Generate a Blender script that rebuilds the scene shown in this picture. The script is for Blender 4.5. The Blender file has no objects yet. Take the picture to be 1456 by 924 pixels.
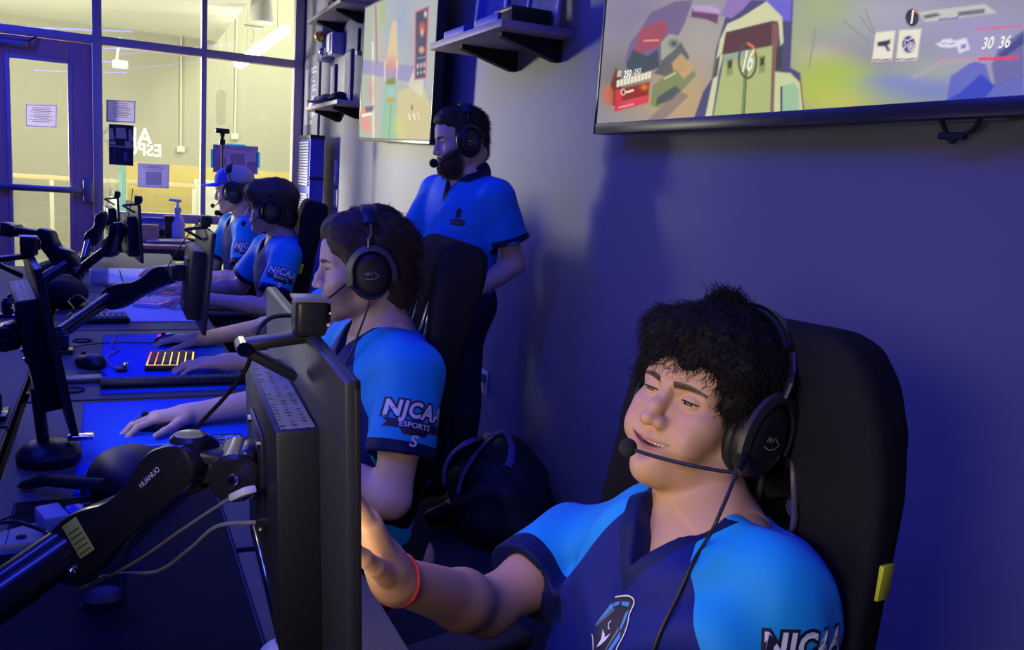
import bpy, bmesh, math, random
import numpy as np
from mathutils import Vector, Matrix
from mathutils.bvhtree import BVHTree
random.seed(7); RNG = np.random.default_rng(7)
scene = bpy.context.scene
COL = scene.collection
pi = math.pi
def A(*v): return np.array(v, float)
def nrm(v): v = np.asarray(v, float); return v/np.linalg.norm(v)

# ------------------------------------------------------------------ materials
MATS = {}
def mat(name, col=(.5,.5,.5), rough=.5, metal=0., spec=.5, emit=None, estr=0., bump=0., bscale=200., var=0., vscale=8., sheen=0., trans=0., coat=0., ior=1.45, alpha=1.):
    if name in MATS: return MATS[name]
    m = bpy.data.materials.new(name); m.use_nodes = True; MATS[name] = m
    nt = m.node_tree; b = nt.nodes['Principled BSDF']
    b.inputs['Base Color'].default_value = (*col, 1); b.inputs['Roughness'].default_value = rough
    b.inputs['Metallic'].default_value = metal; b.inputs['Specular IOR Level'].default_value = spec
    b.inputs['Sheen Weight'].default_value = sheen; b.inputs['Coat Weight'].default_value = coat
    b.inputs['Transmission Weight'].default_value = trans; b.inputs['IOR'].default_value = ior
    b.inputs['Alpha'].default_value = alpha
    if emit: b.inputs['Emission Color'].default_value = (*emit, 1); b.inputs['Emission Strength'].default_value = estr
    tc = nt.nodes.new('ShaderNodeTexCoord')
    if var > 0:
        n = nt.nodes.new('ShaderNodeTexNoise'); n.inputs['Scale'].default_value = vscale; n.inputs['Detail'].default_value = 5
        nt.links.new(tc.outputs['Object'], n.inputs['Vector'])
        mx = nt.nodes.new('ShaderNodeMix'); mx.data_type = 'RGBA'
        mx.inputs['A'].default_value = (*[c*(1-var) for c in col], 1); mx.inputs['B'].default_value = (*[min(1, c*(1+var)) for c in col], 1)
        nt.links.new(n.outputs['Fac'], mx.inputs['Factor']); nt.links.new(mx.outputs['Result'], b.inputs['Base Color'])
    if bump > 0:
        n = nt.nodes.new('ShaderNodeTexNoise'); n.inputs['Scale'].default_value = bscale; n.inputs['Detail'].default_value = 3
        nt.links.new(tc.outputs['Object'], n.inputs['Vector'])
        bp = nt.nodes.new('ShaderNodeBump'); bp.inputs['Strength'].default_value = bump; bp.inputs['Distance'].default_value = .002
        nt.links.new(n.outputs['Fac'], bp.inputs['Height']); nt.links.new(bp.outputs['Normal'], b.inputs['Normal'])
    return m
def attr_mat(name, rough=.5, attr='Col', spec=.4, sheen=0., sss=0., emit=0., bump=0., bscale=300.):
    if name in MATS: return MATS[name]
    m = mat(name, rough=rough, spec=spec, sheen=sheen, bump=bump, bscale=bscale); nt = m.node_tree; b = nt.nodes['Principled BSDF']
    a = nt.nodes.new('ShaderNodeAttribute'); a.attribute_name = attr
    if emit:
        b.inputs['Base Color'].default_value = (.01, .01, .01, 1)
        nt.links.new(a.outputs['Color'], b.inputs['Emission Color']); b.inputs['Emission Strength'].default_value = emit
    else:
        nt.links.new(a.outputs['Color'], b.inputs['Base Color'])
    if sss:
        b.inputs['Subsurface Weight'].default_value = sss; b.inputs['Subsurface Radius'].default_value = (.009, .004, .002); b.inputs['Subsurface Scale'].default_value = 1.0
    return m
def shirt_mat(name, light, navy, trim, rough=.6):
    """two dyed cloths: attribute 'seam' > 0 is the light cloth, 'trim' > 0 the dark edging"""
    if name in MATS: return MATS[name]
    m = mat(name, light, rough=rough, spec=.22, sheen=.03, bump=.12, bscale=900); nt = m.node_tree; b = nt.nodes['Principled BSDF']
    def step(attr):
        a = nt.nodes.new('ShaderNodeAttribute'); a.attribute_name = attr
        g = nt.nodes.new('ShaderNodeMath'); g.operation = 'GREATER_THAN'; g.inputs[1].default_value = 0
        nt.links.new(a.outputs['Fac'], g.inputs[0]); return g.outputs[0]
    def mix(f, c1, c2):
        x = nt.nodes.new('ShaderNodeMix'); x.data_type = 'RGBA'; nt.links.new(f, x.inputs['Factor'])
        for c, s in ((c1, 'A'), (c2, 'B')):
            if isinstance(c, tuple): x.inputs[s].default_value = (*c, 1)
            else: nt.links.new(c, x.inputs[s])
        return x.outputs['Result']
    c = mix(step('seam'), navy, light); c = mix(step('trim'), c, trim)
    nt.links.new(c, b.inputs['Base Color'])
    return m

# ------------------------------------------------------------------ mesh builder
class MB:
    def __init__(s): s.v = []; s.f = []; s.m = []; s.n = 0
    def add(s, V, F, mi=0):
        V = np.asarray(V, float).reshape(-1, 3); s.v.append(V)
        for f in F: s.f.append([i+s.n for i in f]); s.m.append(mi)
        s.n += len(V); return s
    def bm(s, bm, M=None, mi=0):
        bm.verts.index_update(); V = np.array([v.co[:] for v in bm.verts])
        if M is not None: V = V @ np.array(M)[:3,:3].T + np.array(M)[:3,3]
        s.add(V, [[v.index for v in f.verts] for f in bm.faces], mi); bm.free(); return s
    def box(s, lo, hi, bev=0., M=None, mi=0, seg=2):
        bm = bmesh.new(); bmesh.ops.create_cube(bm, size=1)
        lo, hi = np.minimum(lo, hi), np.maximum(lo, hi)
        for v in bm.verts: v.co = [lo[i]+(v.co[i]+.5)*(hi[i]-lo[i]) for i in range(3)]
        if bev > 0:
            bev = min(bev, .49*min(hi-lo)); bmesh.ops.bevel(bm, geom=bm.edges[:], offset=bev, segments=seg, profile=.5, affect='EDGES')
        return s.bm(bm, M, mi)
    def bar(s, a, b, w, h, up=(0,0,1), bev=0.004, mi=0):
        """box beam from a to b, w across, h along up"""
        a, b = A(*a), A(*b); x = nrm(b-a); y = nrm(np.cross(up, x)); z = np.cross(x, y)
        M = np.eye(4); M[:3,0], M[:3,1], M[:3,2], M[:3,3] = x, y, z, a
        return s.box((0,-w/2,-h/2), (np.linalg.norm(b-a), w/2, h/2), bev, M, mi)
    def tube(s, P, r, n=8, cap=True, mi=0, closed=False, flat=1., ref=None):
        P = np.asarray(P, float); k = len(P); r = np.full(k, r, float) if np.isscalar(r) else np.asarray(r, float)
        T = np.gradient(P, axis=0) if not closed else np.roll(P, -1, 0)-np.roll(P, 1, 0)
        T /= np.linalg.norm(T, axis=1)[:,None]+1e-12
        ref = A(*ref) if ref is not None else (A(0,0,1) if abs(T[0,2]) < .9 else A(1,0,0))
        U = np.zeros_like(P); u = nrm(np.cross(ref, T[0]))
        for i in range(k):
            u = u-T[i]*np.dot(u, T[i]); u = u/(np.linalg.norm(u)+1e-12); U[i] = u
        W = np.cross(T, U); a = np.arange(n)*2*pi/n
        V = P[:,None]+r[:,None,None]*(np.cos(a)[None,:,None]*U[:,None]+flat*np.sin(a)[None,:,None]*W[:,None])
        F = []
        for i in range(k if closed else k-1):
            i2 = (i+1) % k
            for j in range(n): F.append([i*n+j, i*n+(j+1)%n, i2*n+(j+1)%n, i2*n+j])
        if cap and not closed: F += [list(range(n))[::-1], [(k-1)*n+j for j in range(n)]]
        return s.add(V, F, mi)
    def cyl(s, a, b, ra, rb=None, n=24, mi=0, bev=0.):
        rb = ra if rb is None else rb; a, b = A(*a), A(*b); d = b-a; L = np.linalg.norm(d)
        if bev > 0:
            t = nrm(d)*bev; return s.tube([a, a+t*.001, a+t, b-t, b-t*.001, b], [ra-bev, ra-bev*.99, ra, rb, rb-bev*.99, rb-bev], n, mi=mi)
        return s.tube([a, b], [ra, rb], n, mi=mi)
    def lathe(s, prof, n=32, M=None, mi=0):
        a = np.arange(n)*2*pi/n; V = np.array([[r*math.cos(t), r*math.sin(t), z] for r, z in prof for t in a]); F = []
        for i in range(len(prof)-1):
            for j in range(n): F.append([i*n+j, i*n+(j+1)%n, (i+1)*n+(j+1)%n, (i+1)*n+j])
        F += [list(range(n))[::-1], [(len(prof)-1)*n+j for j in range(n)]]
        if M is not None: V = V @ np.array(M)[:3,:3].T+np.array(M)[:3,3]
        return s.add(V, F, mi)
    def prism(s, poly, t, M=None, mi=0, bev=0.):
        """2D outline (x,y) given thickness t along z"""
        bm = bmesh.new(); vs = [bm.verts.new((p[0], p[1], 0)) for p in poly]; f = bm.faces.new(vs)
        r = bmesh.ops.extrude_face_region(bm, geom=[f])
        for e in r['geom']:
            if isinstance(e, bmesh.types.BMVert): e.co.z += t
        bmesh.ops.recalc_face_normals(bm, faces=bm.faces[:])
        if bev > 0:
            ed = [e for e in bm.edges if abs(e.verts[0].co.z-e.verts[1].co.z) < 1e-6]
            bmesh.ops.bevel(bm, geom=ed, offset=bev, segments=2, profile=.5, affect='EDGES')
        return s.bm(bm, M, mi)
    def ball(s, c, r, n=16, M=None, mi=0):
        r = A(r, r, r) if np.isscalar(r) else A(*r); bm = bmesh.new(); bmesh.ops.create_uvsphere(bm, u_segments=n, v_segments=max(6, n*2//3), radius=1)
        for v in bm.verts: v.co = [v.co[i]*r[i]+c[i] for i in range(3)]
        return s.bm(bm, M, mi)
    def quad(s, a, b, c, d, mi=0): return s.add([a, b, c, d], [[0,1,2,3]], mi)
    def arrays(s): return np.concatenate(s.v), s.f

def obj(name, mb, mats, parent=None, smooth=35, label=None, cat=None, group=None, kind=None, world=False, M=None):
    V, F, MI = np.concatenate(mb.v), mb.f, mb.m
    if world and parent is not None:
        V = (np.c_[V, np.ones(len(V))] @ np.array(root_matrix(parent).inverted()).T)[:,:3]
    me = bpy.data.meshes.new(name); me.from_pydata(V.tolist(), [], F); 
    mats = mats if isinstance(mats, (list, tuple)) else [mats]
    for m in mats: me.materials.append(m)
    if len(mats) > 1: me.polygons.foreach_set('material_index', MI)
    if smooth:
        me.shade_smooth()
        if smooth < 180: me.set_sharp_from_angle(angle=math.radians(smooth))
    me.update()
    o = bpy.data.objects.new(name, me); COL.objects.link(o)
    if parent is not None: o.parent = parent
    if M is not None: o.matrix_local = Matrix(M)
    tag(o, label, cat, group, kind); return o
def root_matrix(o):
    m = o.matrix_basis.copy(); p = o.parent
    while p is not None: m = p.matrix_basis @ m; p = p.parent
    return m
def tag(o, label=None, cat=None, group=None, kind=None):
    if label: o['label'] = label
    if cat: o['category'] = cat
    if group: o['group'] = group
    if kind: o['kind'] = kind
    return o
def thing(name, label, cat, loc=(0,0,0), rz=0., group=None, M=None):
    o = bpy.data.objects.new(name, None); COL.objects.link(o); o.empty_display_size = .05
    if M is not None: o.matrix_basis = Matrix(M)
    else: o.location = loc; o.rotation_euler = (0,0,rz)
    return tag(o, label, cat, group)
def copy_tree(o, parent=None, label=None, loc=None, rz=None, M=None):
    c = o.copy(); COL.objects.link(c)
    if parent is not None: c.parent = parent; c.matrix_parent_inverse = o.matrix_parent_inverse
    for ch in o.children: copy_tree(ch, c)
    if label: c['label'] = label
    if loc is not None: c.location = loc
    if rz is not None: c.rotation_euler = (0,0,rz)
    if M is not None: c.matrix_basis = Matrix(M)
    return c
def frame(x, y=None, z=None, o=(0,0,0)):
    """matrix with given x axis and approximate z (or y)"""
    x = nrm(x)
    if z is not None: y = nrm(np.cross(z, x)); z = np.cross(x, y)
    else: z = nrm(np.cross(x, y)); y = np.cross(z, x)
    M = np.eye(4); M[:3,0], M[:3,1], M[:3,2], M[:3,3] = x, y, z, o; return M
def spline(P, n=8):
    """Catmull-Rom through points"""
    P = np.asarray(P, float); Q = np.vstack([2*P[0]-P[1], P, 2*P[-1]-P[-2]]); out = []
    for i in range(1, len(Q)-2):
        t = np.linspace(0, 1, n, endpoint=False)[:,None]; a, b, c, d = Q[i-1], Q[i], Q[i+1], Q[i+2]
        out.append(.5*(2*b+(c-a)*t+(2*a-5*b+4*c-d)*t**2+(3*b-a-3*c+d)*t**3))
    return np.vstack(out+[P[-1:]])

# ------------------------------------------------------------------ distance-field modelling
class SDF:
    def __init__(s): s.ops = []
    def cap(s, a, b, ra, rb=None, k=.02, sub=False): s.ops.append(('c', A(*a), A(*b), ra, ra if rb is None else rb, k, sub)); return s
    def ell(s, c, r, R=None, k=.02, sub=False): s.ops.append(('e', A(*c), A(*r), np.eye(3) if R is None else np.asarray(R), None, k, sub)); return s
    def box(s, c, r, R=None, rd=.01, k=.01, sub=False): s.ops.append(('b', A(*c), A(*r), np.eye(3) if R is None else np.asarray(R), rd, k, sub)); return s
    def fn(s, f, lo, hi, k=.005, sub=False): s.ops.append(('f', A(*lo), A(*hi), f, None, k, sub)); return s
    @staticmethod
    def dist(o, X, Y, Z):
        t = o[0]
        if t == 'c':
            a, b = o[1], o[2]; d = b-a; L = d@d+1e-12
            q = np.clip(((X-a[0])*d[0]+(Y-a[1])*d[1]+(Z-a[2])*d[2])/L, 0, 1)
            return np.sqrt((X-a[0]-q*d[0])**2+(Y-a[1]-q*d[1])**2+(Z-a[2]-q*d[2])**2)-(o[3]+(o[4]-o[3])*q)
        if t == 'f': return o[3](X, Y, Z)
        c, r, R = o[1], o[2], o[3]; x, y, z = X-c[0], Y-c[1], Z-c[2]
        p = [R[0,i]*x+R[1,i]*y+R[2,i]*z for i in range(3)]
        if t == 'e':
            k0 = np.sqrt(sum((p[i]/r[i])**2 for i in range(3)))+1e-9; k1 = np.sqrt(sum((p[i]/r[i]**2)**2 for i in range(3)))+1e-9
            return k0*(k0-1)/k1
        q = [np.abs(p[i])-r[i]+o[4] for i in range(3)]
        return np.sqrt(sum(np.maximum(w, 0)**2 for w in q))+np.minimum(np.maximum(np.maximum(q[0], q[1]), q[2]), 0)-o[4]
    @staticmethod
    def bbox(o):
        if o[0] == 'c': m = max(o[3], o[4]); return np.minimum(o[1], o[2])-m, np.maximum(o[1], o[2])+m
        if o[0] == 'f': return o[1], o[2]
        e = np.sqrt(((o[3]*o[2])**2).sum(1)); return o[1]-e, o[1]+e
    def bounds(s):
        B = [s.bbox(o) for o in s.ops if not o[6]]
        return np.min([b[0] for b in B], 0), np.max([b[1] for b in B], 0)
    def grid(s, lo, hi, h, noise=None):
        n = np.ceil((hi-lo)/h).astype(int)+1; D = np.full(n, .08, np.float32)
        ax = [lo[i]+h*np.arange(n[i]) for i in range(3)]
        for o in s.ops:
            b0, b1 = s.bbox(o); k = o[5]; m = k*1.2+3*h
            i0 = np.clip(np.floor((b0-m-lo)/h).astype(int), 0, n); i1 = np.clip(np.ceil((b1+m-lo)/h).astype(int)+1, 0, n)
            if (i1 <= i0).any(): continue
            sl = tuple(slice(a, b) for a, b in zip(i0, i1))
            X, Y, Z = np.meshgrid(*[ax[i][sl[i]].astype(np.float32) for i in range(3)], indexing='ij', sparse=True)
            d = s.dist(o, X, Y, Z).astype(np.float32); c = D[sl]
            if o[6]:
                hh = np.maximum(k-np.abs(c+d), 0)/k; D[sl] = np.maximum(c, -d)+hh*hh*k*.25
            else:
                hh = np.maximum(k-np.abs(c-d), 0)/k; D[sl] = np.minimum(c, d)-hh*hh*k*.25
        if noise is not None:
            X, Y, Z = np.meshgrid(*[a.astype(np.float32) for a in ax], indexing='ij', sparse=True); D += noise(X, Y, Z)
        return D
    def mesh(s, h, lo=None, hi=None, noise=None, keep=None, drop=None, smooth=1):
        """keep=(lo,hi): only faces in that box; drop=[(lo,hi)..]: leave those boxes to a finer grid"""
        l, u = s.bounds(); l = l-4*h-.01; u = u+4*h+.01
        if lo is not None: l = np.maximum(l, lo)
        if hi is not None: u = np.minimum(u, hi)
        V, F = surfnet(s.grid(l, u, h, noise), l, h)
        if smooth: V = relax(V, F, smooth)
        if keep is not None or drop:
            C = V[F].mean(1); ok = np.ones(len(F), bool)
            if keep is not None: ok &= ((C > keep[0]) & (C < keep[1])).all(1)
            for b in drop or []: ok &= ~((C > b[0]+h) & (C < b[1]-h)).all(1)
            F = F[ok]; u_, inv = np.unique(F, return_inverse=True); V = V[u_]; F = inv.reshape(-1, 4)
        return V, F
def relax(V, F, it=1):
    for _ in range(it):
        S = np.zeros_like(V); c = np.zeros(len(V))
        for j in range(4):
            a, b = F[:,j], F[:,(j+1)%4]
            for q in range(3): S[:,q] += np.bincount(a, V[b,q], len(V))+np.bincount(b, V[a,q], len(V))
            c += np.bincount(a, None, len(V))+np.bincount(b, None, len(V))
        c = np.maximum(c, 1)[:,None]; V = .4*V+.6*S/c
    return V
def surfnet(D, lo, h):
    ins = D < 0; n = np.array(D.shape)
    c = np.zeros(n-1, np.int8); corners = [(i,j,k) for i in (0,1) for j in (0,1) for k in (0,1)]
    for i,j,k in corners: c += ins[i:n[0]-1+i, j:n[1]-1+j, k:n[2]-1+k]
    act = np.argwhere((c > 0) & (c < 8)); idx = np.full(n-1, -1, np.int64); idx[tuple(act.T)] = np.arange(len(act))
    val = np.stack([D[act[:,0]+i, act[:,1]+j, act[:,2]+k] for i,j,k in corners], 1)
    P = np.zeros((len(act), 3)); W = np.zeros(len(act)); cp = np.array(corners, float)
    for a in range(8):
        for ax in range(3):
            if corners[a][ax]: continue
            b = a+(4,2,1)[ax]; va, vb = val[:,a], val[:,b]; x = (va < 0) != (vb < 0)
            t = np.where(x, va/(va-vb+1e-20), 0); p = cp[a][None]+t[:,None]*(cp[b]-cp[a])[None]
            P += np.where(x[:,None], p, 0); W += x
    V = lo+h*(act+P/W[:,None]); F = []
    for ax in range(3):
        sl0 = [slice(0, None)]*3; sl0[ax] = slice(0, -1); sl1 = [slice(0, None)]*3; sl1[ax] = slice(1, None)
        e = np.argwhere(ins[tuple(sl0)] != ins[tuple(sl1)]); o1, o2 = [(1,2),(2,0),(0,1)][ax]
        ok = (e[:,o1] > 0) & (e[:,o2] > 0) & (e[:,o1] < n[o1]-1) & (e[:,o2] < n[o2]-1); e = e[ok]
        def cell(d1, d2): q = e.copy(); q[:,o1] += d1; q[:,o2] += d2; return idx[tuple(q.T)]
        f = np.stack([cell(-1,-1), cell(0,-1), cell(0,0), cell(-1,0)], 1)
        flip = ~ins[tuple(e.T)]; f[flip] = f[flip][:,::-1]; F.append(f)
    return V, np.concatenate(F)
def merge(parts):
    V, F, o = [], [], 0
    for v, f in parts: V.append(v); F.append(f+o); o += len(v)
    return np.concatenate(V), np.concatenate(F)
def obj_np(name, V, F, m, parent=None, attrs=None, label=None, cat=None, group=None, kind=None, smooth=180, world=True):
    """mesh from arrays (V in world space), point attributes as scalars or colours"""
    W = V
    if parent is not None and world: W = (np.c_[V, np.ones(len(V))] @ np.array(root_matrix(parent).inverted()).T)[:,:3]
    me = bpy.data.meshes.new(name); nf, k = F.shape
    me.vertices.add(len(V)); me.vertices.foreach_set('co', W.astype(np.float32).ravel())
    me.loops.add(nf*k); me.loops.foreach_set('vertex_index', F.astype(np.int32).ravel())
    me.polygons.add(nf); me.polygons.foreach_set('loop_start', np.arange(0, nf*k, k, dtype=np.int32))
    me.update(calc_edges=True); me.validate()
    for m_ in (m if isinstance(m, (list, tuple)) else [m]): me.materials.append(m_)
    for n_, a in (attrs or {}).items():
        if a.ndim == 1: at = me.attributes.new(n_, 'FLOAT', 'POINT'); at.data.foreach_set('value', a.astype(np.float32))
        else:
            at = me.attributes.new(n_, 'FLOAT_COLOR', 'POINT'); at.data.foreach_set('color', np.c_[a, np.ones(len(a))].astype(np.float32).ravel())
    me.shade_smooth()
    if smooth < 180: me.set_sharp_from_angle(angle=math.radians(smooth))
    o = bpy.data.objects.new(name, me); COL.objects.link(o)
    if parent is not None: o.parent = parent
    tag(o, label, cat, group, kind); return o
def bvh(V, F): return BVHTree.FromPolygons([Vector(v) for v in V], F.tolist())

# ------------------------------------------------------------------ lettering
def text_mesh(txt, size, offset=0., extrude=0., shear=0., xs=1., spacing=1.):
    cu = bpy.data.curves.new('t', 'FONT'); cu.body = txt; cu.size = size; cu.offset = offset; cu.extrude = extrude; cu.shear = shear
    cu.align_x = 'CENTER'; cu.align_y = 'CENTER'; cu.resolution_u = 3; cu.space_character = spacing
    o = bpy.data.objects.new('t', cu); COL.objects.link(o); bpy.context.view_layer.update()
    me = o.to_mesh(); V = np.array([v.co[:] for v in me.vertices]); F = [list(p.vertices) for p in me.polygons]
    o.to_mesh_clear(); bpy.data.objects.remove(o); bpy.data.curves.remove(cu)
    if len(V): V = V*A(xs, 1, 1)
    return V, F
def add_text(mb, txt, size, o, u, v, offset=0., lift=0., mi=0, shear=0., xs=1., drape=None, spacing=1.):
    """lettering in the plane through o spanned by u (reading direction) and v (up); drape = (bvh) lays it on a surface"""
    V, F = text_mesh(txt, size, offset, 0, shear, xs, spacing); u, v = nrm(u), nrm(v); n = np.cross(u, v)
    W = A(*o)+V[:,:1]*u+V[:,1:2]*v+n*lift
    if drape is not None: W = drape_on(W, n, drape, lift)
    mb.add(W, F, mi)
def drape_on(W, n, tree, lift):
    out = W.copy()
    for i, p in enumerate(W):
        h = tree.ray_cast(Vector(p+n*.08), Vector(-n))
        if h[0] is not None: out[i] = np.array(h[0])+n*lift
    return out
def poly2d(mb, pts, o, u, v, lift=0., mi=0, drape=None, sub=1):
    u, v = nrm(u), nrm(v); n = np.cross(u, v); bm = bmesh.new()
    bm.faces.new([bm.verts.new((p[0], p[1], 0)) for p in pts])
    if drape is not None:
        bmesh.ops.triangulate(bm, faces=bm.faces[:])
        for _ in range(4):
            L = [e for e in bm.edges if e.calc_length() > .007]
            if not L: break
            bmesh.ops.subdivide_edges(bm, edges=L, cuts=1); bmesh.ops.triangulate(bm, faces=[f for f in bm.faces if len(f.verts) > 3])
    bm.verts.index_update(); P = np.array([w.co[:] for w in bm.verts]); F = [[w.index for w in f.verts] for f in bm.faces]; bm.free()
    W = A(*o)+P[:,:1]*u+P[:,1:2]*v+n*lift
    if drape is not None: W = drape_on(W, n, drape, lift)
    mb.add(W, F, mi)
def ribbon(mb, pts, w, o, u, v, lift=0., mi=0, drape=None, closed=False):
    P = np.array(pts, float); k = len(P); T = np.gradient(P, axis=0) if not closed else np.roll(P,-1,0)-np.roll(P,1,0)
    T /= np.linalg.norm(T, axis=1)[:,None]; N = np.c_[-T[:,1], T[:,0]]*w/2; Q = np.vstack([P+N, P-N])
    u, v = nrm(u), nrm(v); n = np.cross(u, v); W = A(*o)+Q[:,:1]*u+Q[:,1:]*v+n*lift
    if drape is not None: W = drape_on(W, n, drape, lift)
    mb.add(W, [[i, k+i, k+(i+1)%k, (i+1)%k] for i in range(k if closed else k-1)], mi)

# ------------------------------------------------------------------ camera (found by fitting the photo's vanishing lines)
EYE = A(0, 0, 1.38)
def camera():
    f = 1200.; Yc = nrm([158-728, 222-462, f]); X0 = A(3246-728, 440-462, f); Xc = nrm(X0-Yc*(X0@Yc)); Zc = -np.cross(Yc, Xc)
    if Zc[1] > 0: Zc = -Zc
    R = np.stack([Xc, Yc, Zc], 1)
    cd = bpy.data.cameras.new('camera'); co = bpy.data.objects.new('camera', cd); COL.objects.link(co)
    M = np.eye(4); M[:3,0] = R[0]; M[:3,1] = -R[1]; M[:3,2] = -R[2]; M[:3,3] = EYE
    co.matrix_world = Matrix(M); cd.sensor_width = 36; cd.lens = f/1456*36; cd.clip_start = .02; cd.clip_end = 100
    scene.camera = co; return R
camR = camera()
def ray(px, py): return camR.T @ A((px-728)/1200, (py-462)/1200, 1)
def onX(px, py, X): d = ray(px, py); return EYE+d*(X/d[0])
def onY(px, py, Y): d = ray(px, py); return EYE+d*(Y/d[1])
def onZ(px, py, Z): d = ray(px, py); return EYE+d*((Z-1.38)/d[2])
def dep(px, py, k): return EYE+ray(px, py)*k
# ------------------------------------------------------------------ people
class Head:
    def __init__(s, c, fwd, up, scale=1.0):
        s.c = A(*c); s.M = frame(fwd, z=up, o=c)[:3,:3]; s.s = scale
        s.R = s.M
    def p(s, x, y, z): return s.c+s.M @ (A(x, y, z)*s.s)
    def loc(s, P): return ((P-s.c) @ s.M)/s.s
    def mat4(s):
        M = np.eye(4); M[:3,:3] = s.M; M[:3,3] = s.c; return M
def head_ops(S, H, smile=0., open_=0., jaw=1., nose=1., lids=.45, beard=0., cheek=1.):
    p, s, R = H.p, H.s, H.R
    def E(c, r, k=.012, rot=None, sub=False): S.ell(p(*c), A(*r)*s, R if rot is None else R@rot, k*s, sub)
    def C(a, b, ra, rb=None, k=.01, sub=False): S.cap(p(*a), p(*b), ra*s, None if rb is None else rb*s, k*s, sub)
    E((-.014,0,.030), (.096,.074,.084))                      # skull
    E((.030,0,.036), (.058,.062,.052), .03)                  # forehead
    E((.022,0,-.040), (.062,.058*jaw,.072), .03)             # face mass
    for q in (1,-1):
        C((.000,q*.054*jaw,-.060), (.062,q*.016,-.099), .017, .014, .03)   # jaw line
        C((-.006,q*.058*jaw,-.012), (.000,q*.054*jaw,-.062), .014, .015, .03)
        E((.052,q*.046,-.022), (.022,.020,.017), .025)       # cheekbone
        E((.058,q*.034,-.046), (.024*cheek,.022*cheek,.024*cheek), .025)   # cheek
        C((.080,q*.012,.017), (.067,q*.045,.016), .0095, .0085, .018)   # brow ridge
        C((-.062,q*.030,-.06), (-.05,q*.03,-.02), .03, .04, .03)
    C((.070,0,-.098), (.073,0,-.101), .018, .017, .022)      # chin
    E((.070,0,-.066), (.022,.030,.026), .02)                 # muzzle
    for q in (1,-1):                                         # eye sockets, lids
        E((.091,q*.032,.001), (.014,.020,.0115), .012, sub=True)
        E((.0895,q*.0105,.000), (.010,.006,.012), .008, sub=True)
    C((.079,0,.012), (.098*nose**.5,0,-.016), .0078, .0085, .012)     # nose bridge
    C((.096*nose**.5,0,-.020), (.1045*nose**.5,0,-.0345), .0085, .0099, .010)
    for q in (1,-1):
        E((.0930,q*.0130,-.0375), (.0105,.0076,.0082), .008)
        E((.1000,q*.0064,-.0472), (.0045,.0032,.0022), .004, sub=True)
        # eyeball with upper and lower lid
        ec = A(.0695,q*.0328,.001)
        E(ec-A(.0035,0,0), (.0122,.0130,.0122), .003)
        up_z = .0042-.0075*lids; lo_z = -.0048+.0022*lids
        def lid(X, Y, Z, ec=ec, up_z=up_z, lo_z=lo_z, q=q):
            c = H.c; x, y, z = X-c[0], Y-c[1], Z-c[2]; M = H.M
            lx = (M[0,0]*x+M[1,0]*y+M[2,0]*z)/s-ec[0]; ly = (M[0,1]*x+M[1,1]*y+M[2,1]*z)/s-ec[1]; lz = (M[0,2]*x+M[1,2]*y+M[2,2]*z)/s-ec[2]
            r = np.sqrt(lx*lx+ly*ly+lz*lz); sh = r-.0150
            t = np.clip(np.abs(ly)/.0146, 0, 1)
            u = up_z*(1-t**2)-.0015*t**2+.0008; w = lo_z*(1-t**2)-.0015*t**2-.0006
            slit = np.maximum(lz-u, w-lz)                    # negative inside the opening
            return np.maximum(sh, -slit-.0)*s
        b = p(*ec); S.fn(lid, b-.02, b+.02, .0022*s)
    # ears
    for q in (1,-1):
        rot = np.array(Matrix.Rotation(-.25, 3, 'Y'))
        E((-.010,q*.074,-.006), (.018,.009,.031), .006, rot)
        E((-.004,q*.082,-.004), (.009,.006,.016), .005, rot, True)
    # mouth
    w = .0245+.0105*smile; cz = -.0655+.006*smile; cx = .082-.012*smile
    up, lo = -.0625+open_*.0012, -.0685-open_*.0045
    for q in (1,-1):
        C((.0915-.002*smile,0,up+.0008), (cx,q*w,cz), .0046, .0022, .006)
        C((.0905-.003*smile,0,lo-.0024), (cx,q*w,cz), .0054, .0024, .006)
        if smile: E((.068,q*(w+.011),cz+.007), (.016,.011,.020), .014)   # cheek bunch
        E((cx+.004,q*(w+.003),cz), (.004,.0022,.0025), .004, sub=True)
    if open_ > 0:
        def slit(X, Y, Z):
            c = H.c; M = H.M; x, y, z = X-c[0], Y-c[1], Z-c[2]
            lx, ly, lz = [(M[0,i]*x+M[1,i]*y+M[2,i]*z)/s for i in range(3)]
            t = np.clip(np.abs(ly)/(w-.001), 0, 1.2); mid = (up+lo)/2*(1-t**2)+(cz+.0004)*t**2
            gap = .0042*open_*np.clip(1-t**2, 0, 1)**.8-.0002
            return np.maximum(np.maximum(np.abs(lz-mid)-gap, (.0755-16*ly*ly)-lx), np.abs(ly)-w)*s
        b = p(.085,0,-.064); S.fn(slit, b-.045, b+.045, .0015*s, True)
    else:
        for q in (1,-1): C((.0965,0,-.0655), (cx+.005,q*(w-.002),cz), .0013, .001, .002, sub=True)
    E((.0945,0,-.079), (.006,.018,.006), .008, sub=True)    # dip under the lip
    if beard:
        E((.045,0,-.085), (.052,.056,.042), .02); E((.075,0,-.105), (.024,.026,.02), .02)
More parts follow.
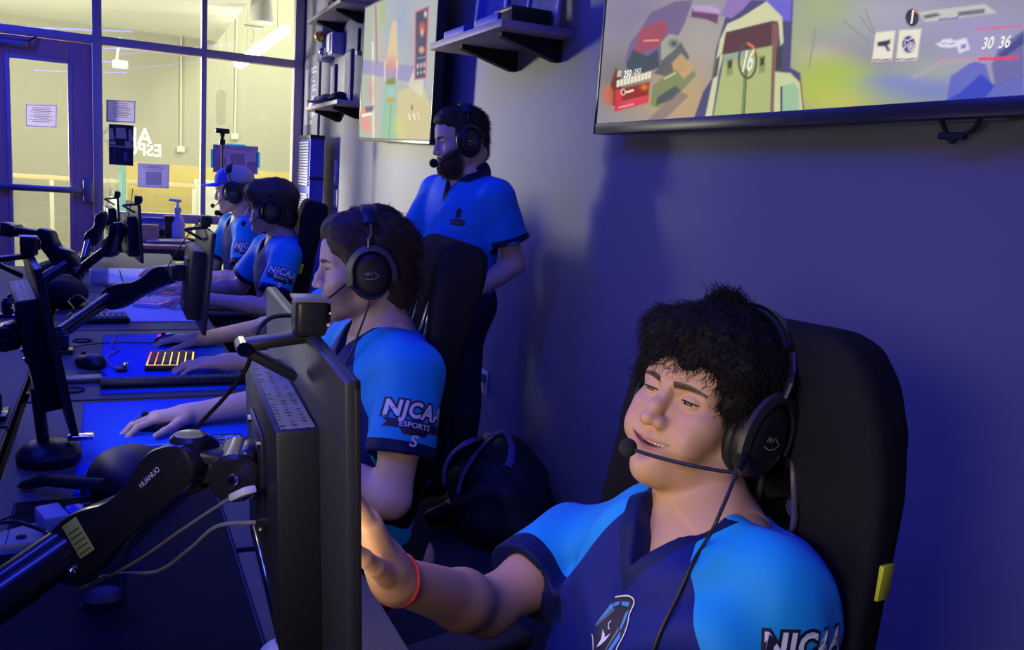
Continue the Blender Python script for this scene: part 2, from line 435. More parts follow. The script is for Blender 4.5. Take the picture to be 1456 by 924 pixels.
def head_colors(H, V, skin, lips, brow=(0.02,.015,.01), stubble=0., stub_col=(.05,.035,.025), smile=0., open_=0., brows=True, gaze=(1,0,0), flush=.12):
    L = H.loc(V); x, y, z = L.T; C = np.tile(A(*skin), (len(V), 1)); ay = np.abs(y)
    def blend(w, c):
        nonlocal C
        w = np.clip(w, 0, 1)[:,None]; C = C*(1-w)+A(*c)*w
    red = A(skin[0]*1.05, skin[1]*.72, skin[2]*.68)
    blend(flush*3*np.exp(-((z+.03)/.018)**2-((ay-.042)/.018)**2)*(x > .02), red)
    blend(flush*3*np.exp(-((z+.036)/.012)**2-(y/.014)**2)*(x > .09), red)
    if stubble:
        w = np.clip((x-.012)/.02, 0, 1)*np.clip((-.040-z)/.016+np.clip((ay-.035)/.03, 0, 1)*.9, 0, 1)
        w *= 1-np.exp(-((z+.066)/.006)**2-(y/.022)**2)*(x > .07)
        w = np.maximum(w, np.clip((x-.07)/.01, 0, 1)*np.exp(-((z+.055)/.006)**2-(y/.026)**2)*.9)
        blend(stubble*w, stub_col)
    w_ = .0245+.0105*smile; cz = -.0655+.006*smile; t = np.clip(ay/w_, 0, 1.3)
    mid = -.0655-open_*.002+(cz+.0655+open_*.002)*t**2
    hw = (.0068+.0030*open_)*np.clip(1-t**2, 0, 1)**.7
    blend(np.clip((hw-np.abs(z-mid))/.0015, 0, 1)*(x > .066)*(ay < w_), lips)
    for q in (1,-1):
        if brows:
            u = (y*q-.011)/.043; u1 = np.clip(u, 0, 1); c = .0160+.0032*np.sin(u1*2.6)-.0025*u1**2; hw = .0052*(1-.55*u1**2)
            g = np.clip((hw-np.abs(z-c))/.0015, 0, 1)*(u > 0)*(u < 1)*(x > .03); blend(g*.93, brow)
        ec = A(.0695,q*.0328,.001); d = L-ec; r = np.linalg.norm(d, axis=1)
    return np.clip(C, 0, 1)

def make_eyes(H, root, gaze, lids):
    scl = mat('eye_white', (.42,.38,.37), .15); iris = mat('eye_iris', (.018,.009,.005), .08); pup = mat('eye_pupil', (.002,.002,.002), .08); lash = mat('eyelash', (.008,.006,.005), .8)
    g = nrm(gaze); M0 = np.array(H.mat4()) @ np.diag([H.s]*3+[1])
    for q in (1,-1):
        ec = A(.0695,q*.0328,.001); Q = Matrix(frame(g, z=(0,0,1), o=ec)) @ Matrix.Rotation(pi/2, 4, 'Y'); mb = MB(); r = .0138; n = 24
        prof = [(r*math.sin(a), r*math.cos(a)) for a in (0, .12, .2, .32, .44, .5, .62, .8, 1.0, 1.3, 1.6, 2.0, 2.5, 3.1)]; prof[0] = (.0001, r)
        prof = prof[::-1]; aa = np.arange(n)*2*pi/n; V = np.array([[p*math.cos(t), p*math.sin(t), z] for p, z in prof for t in aa]); k = len(prof)
        V = V @ np.array(Q)[:3,:3].T+np.array(Q)[:3,3]; V = V @ M0[:3,:3].T+M0[:3,3]
        mb.add(V, []); mb.n = 0
        for i in range(k-1):
            th = k-1-i
            for j in range(n): mb.f.append([i*n+j, i*n+(j+1)%n, (i+1)*n+(j+1)%n, (i+1)*n+j]); mb.m.append(2 if th <= 2 else (1 if th <= 5 else 0))
        obj('eye', mb, [scl, iris, pup], root, world=True, smooth=180)
        up_z = .0042-.0075*lids; P = []
        for y in np.linspace(-.0138, .0142, 13):
            t = min(1, abs(y)/.0146); z = up_z*(1-t*t)-.0015*t*t+.0006; P.append(ec+A(math.sqrt(max(1e-8, .0151**2-y*y-z*z)), y*1.0, z))
        P = np.array(P) @ M0[:3,:3].T+M0[:3,3]; mb = MB(); mb.tube(P, np.r_[.0003, np.full(11, .00095), .0004]*H.s, 6); obj('eyelashes', mb, lash, root, world=True)
def make_teeth(H, root, w=.024):
    mb = MB(); n = 10
    for i in range(n):
        y = (i-(n-1)/2)*.0048; x = .0825-14*y*y
        th = math.atan2(28*y, 1); M = np.array(H.mat4()) @ np.array(Matrix.Translation((x, y, -.0626)) @ Matrix.Rotation(-th, 4, 'Z'))
        mb.box((-.004,-.0023,-.0042), (.0012,.0023,.0042), .0012, M)
    return obj('teeth', mb, mat('teeth', (.62,.60,.56), .25), root, world=True, smooth=60)
def hand_ops(S, wr, d, up, side, curl=(.5,.5,.5,.5), thumb=.5, spread=.12, size=1., k=.006, palm_bend=0.):
    """wr wrist point, d direction wrist->knuckles, up back-of-hand normal, side = direction of the thumb side"""
    wr, d = A(*wr), nrm(d); up = nrm(A(*up)-d*np.dot(up, d)); side = nrm(A(*side)-d*np.dot(side, d)-up*np.dot(side, up)); z = size
    def g(a, b, c): return wr+(d*a+side*b+up*c)*z
    S.cap(g(-.01,0,0), g(.02,0,0), .024*z, .026*z, .012)
    S.cap(g(.018,.020,0), g(.080,.027,.002), .0145*z, .0125*z, .014); S.cap(g(.018,-.016,0), g(.074,-.027,-.002), .0145*z, .0115*z, .014)
    S.cap(g(.018,.004,.001), g(.085,.009,.004), .015*z, .0125*z, .014); S.cap(g(.018,-.006,.001), g(.082,-.009,.003), .015*z, .0125*z, .014)
    ln = [(.044,.026,.021), (.048,.030,.022), (.045,.028,.022), (.036,.021,.019)]
    kn = [(.086,.029,.001), (.091,.0095,.003), (.087,-.010,.002), (.079,-.028,-.002)]
    rad = [(.0090,.0080,.0072,.0062), (.0094,.0083,.0074,.0063), (.0090,.0078,.0070,.0060), (.0080,.0070,.0062,.0054)]
    for i in range(4):
        p = g(*kn[i]); a = curl[i]*.55; sp = spread*(1.3-i*.9)
        for j in range(3):
            dd = nrm(d*math.cos(a)-up*math.sin(a)+side*sp*math.cos(a)); q = p+dd*ln[i][j]*z
            S.cap(p, q, rad[i][j]*z, rad[i][j+1]*z, k*.45 if j else k); p = q; a += curl[i]*(.85 if j == 0 else .6)
    p = g(.022,.026,-.006); dd = nrm(d*.75+side*(.75-thumb*.35)-up*(.15+.35*thumb))
    for L_, r0, r1, t in ((.040,.0145,.0110,.0), (.032,.0105,.0092,.25), (.026,.0092,.0070,.25)):
        dd = nrm(dd-side*t*thumb*.9+d*t*.3); q = p+dd*L_*z; S.cap(p, q, r0*z, r1*z, k*.8); p = q
def arm_ops(S, sh, el, wr, r=(.046,.040,.037,.026), k=.02):
    sh, el, wr = A(*sh), A(*el), A(*wr)
    S.cap(sh, sh*.45+el*.55, r[0], r[0]*.98, k); S.cap(sh*.5+el*.5, el, r[0]*.96, r[1], k)
    m = el*.7+wr*.3; S.cap(el, m, r[1]*.96, r[2]*1.06, k); S.cap(m, wr, r[2]*1.06, r[3], k)

def torso_ops(S, nb, pel, fwd, left, g=1., chest=1., belly=1., k=.05, infl=0.):
    """nb neck base, pel pelvis centre; an elliptical trunk round the spine line"""
    nb, pel = A(*nb), A(*pel); up = nrm(nb-pel); L = np.linalg.norm(nb-pel); left = nrm(A(*left)-up*np.dot(left, up)); f = np.cross(left, up)
    R = np.stack([f, left, up], 1)
    def at(t, df=0.): return pel+up*L*t+f*df
    S.ell(at(.74,.01), A(.108*chest+infl, .165*g*chest+infl, .17), R, k)
    S.ell(at(.46,.012), A(.102*belly+infl, .148*g*belly+infl, .19), R, k)
    S.ell(at(.10), A(.105*belly+infl, .165*g+infl, .14), R, k)
    S.ell(at(.93,-.005), A(.068+infl, .125*g+infl, .06), R, k)
    return f, left, up, at

def add_hair_strands(mb, roots, dirs, length, r=.0012, seg=6, curl=0., curlf=2., droop=0., jit=.2, push=None, down=(0,0,-1), n=3, mi=0, comb=None):
    N = len(roots); P = roots.copy(); D = dirs/np.linalg.norm(dirs, axis=1)[:,None]
    D = D+RNG.normal(0, jit, D.shape); D /= np.linalg.norm(D, axis=1)[:,None]
    Ln = length*(RNG.uniform(.6, 1.2, N)) if np.isscalar(length) else length*RNG.uniform(.75, 1.15, N)
    st = Ln/seg; pts = [P.copy()]; ph = RNG.uniform(0, 6.28, N)
    a1 = np.cross(D, A(.3,.5,.81)); a1 /= np.linalg.norm(a1, axis=1)[:,None]+1e-9; a2 = np.cross(D, a1)
    for i in range(seg):
        D = D+A(*down)*droop/seg*(i+1)
        if comb is not None: D = D+comb(P)*(1/seg)
        D /= np.linalg.norm(D, axis=1)[:,None]; P = P+D*st[:,None]
        if push is not None: P = push(P)
        w = curl*((i+1)/seg); t = ph+curlf*6.28*(i+1)/seg
        pts.append(P+(a1*np.cos(t)[:,None]+a2*np.sin(t)[:,None])*w)
    pts = np.stack(pts, 1)                                    # N, seg+1, 3
    T = np.gradient(pts, axis=1); T /= np.linalg.norm(T, axis=2)[:,:,None]+1e-9
    U = np.cross(T, A(.2,.4,.9)); U /= np.linalg.norm(U, axis=2)[:,:,None]+1e-9; W = np.cross(T, U)
    rr = r*np.linspace(1, .25, seg+1)[None,:,None,None]; a = np.arange(n)*2*pi/n
    V = pts[:,:,None]+rr*(np.cos(a)[None,None,:,None]*U[:,:,None]+np.sin(a)[None,None,:,None]*W[:,:,None])
    k = (seg+1)*n; base = (np.arange(N)*k)[:,None,None,None]
    i = np.arange(seg)[None,:,None]; j = np.arange(n)[None,None,:]
    q = np.stack([i*n+j, i*n+(j+1)%n, (i+1)*n+(j+1)%n, (i+1)*n+j], -1)
    return V.reshape(-1, 3), (base+q).reshape(-1, 4)
def scalp_points(H, N, zmin_fn, ell=((-.012,0,.032),(.100,.080,.088))):
    """random points on the skull ellipsoid where z > zmin_fn(azimuth from the face)"""
    out = []; c, r = A(*ell[0]), A(*ell[1])
    while len(out) < N:
        v = RNG.normal(0, 1, (N*2, 3)); v /= np.linalg.norm(v, axis=1)[:,None]; q = c+v*r
        az = np.abs(np.arctan2(q[:,1], q[:,0])); ok = q[:,2] > zmin_fn(az)
        out += list(q[ok])
    q = np.array(out[:N]); nn = (q-c)/r**2; nn /= np.linalg.norm(nn, axis=1)[:,None]; return q, nn

def make_headset(name, H, label, style='dark', boom=((.045,.098,-.030),(.085,.085,-.060),(.112,.045,-.073),(.122,.018,-.072)), band_dx=-.006, group=None, cupdrop=0., foam=.0115, lift=0., tilt=.02, wide=0., far=.0, band=True):
    root = thing(name, label, 'headset', M=H.mat4(), group=group); k = H.s
    blk = mat('headset_black', (.012,.012,.013), .42); cush = mat('headset_leather', (.010,.010,.011), .55, bump=.2, bscale=400); met = mat('headset_gunmetal', (.16,.17,.17), .35, .75); wht = mat('headset_mark', (.45,.45,.45), .4)
    top = .132+lift
    a = np.linspace(-.18, pi+.18, 33)
    arc = np.array([[band_dx-tilt*max(0,math.sin(t)), (.102+wide)*math.cos(t)*1.0, -.005+(top+.005)*math.sin(t)] for t in a])*k
    sel = arc[9:-9]; mb = MB()
    mb.tube(sel, np.full(len(sel), .0065*k), 12, flat=3.0, ref=(1,0,0)); b = obj('headband', mb, cush, root)
    mb = MB(); mb.tube(sel*1.045+A(0,0,.001), np.full(len(sel), .0025*k), 8, flat=6.5, ref=(1,0,0)); obj('headband_strip', mb, blk, root)
    for q in (1,-1):
        cy = q*.091; cc = A(band_dx-.002-(far if q < 0 else 0), cy, -.014-cupdrop)*k
        # rod and fork
        fx = far if q < 0 else 0
        mb = MB(); i0 = 9 if q > 0 else -10
        mb.tube([arc[i0]*1.0, arc[i0-2 if q > 0 else i0+2], A(band_dx-fx, q*.107, .062)*k, A(band_dx-fx, q*.1065, .046)*k], .0040*k, 8, flat=1.9)
        fx = far if q < 0 else 0
        ts = np.linspace(-.35, pi+.25, 25); ring = []
        for rr, yy in ((.044,.110), (.056,.107), (.057,.101), (.045,.102)): ring.append([A(band_dx-.002-fx+rr*math.cos(t), q*yy, -.014-cupdrop+(rr+.009)*math.sin(t))*k for t in ts])
        nn = len(ts); mb.add(np.concatenate(ring), [[a*nn+i, a*nn+i+1, (a+1)%4*nn+i+1, (a+1)%4*nn+i] for a in range(4) for i in range(nn-1)]+[[0,nn,2*nn,3*nn],[nn-1,2*nn-1,3*nn-1,4*nn-1]]); obj('yoke', mb, met if style == 'metal' else mat('headset_yoke', (.03,.03,.032), .35, .3), root)
        R = Matrix.Rotation(-q*pi/2, 4, 'X'); T = Matrix.Translation(Vector(cc)); S_ = Matrix.Diagonal((.043*k, .052*k, k, 1))
        # shell: lathe around local y
        prof = [(1.0, -.010), (1.02, -.003), (1.0, .006), (.93, .013), (.80, .0175), (.62, .0195), (.0, .019)]
        mb = MB(); mb.lathe([(r, z) for r, z in prof], 40, np.array(T@R@S_)); obj('earcup', mb, blk, root, smooth=50)
        mb = MB(); mb.lathe([(.55,-.010), (.75,-.026), (.92,-.028), (1.06,-.022), (1.09,-.014), (1.02,-.009)], 40, np.array(T@R@S_)); obj('ear_cushion', mb, cush, root, smooth=60)
        mb = MB(); y0 = cy*k+q*.0198*k
        o = A(band_dx-.002-fx, 0, -.014-cupdrop)*k; o[1] = y0+q*.0006; u = A(-q,0,0); v = A(0,0,1)
        z = k*.001
        ribbon(mb, [(-14*z,1*z), (-11*z,8*z), (-9*z,2*z)], .0016*k, o, u, v); ribbon(mb, [(-10.5*z,4*z), (-5*z,5*z)], .0016*k, o, u, v); ribbon(mb, [(-8*z,0*z), (-5*z,8*z), (-2*z,1*z), (4*z,8*z)], .0016*k, o, u, v)
        ribbon(mb, [(-16*z,-6*z), (-4*z,-9*z), (8*z,-7*z), (16*z,-1*z), (6*z,6*z)], .0013*k, o, u, v)
        obj('earcup_emblem', mb, wht, root, smooth=0, label='thin pale line emblem')
    B = spline(np.array(boom)*k, 8); mb = MB(); mb.tube(B, .0024*k, 8)
    mb.cyl(A(.030,.104,-.040)*k, A(*boom[0])*k, .0075*k, .005*k, 12); obj('microphone_boom', mb, blk, root)
    mb = MB(); mb.ball(B[-1], foam*k, 18); obj('microphone_foam', mb, mat('foam_black', (.012,.012,.012), .95, bump=.5, bscale=900), root)
    return root

def person_body(S, H, boxes, h, hh, hn, skin, lips, root, m, colkw, bands=(), skip_head=False, name='body'):
    """mesh the one body field on a coarse grid and, in the boxes, on finer grids"""
    hb = (H.c-A(.17,.17,.17)*H.s, H.c+A(.17,.17,.17)*H.s)
    hb[0][2] = H.c[2]-.155*H.s
    parts = [S.mesh(h, drop=[hb]+boxes), S.mesh(hh, hb[0]-.012, hb[1]+.012, keep=hb)]
    for b in boxes: parts.append(S.mesh(hn, b[0]-.01, b[1]+.01, keep=b))
    V, F = merge(parts); C = head_colors(H, V, skin, lips, **colkw)
    far = np.linalg.norm(V-H.c, axis=1) > .16*H.s; C[far] = skin
    for (a, b, r, col) in bands:
        pass
    return obj_np(name, V, F, m, root, {'Col': C}), (V, F)
SKIN_MAT = attr_mat('skin', .52, 'Col', .35, 0, .08)
H1 = Head((.728,.892,1.104), (-.935,-.238,.264), (.276,-.02,.961))
def hair_noise(amp, f, seed=0.):
    def n(X, Y, Z):
        a = np.sin(X*f+1.3*np.sin(Y*f*.7+seed)+seed)+np.sin(Y*f*1.1+1.7*np.sin(Z*f*.8)+2*seed)+np.sin(Z*f*.9+1.1*np.sin(X*f*1.2+seed))
        return amp*a/3+amp*.5*np.sin(X*f*2.3+Y*f*1.9+seed)*np.sin(Z*f*2.1-Y*f)
    return n
def hair_p1(root):
    m = mat('hair_black', (.010,.008,.008), .75, spec=.2)
    S = SDF(); p = H1.p; R = H1.R
    S.ell(p(-.020,0,.048), (.108,.090,.080), R); S.ell(p(.022,-.008,.080), (.070,.080,.044), R, .03)
    for y, z, r in ((-.062,.074,.028), (-.035,.080,.028), (0,.082,.027), (.035,.078,.026), (.062,.062,.024)): S.ell(p(.072-.5*abs(y)+(.010 if y < 0 else 0),y,z), (r,r,r*.82), R, .025)
    S.ell(p(-.062,0,-.02), (.062,.076,.085), R, .03); S.ell(p(.028,.070,.025), (.035,.018,.032), R, .02); S.ell(p(.028,-.072,.025), (.035,.018,.03), R, .02)
    S.ell(p(.005,-.01,.126), (.030,.026,.022), R, .03)
    V, F = S.mesh(.0035, noise=hair_noise(.0045, 130, .4), smooth=1)
    tree = bvh(V, F)
    C = V[F].mean(1); N = np.cross(V[F[:,1]]-V[F[:,0]], V[F[:,3]]-V[F[:,0]]); ar = np.linalg.norm(N, axis=1); N /= ar[:,None]+1e-12
    L = H1.loc(C); ok = (np.linalg.norm((L-A(0,0,0)), axis=1) > .06)&~((L[:,0] > .02)&(L[:,2] < .03)&(np.abs(L[:,1]) < .05))
    pr = np.where(ok, ar, 0); pr /= pr.sum(); i = RNG.choice(len(C), 14000, p=pr)
    fw, le, up = H1.M.T
    D = N[i]*.75+fw*.35*(L[i,0] > 0)[:,None]+RNG.normal(0, .45, (len(i), 3))
    parts = [(V, F), add_hair_strands(None, C[i]-N[i]*.006, D, .022, .0007, 6, curl=.004, curlf=.9, droop=.6, jit=.3, down=-up*.9+fw*.15)]
    # wispy locks of the fringe, cowlick on top
    q = RNG.uniform(0, 1, 900); y = -.07+.135*q; ro = np.array([p(.080-.4*abs(a)+(.010 if a < 0 else 0)+RNG.normal(0,.008), a, .076-.0*a+RNG.normal(0,.010)-max(0,a)*.2) for a in y])
    parts.append(add_hair_strands(None, ro, np.tile(fw*.6-up*.5, (900,1)), .026, .0007, 7, curl=.005, curlf=.9, droop=.6, jit=.35, down=-up-fw*.6))
    ro = np.array([p(.005+RNG.normal(0,.012), -.01+RNG.normal(0,.012), .137+RNG.normal(0,.004)) for _ in range(300)])
    parts.append(add_hair_strands(None, ro, np.tile(up+fw*.3, (300,1)), .026, .0008, 6, curl=.006, curlf=.6, droop=.3, jit=.3, down=fw*.8-le*.4))
    V2, F2 = merge(parts)
    return obj_np('hair', V2, F2, m, root)
P1BOOM = [H1.loc(dep(x, y, k)) for x, y, k in ((1048,672,.985), (1022,669,.99), (975,660,1.0), (925,647,1.02), (893,636,1.045))]
def plane_cap(a, b, r0, r1, cut0=None, cut1=True, hollow=.009, depth=.03):
    """a cloth tube round the line a-b that ends in a clean open hem at b"""
    a, b = A(*a), A(*b); ax = nrm(b-a); L = np.linalg.norm(b-a)
    def f(X, Y, Z):
        t = (X-a[0])*ax[0]+(Y-a[1])*ax[1]+(Z-a[2])*ax[2]; q = np.clip(t/L, 0, 1.2)
        d = np.sqrt(np.maximum((X-a[0]-q*L*ax[0])**2+(Y-a[1]-q*L*ax[1])**2+(Z-a[2]-q*L*ax[2])**2, 0))-(r0+(r1-r0)*q)
        out = np.maximum(d, t-L); inner = np.maximum(d+hollow, L-depth-t)
        return np.maximum(out, -inner)
    m = max(r0, r1); return f, np.minimum(a, b)-m, np.maximum(a, b)+m
def smoothnoise(amp, seed, f=38.):
    def n(X, Y, Z):
        u = X*.9+Y*.3-Z*.5; v = Y*1.0-X*.4+Z*.35; w = Z*.8+X*.35+Y*.2
        return (amp*(np.sin(u*f+2.2*np.sin(v*f*.45+seed))*np.sin(w*f*.6+1.5*np.sin(u*f*.4+seed*2))+.5*np.sin(w*f*1.7+2*np.sin(v*f*.8)+seed)+.45*np.sin(u*f*2.3+v*f*1.1+2.5*np.sin(w*f*.7+seed))*np.clip(np.sin(v*f*.5+seed*3), 0, 1))).astype(np.float32)
    return n
SHIRT = shirt_mat('jersey_cloth', (.008,.27,.62), (.003,.009,.13), (.002,.006,.06))
POLO = shirt_mat('polo_cloth', (.006,.19,.62), (.02,.05,.25), (.010,.012,.05))
DENIM = mat('trouser_grey', (.035,.038,.045), .85, var=.25, vscale=30, bump=.2, bscale=500)
NAVYP = mat('trouser_navy', (.012,.013,.022), .85, bump=.2, bscale=500)
SHOE = mat('shoe_black', (.012,.012,.013), .5); SOLE = mat('shoe_sole', (.25,.25,.26), .6)
WHITE_INK = mat('print_white', (.62,.64,.70), .5); DARK_INK = mat('print_navy', (.008,.009,.028), .55); BLUE_INK = mat('print_blue', (.05,.22,.55), .5); GREY_INK = mat('print_grey', (.14,.14,.16), .5)

def make_person(name, label, H, nb, pel, sh, el, wr, hands, hips, knees, ankles, group=None, h=.005, hh=.002, hn=.0022, skin=(.50,.31,.21), lips=(.42,.17,.15),
                headkw={}, colkw={}, shirt='jersey', t_sleeve=.60, pants=None, sleeve_text=True, emblem=None, seed=1., girth=1., belly=1., neck_r=.056, collar=0., wr_noise=.0022, base=None, hem=None, hs=.0045, vdeep=.075, sleeve_r=(.064,.070), arm_r=(.046,.040,.037,.026)):
    root = thing(name, label, 'person', tuple(base if base is not None else (pel[0], pel[1], 0)))
    nb, pel = A(*nb), A(*pel); sh, el, wr = [[A(*q) for q in z] for z in (sh, el, wr)]
    left = nrm(sh[0]-sh[1])
    # ---- the body: one field
    S = SDF(); head_ops(S, H, **headkw)
    S.cap(H.p(-.032,0,-.045), nb, neck_r, neck_r+.003, .009)
    f, lf, up, at = torso_ops(S, nb, pel, None, left, girth, 1., belly, infl=-.018)
    for i in (0, 1):
        S.cap(nb-up*.040, sh[i], .030, .044, .03); arm_ops(S, sh[i], el[i], wr[i], arm_r)
        S.cap(pel, hips[i], .06, .06, .03); S.cap(hips[i], knees[i], .056, .048, .03); S.cap(knees[i], ankles[i], .050, .036, .02)
        S.cap(ankles[i], A(*ankles[i])+f*.10-A(0,0,.05), .034, .028, .02)
    boxes = []
    for i in (0, 1):
        hd = hands[i]
        if hd is None: continue
        hand_ops(S, wr[i], **hd)
        c = wr[i]+nrm(hd['d'])*.09; boxes.append((c-.125, c+.125))
    headbox = None
    body, (BV, BF) = person_body(S, H, boxes, h, hh, hn, skin, lips, root, SKIN_MAT, colkw)
    make_eyes(H, root, colkw.get('gaze', (1,0,-.08)), headkw.get('lids', .45))
    # ---- the shirt
    neck_ax = nrm(H.p(-.032,0,-.045)-nb)
    T = SDF(); torso_ops(T, nb-up*.012, pel, None, left, girth, 1.03, belly, infl=.006)
    cuffs = []
    for i in (0, 1):
        T.cap(nb-up*.030, sh[i], .048, .060, .05)
        c = sh[i]+(el[i]-sh[i])*t_sleeve; cuffs.append((c, nrm(el[i]-sh[i])))
        fn, lo, hi = plane_cap(sh[i], c, *sleeve_r); T.fn(fn, lo, hi, .028)
    if collar:
        T.cap(nb-up*.01-f*.0, nb+up*.028-f*.006, neck_r+.020, neck_r+.014, .012)
    T.cap(nb-neck_ax*.022, nb+neck_ax*.16, neck_r+.009, neck_r+.018, .004, True)
    vm = .62 if not collar else .42; vc = 1/math.sqrt(1+vm*vm)
    def vneck(X, Y, Z):
        x, y, z = X-nb[0], Y-nb[1], Z-nb[2]; l_ = np.abs(x*lf[0]+y*lf[1]+z*lf[2]); u_ = x*up[0]+y*up[1]+z*up[2]; f_ = x*f[0]+y*f[1]+z*f[2]
        return np.maximum(np.maximum((l_-(u_+vdeep)*vm)*vc, .02-f_), u_-.10)
    T.fn(vneck, nb-.19, nb+.19, .004, True)
    if not collar:
        T.fn(lambda X, Y, Z: np.maximum(.020-((X-nb[0])*up[0]+(Y-nb[1])*up[1]+(Z-nb[2])*up[2]), np.sqrt((X-nb[0])**2+(Y-nb[1])**2+0*Z)-.125), nb-.13, nb+.13, .006, True)
    if hem is not None: 
        hz = hem; T.fn(lambda X, Y, Z: (Z-hz)+0*X+0*Y, pel-A(.4,.4,.35), pel+A(.4,.4,max(.02, hz-pel[2]+.0)), .004, True)
    V, F = T.mesh(hs, noise=(lambda X, Y, Z, n_=smoothnoise(wr_noise, seed): n_(X, Y, Z)-np.float32(wr_noise*.9)), smooth=2)
    D = V-nb; l = D@lf; u = D@up; ff = D@f
    al = np.abs(l)
    if shirt == 'jersey':
        lim = np.where(u > -.02, .058, .058+(-.02-u)*.62); lim = np.minimum(lim, .150)
        seam = np.where(ff > -.02, al-lim, .05)
    else: seam = np.full(len(V), .05)
    trim = np.full(len(V), -.05)
    for i in (0, 1):
        c, ax = cuffs[i]; pl = (V-c)@ax; rad = np.linalg.norm((V-c)-pl[:,None]*ax, axis=1)
        trim = np.where((rad < .085)&(pl < .03)&(pl > -.08), np.maximum(trim, pl+.024), trim)
    a = nb-neck_ax*.022; t = np.clip((V-a)@neck_ax, 0, .175); dn = np.linalg.norm(V-a-t[:,None]*neck_ax, axis=1)-(neck_r+.009)
    dv = np.where((ff > .01)&(u < .02), (al-(u+vdeep)*vm)*vc, 1.)
    dd = np.minimum(dn, dv); trim = np.maximum(trim, ((.011 if not collar else .010)-dd))
    if collar: trim = np.where((u > -.012)&(np.linalg.norm(D-np.outer(D@up, up), axis=1) < .12), np.maximum(trim, .013+u), trim)
    shirt_o = obj_np('jersey' if shirt == 'jersey' else 'polo_shirt', V, F, SHIRT if shirt == 'jersey' else POLO, root, {'seam': seam, 'trim': trim})
    tree = bvh(V, F)
    # ---- sleeve lettering, chest emblem: ink on the cloth
    if sleeve_text:
        c, ax = cuffs[0]; v = -ax; n = nrm(lf-v*(lf@v)+f*sleeve_text[0]*.9 if isinstance(sleeve_text, tuple) else lf-v*(lf@v)); n = nrm(n-v*(n@v)); u_ = np.cross(v, n); o = c-ax*(sleeve_text[1] if isinstance(sleeve_text, tuple) else .085)+n*.07
        k = sleeve_text[2] if isinstance(sleeve_text, tuple) else 1.
        mb = MB(); add_text(mb, 'NJCAA', .036*k, o+v*.010*k, u_, v, .0046*k, .0012, 0, .12, .86, tree, 1.10)
        poly2d(mb, [(-.050*k,-.006*k), (.052*k,-.006*k), (.046*k,-.013*k), (.052*k,-.021*k), (.026*k,-.021*k), (.020*k,-.030*k), (-.020*k,-.030*k), (-.026*k,-.021*k), (-.050*k,-.021*k), (-.044*k,-.013*k)], o, u_, v, .0012, 0, tree, 6)
        obj('sleeve_print_backing', mb, DARK_INK, root, smooth=0, world=True, label='dark outline behind sleeve lettering')
        mb = MB(); add_text(mb, 'NJCAA', .036*k, o+v*.010*k, u_, v, .0013*k, .0019, 0, .12, .86, tree, 1.10)
        add_text(mb, 'ESPORTS', .0125*k, o-v*.0140*k, u_, v, .0002, .0019, 0, 0, 1.1, tree)
        add_text(mb, 'S', .026*k, o-v*.040*k, u_, v, .0006, .0019, 0, .12, 1.2, tree)
        obj('sleeve_lettering', mb, WHITE_INK, root, smooth=0, world=True, label='white sleeve lettering')
    # ---- trousers and shoes
    P = SDF()
    torso_c = pel+up*.0
    P.ell(torso_c, (.130*belly,.182*girth,.185), np.stack([f, lf, up], 1), .04)
    for i in (0, 1):
        P.cap(A(*pel)*.4+A(*hips[i])*.6, knees[i], .098, .074, .04); P.cap(knees[i], A(*ankles[i])+A(0,0,.02), .070, .056, .02)
    V2, F2 = P.mesh(.008, noise=smoothnoise(.003, seed+2, 30), smooth=1)
    obj_np('trousers', V2, F2, pants or NAVYP, root)
    for i in (0, 1):
        a = A(*ankles[i]); kd = A(f[0], f[1], 0) if pants is None else nrm(A(f[0], f[1], 0)); kd = nrm(A(f[0], f[1], 0)+1e-6)
        Q = SDF(); z0 = a[2]-.075
        Q.cap(a+A(0,0,-.01), a-kd*.02+A(0,0,-.045), .045, .043, .02); Q.cap(a-A(0,0,.035), a+kd*.15-A(0,0,.050), .044, .036, .03)
        zc = max(0.012, a[2]-.098)
        Q.fn(lambda X, Y, Z, zc=zc: Z-zc+0*X+0*Y, a-A(.3,.3,.3), A(a[0]+.3, a[1]+.3, zc), .002, True)
        V3, F3 = Q.mesh(.005, smooth=1); obj_np('shoe', V3, F3, SHOE, root)
    return root, dict(tree=tree, f=f, left=lf, up=up, nb=nb, cuffs=cuffs, H=H, BV=BV, BF=BF)
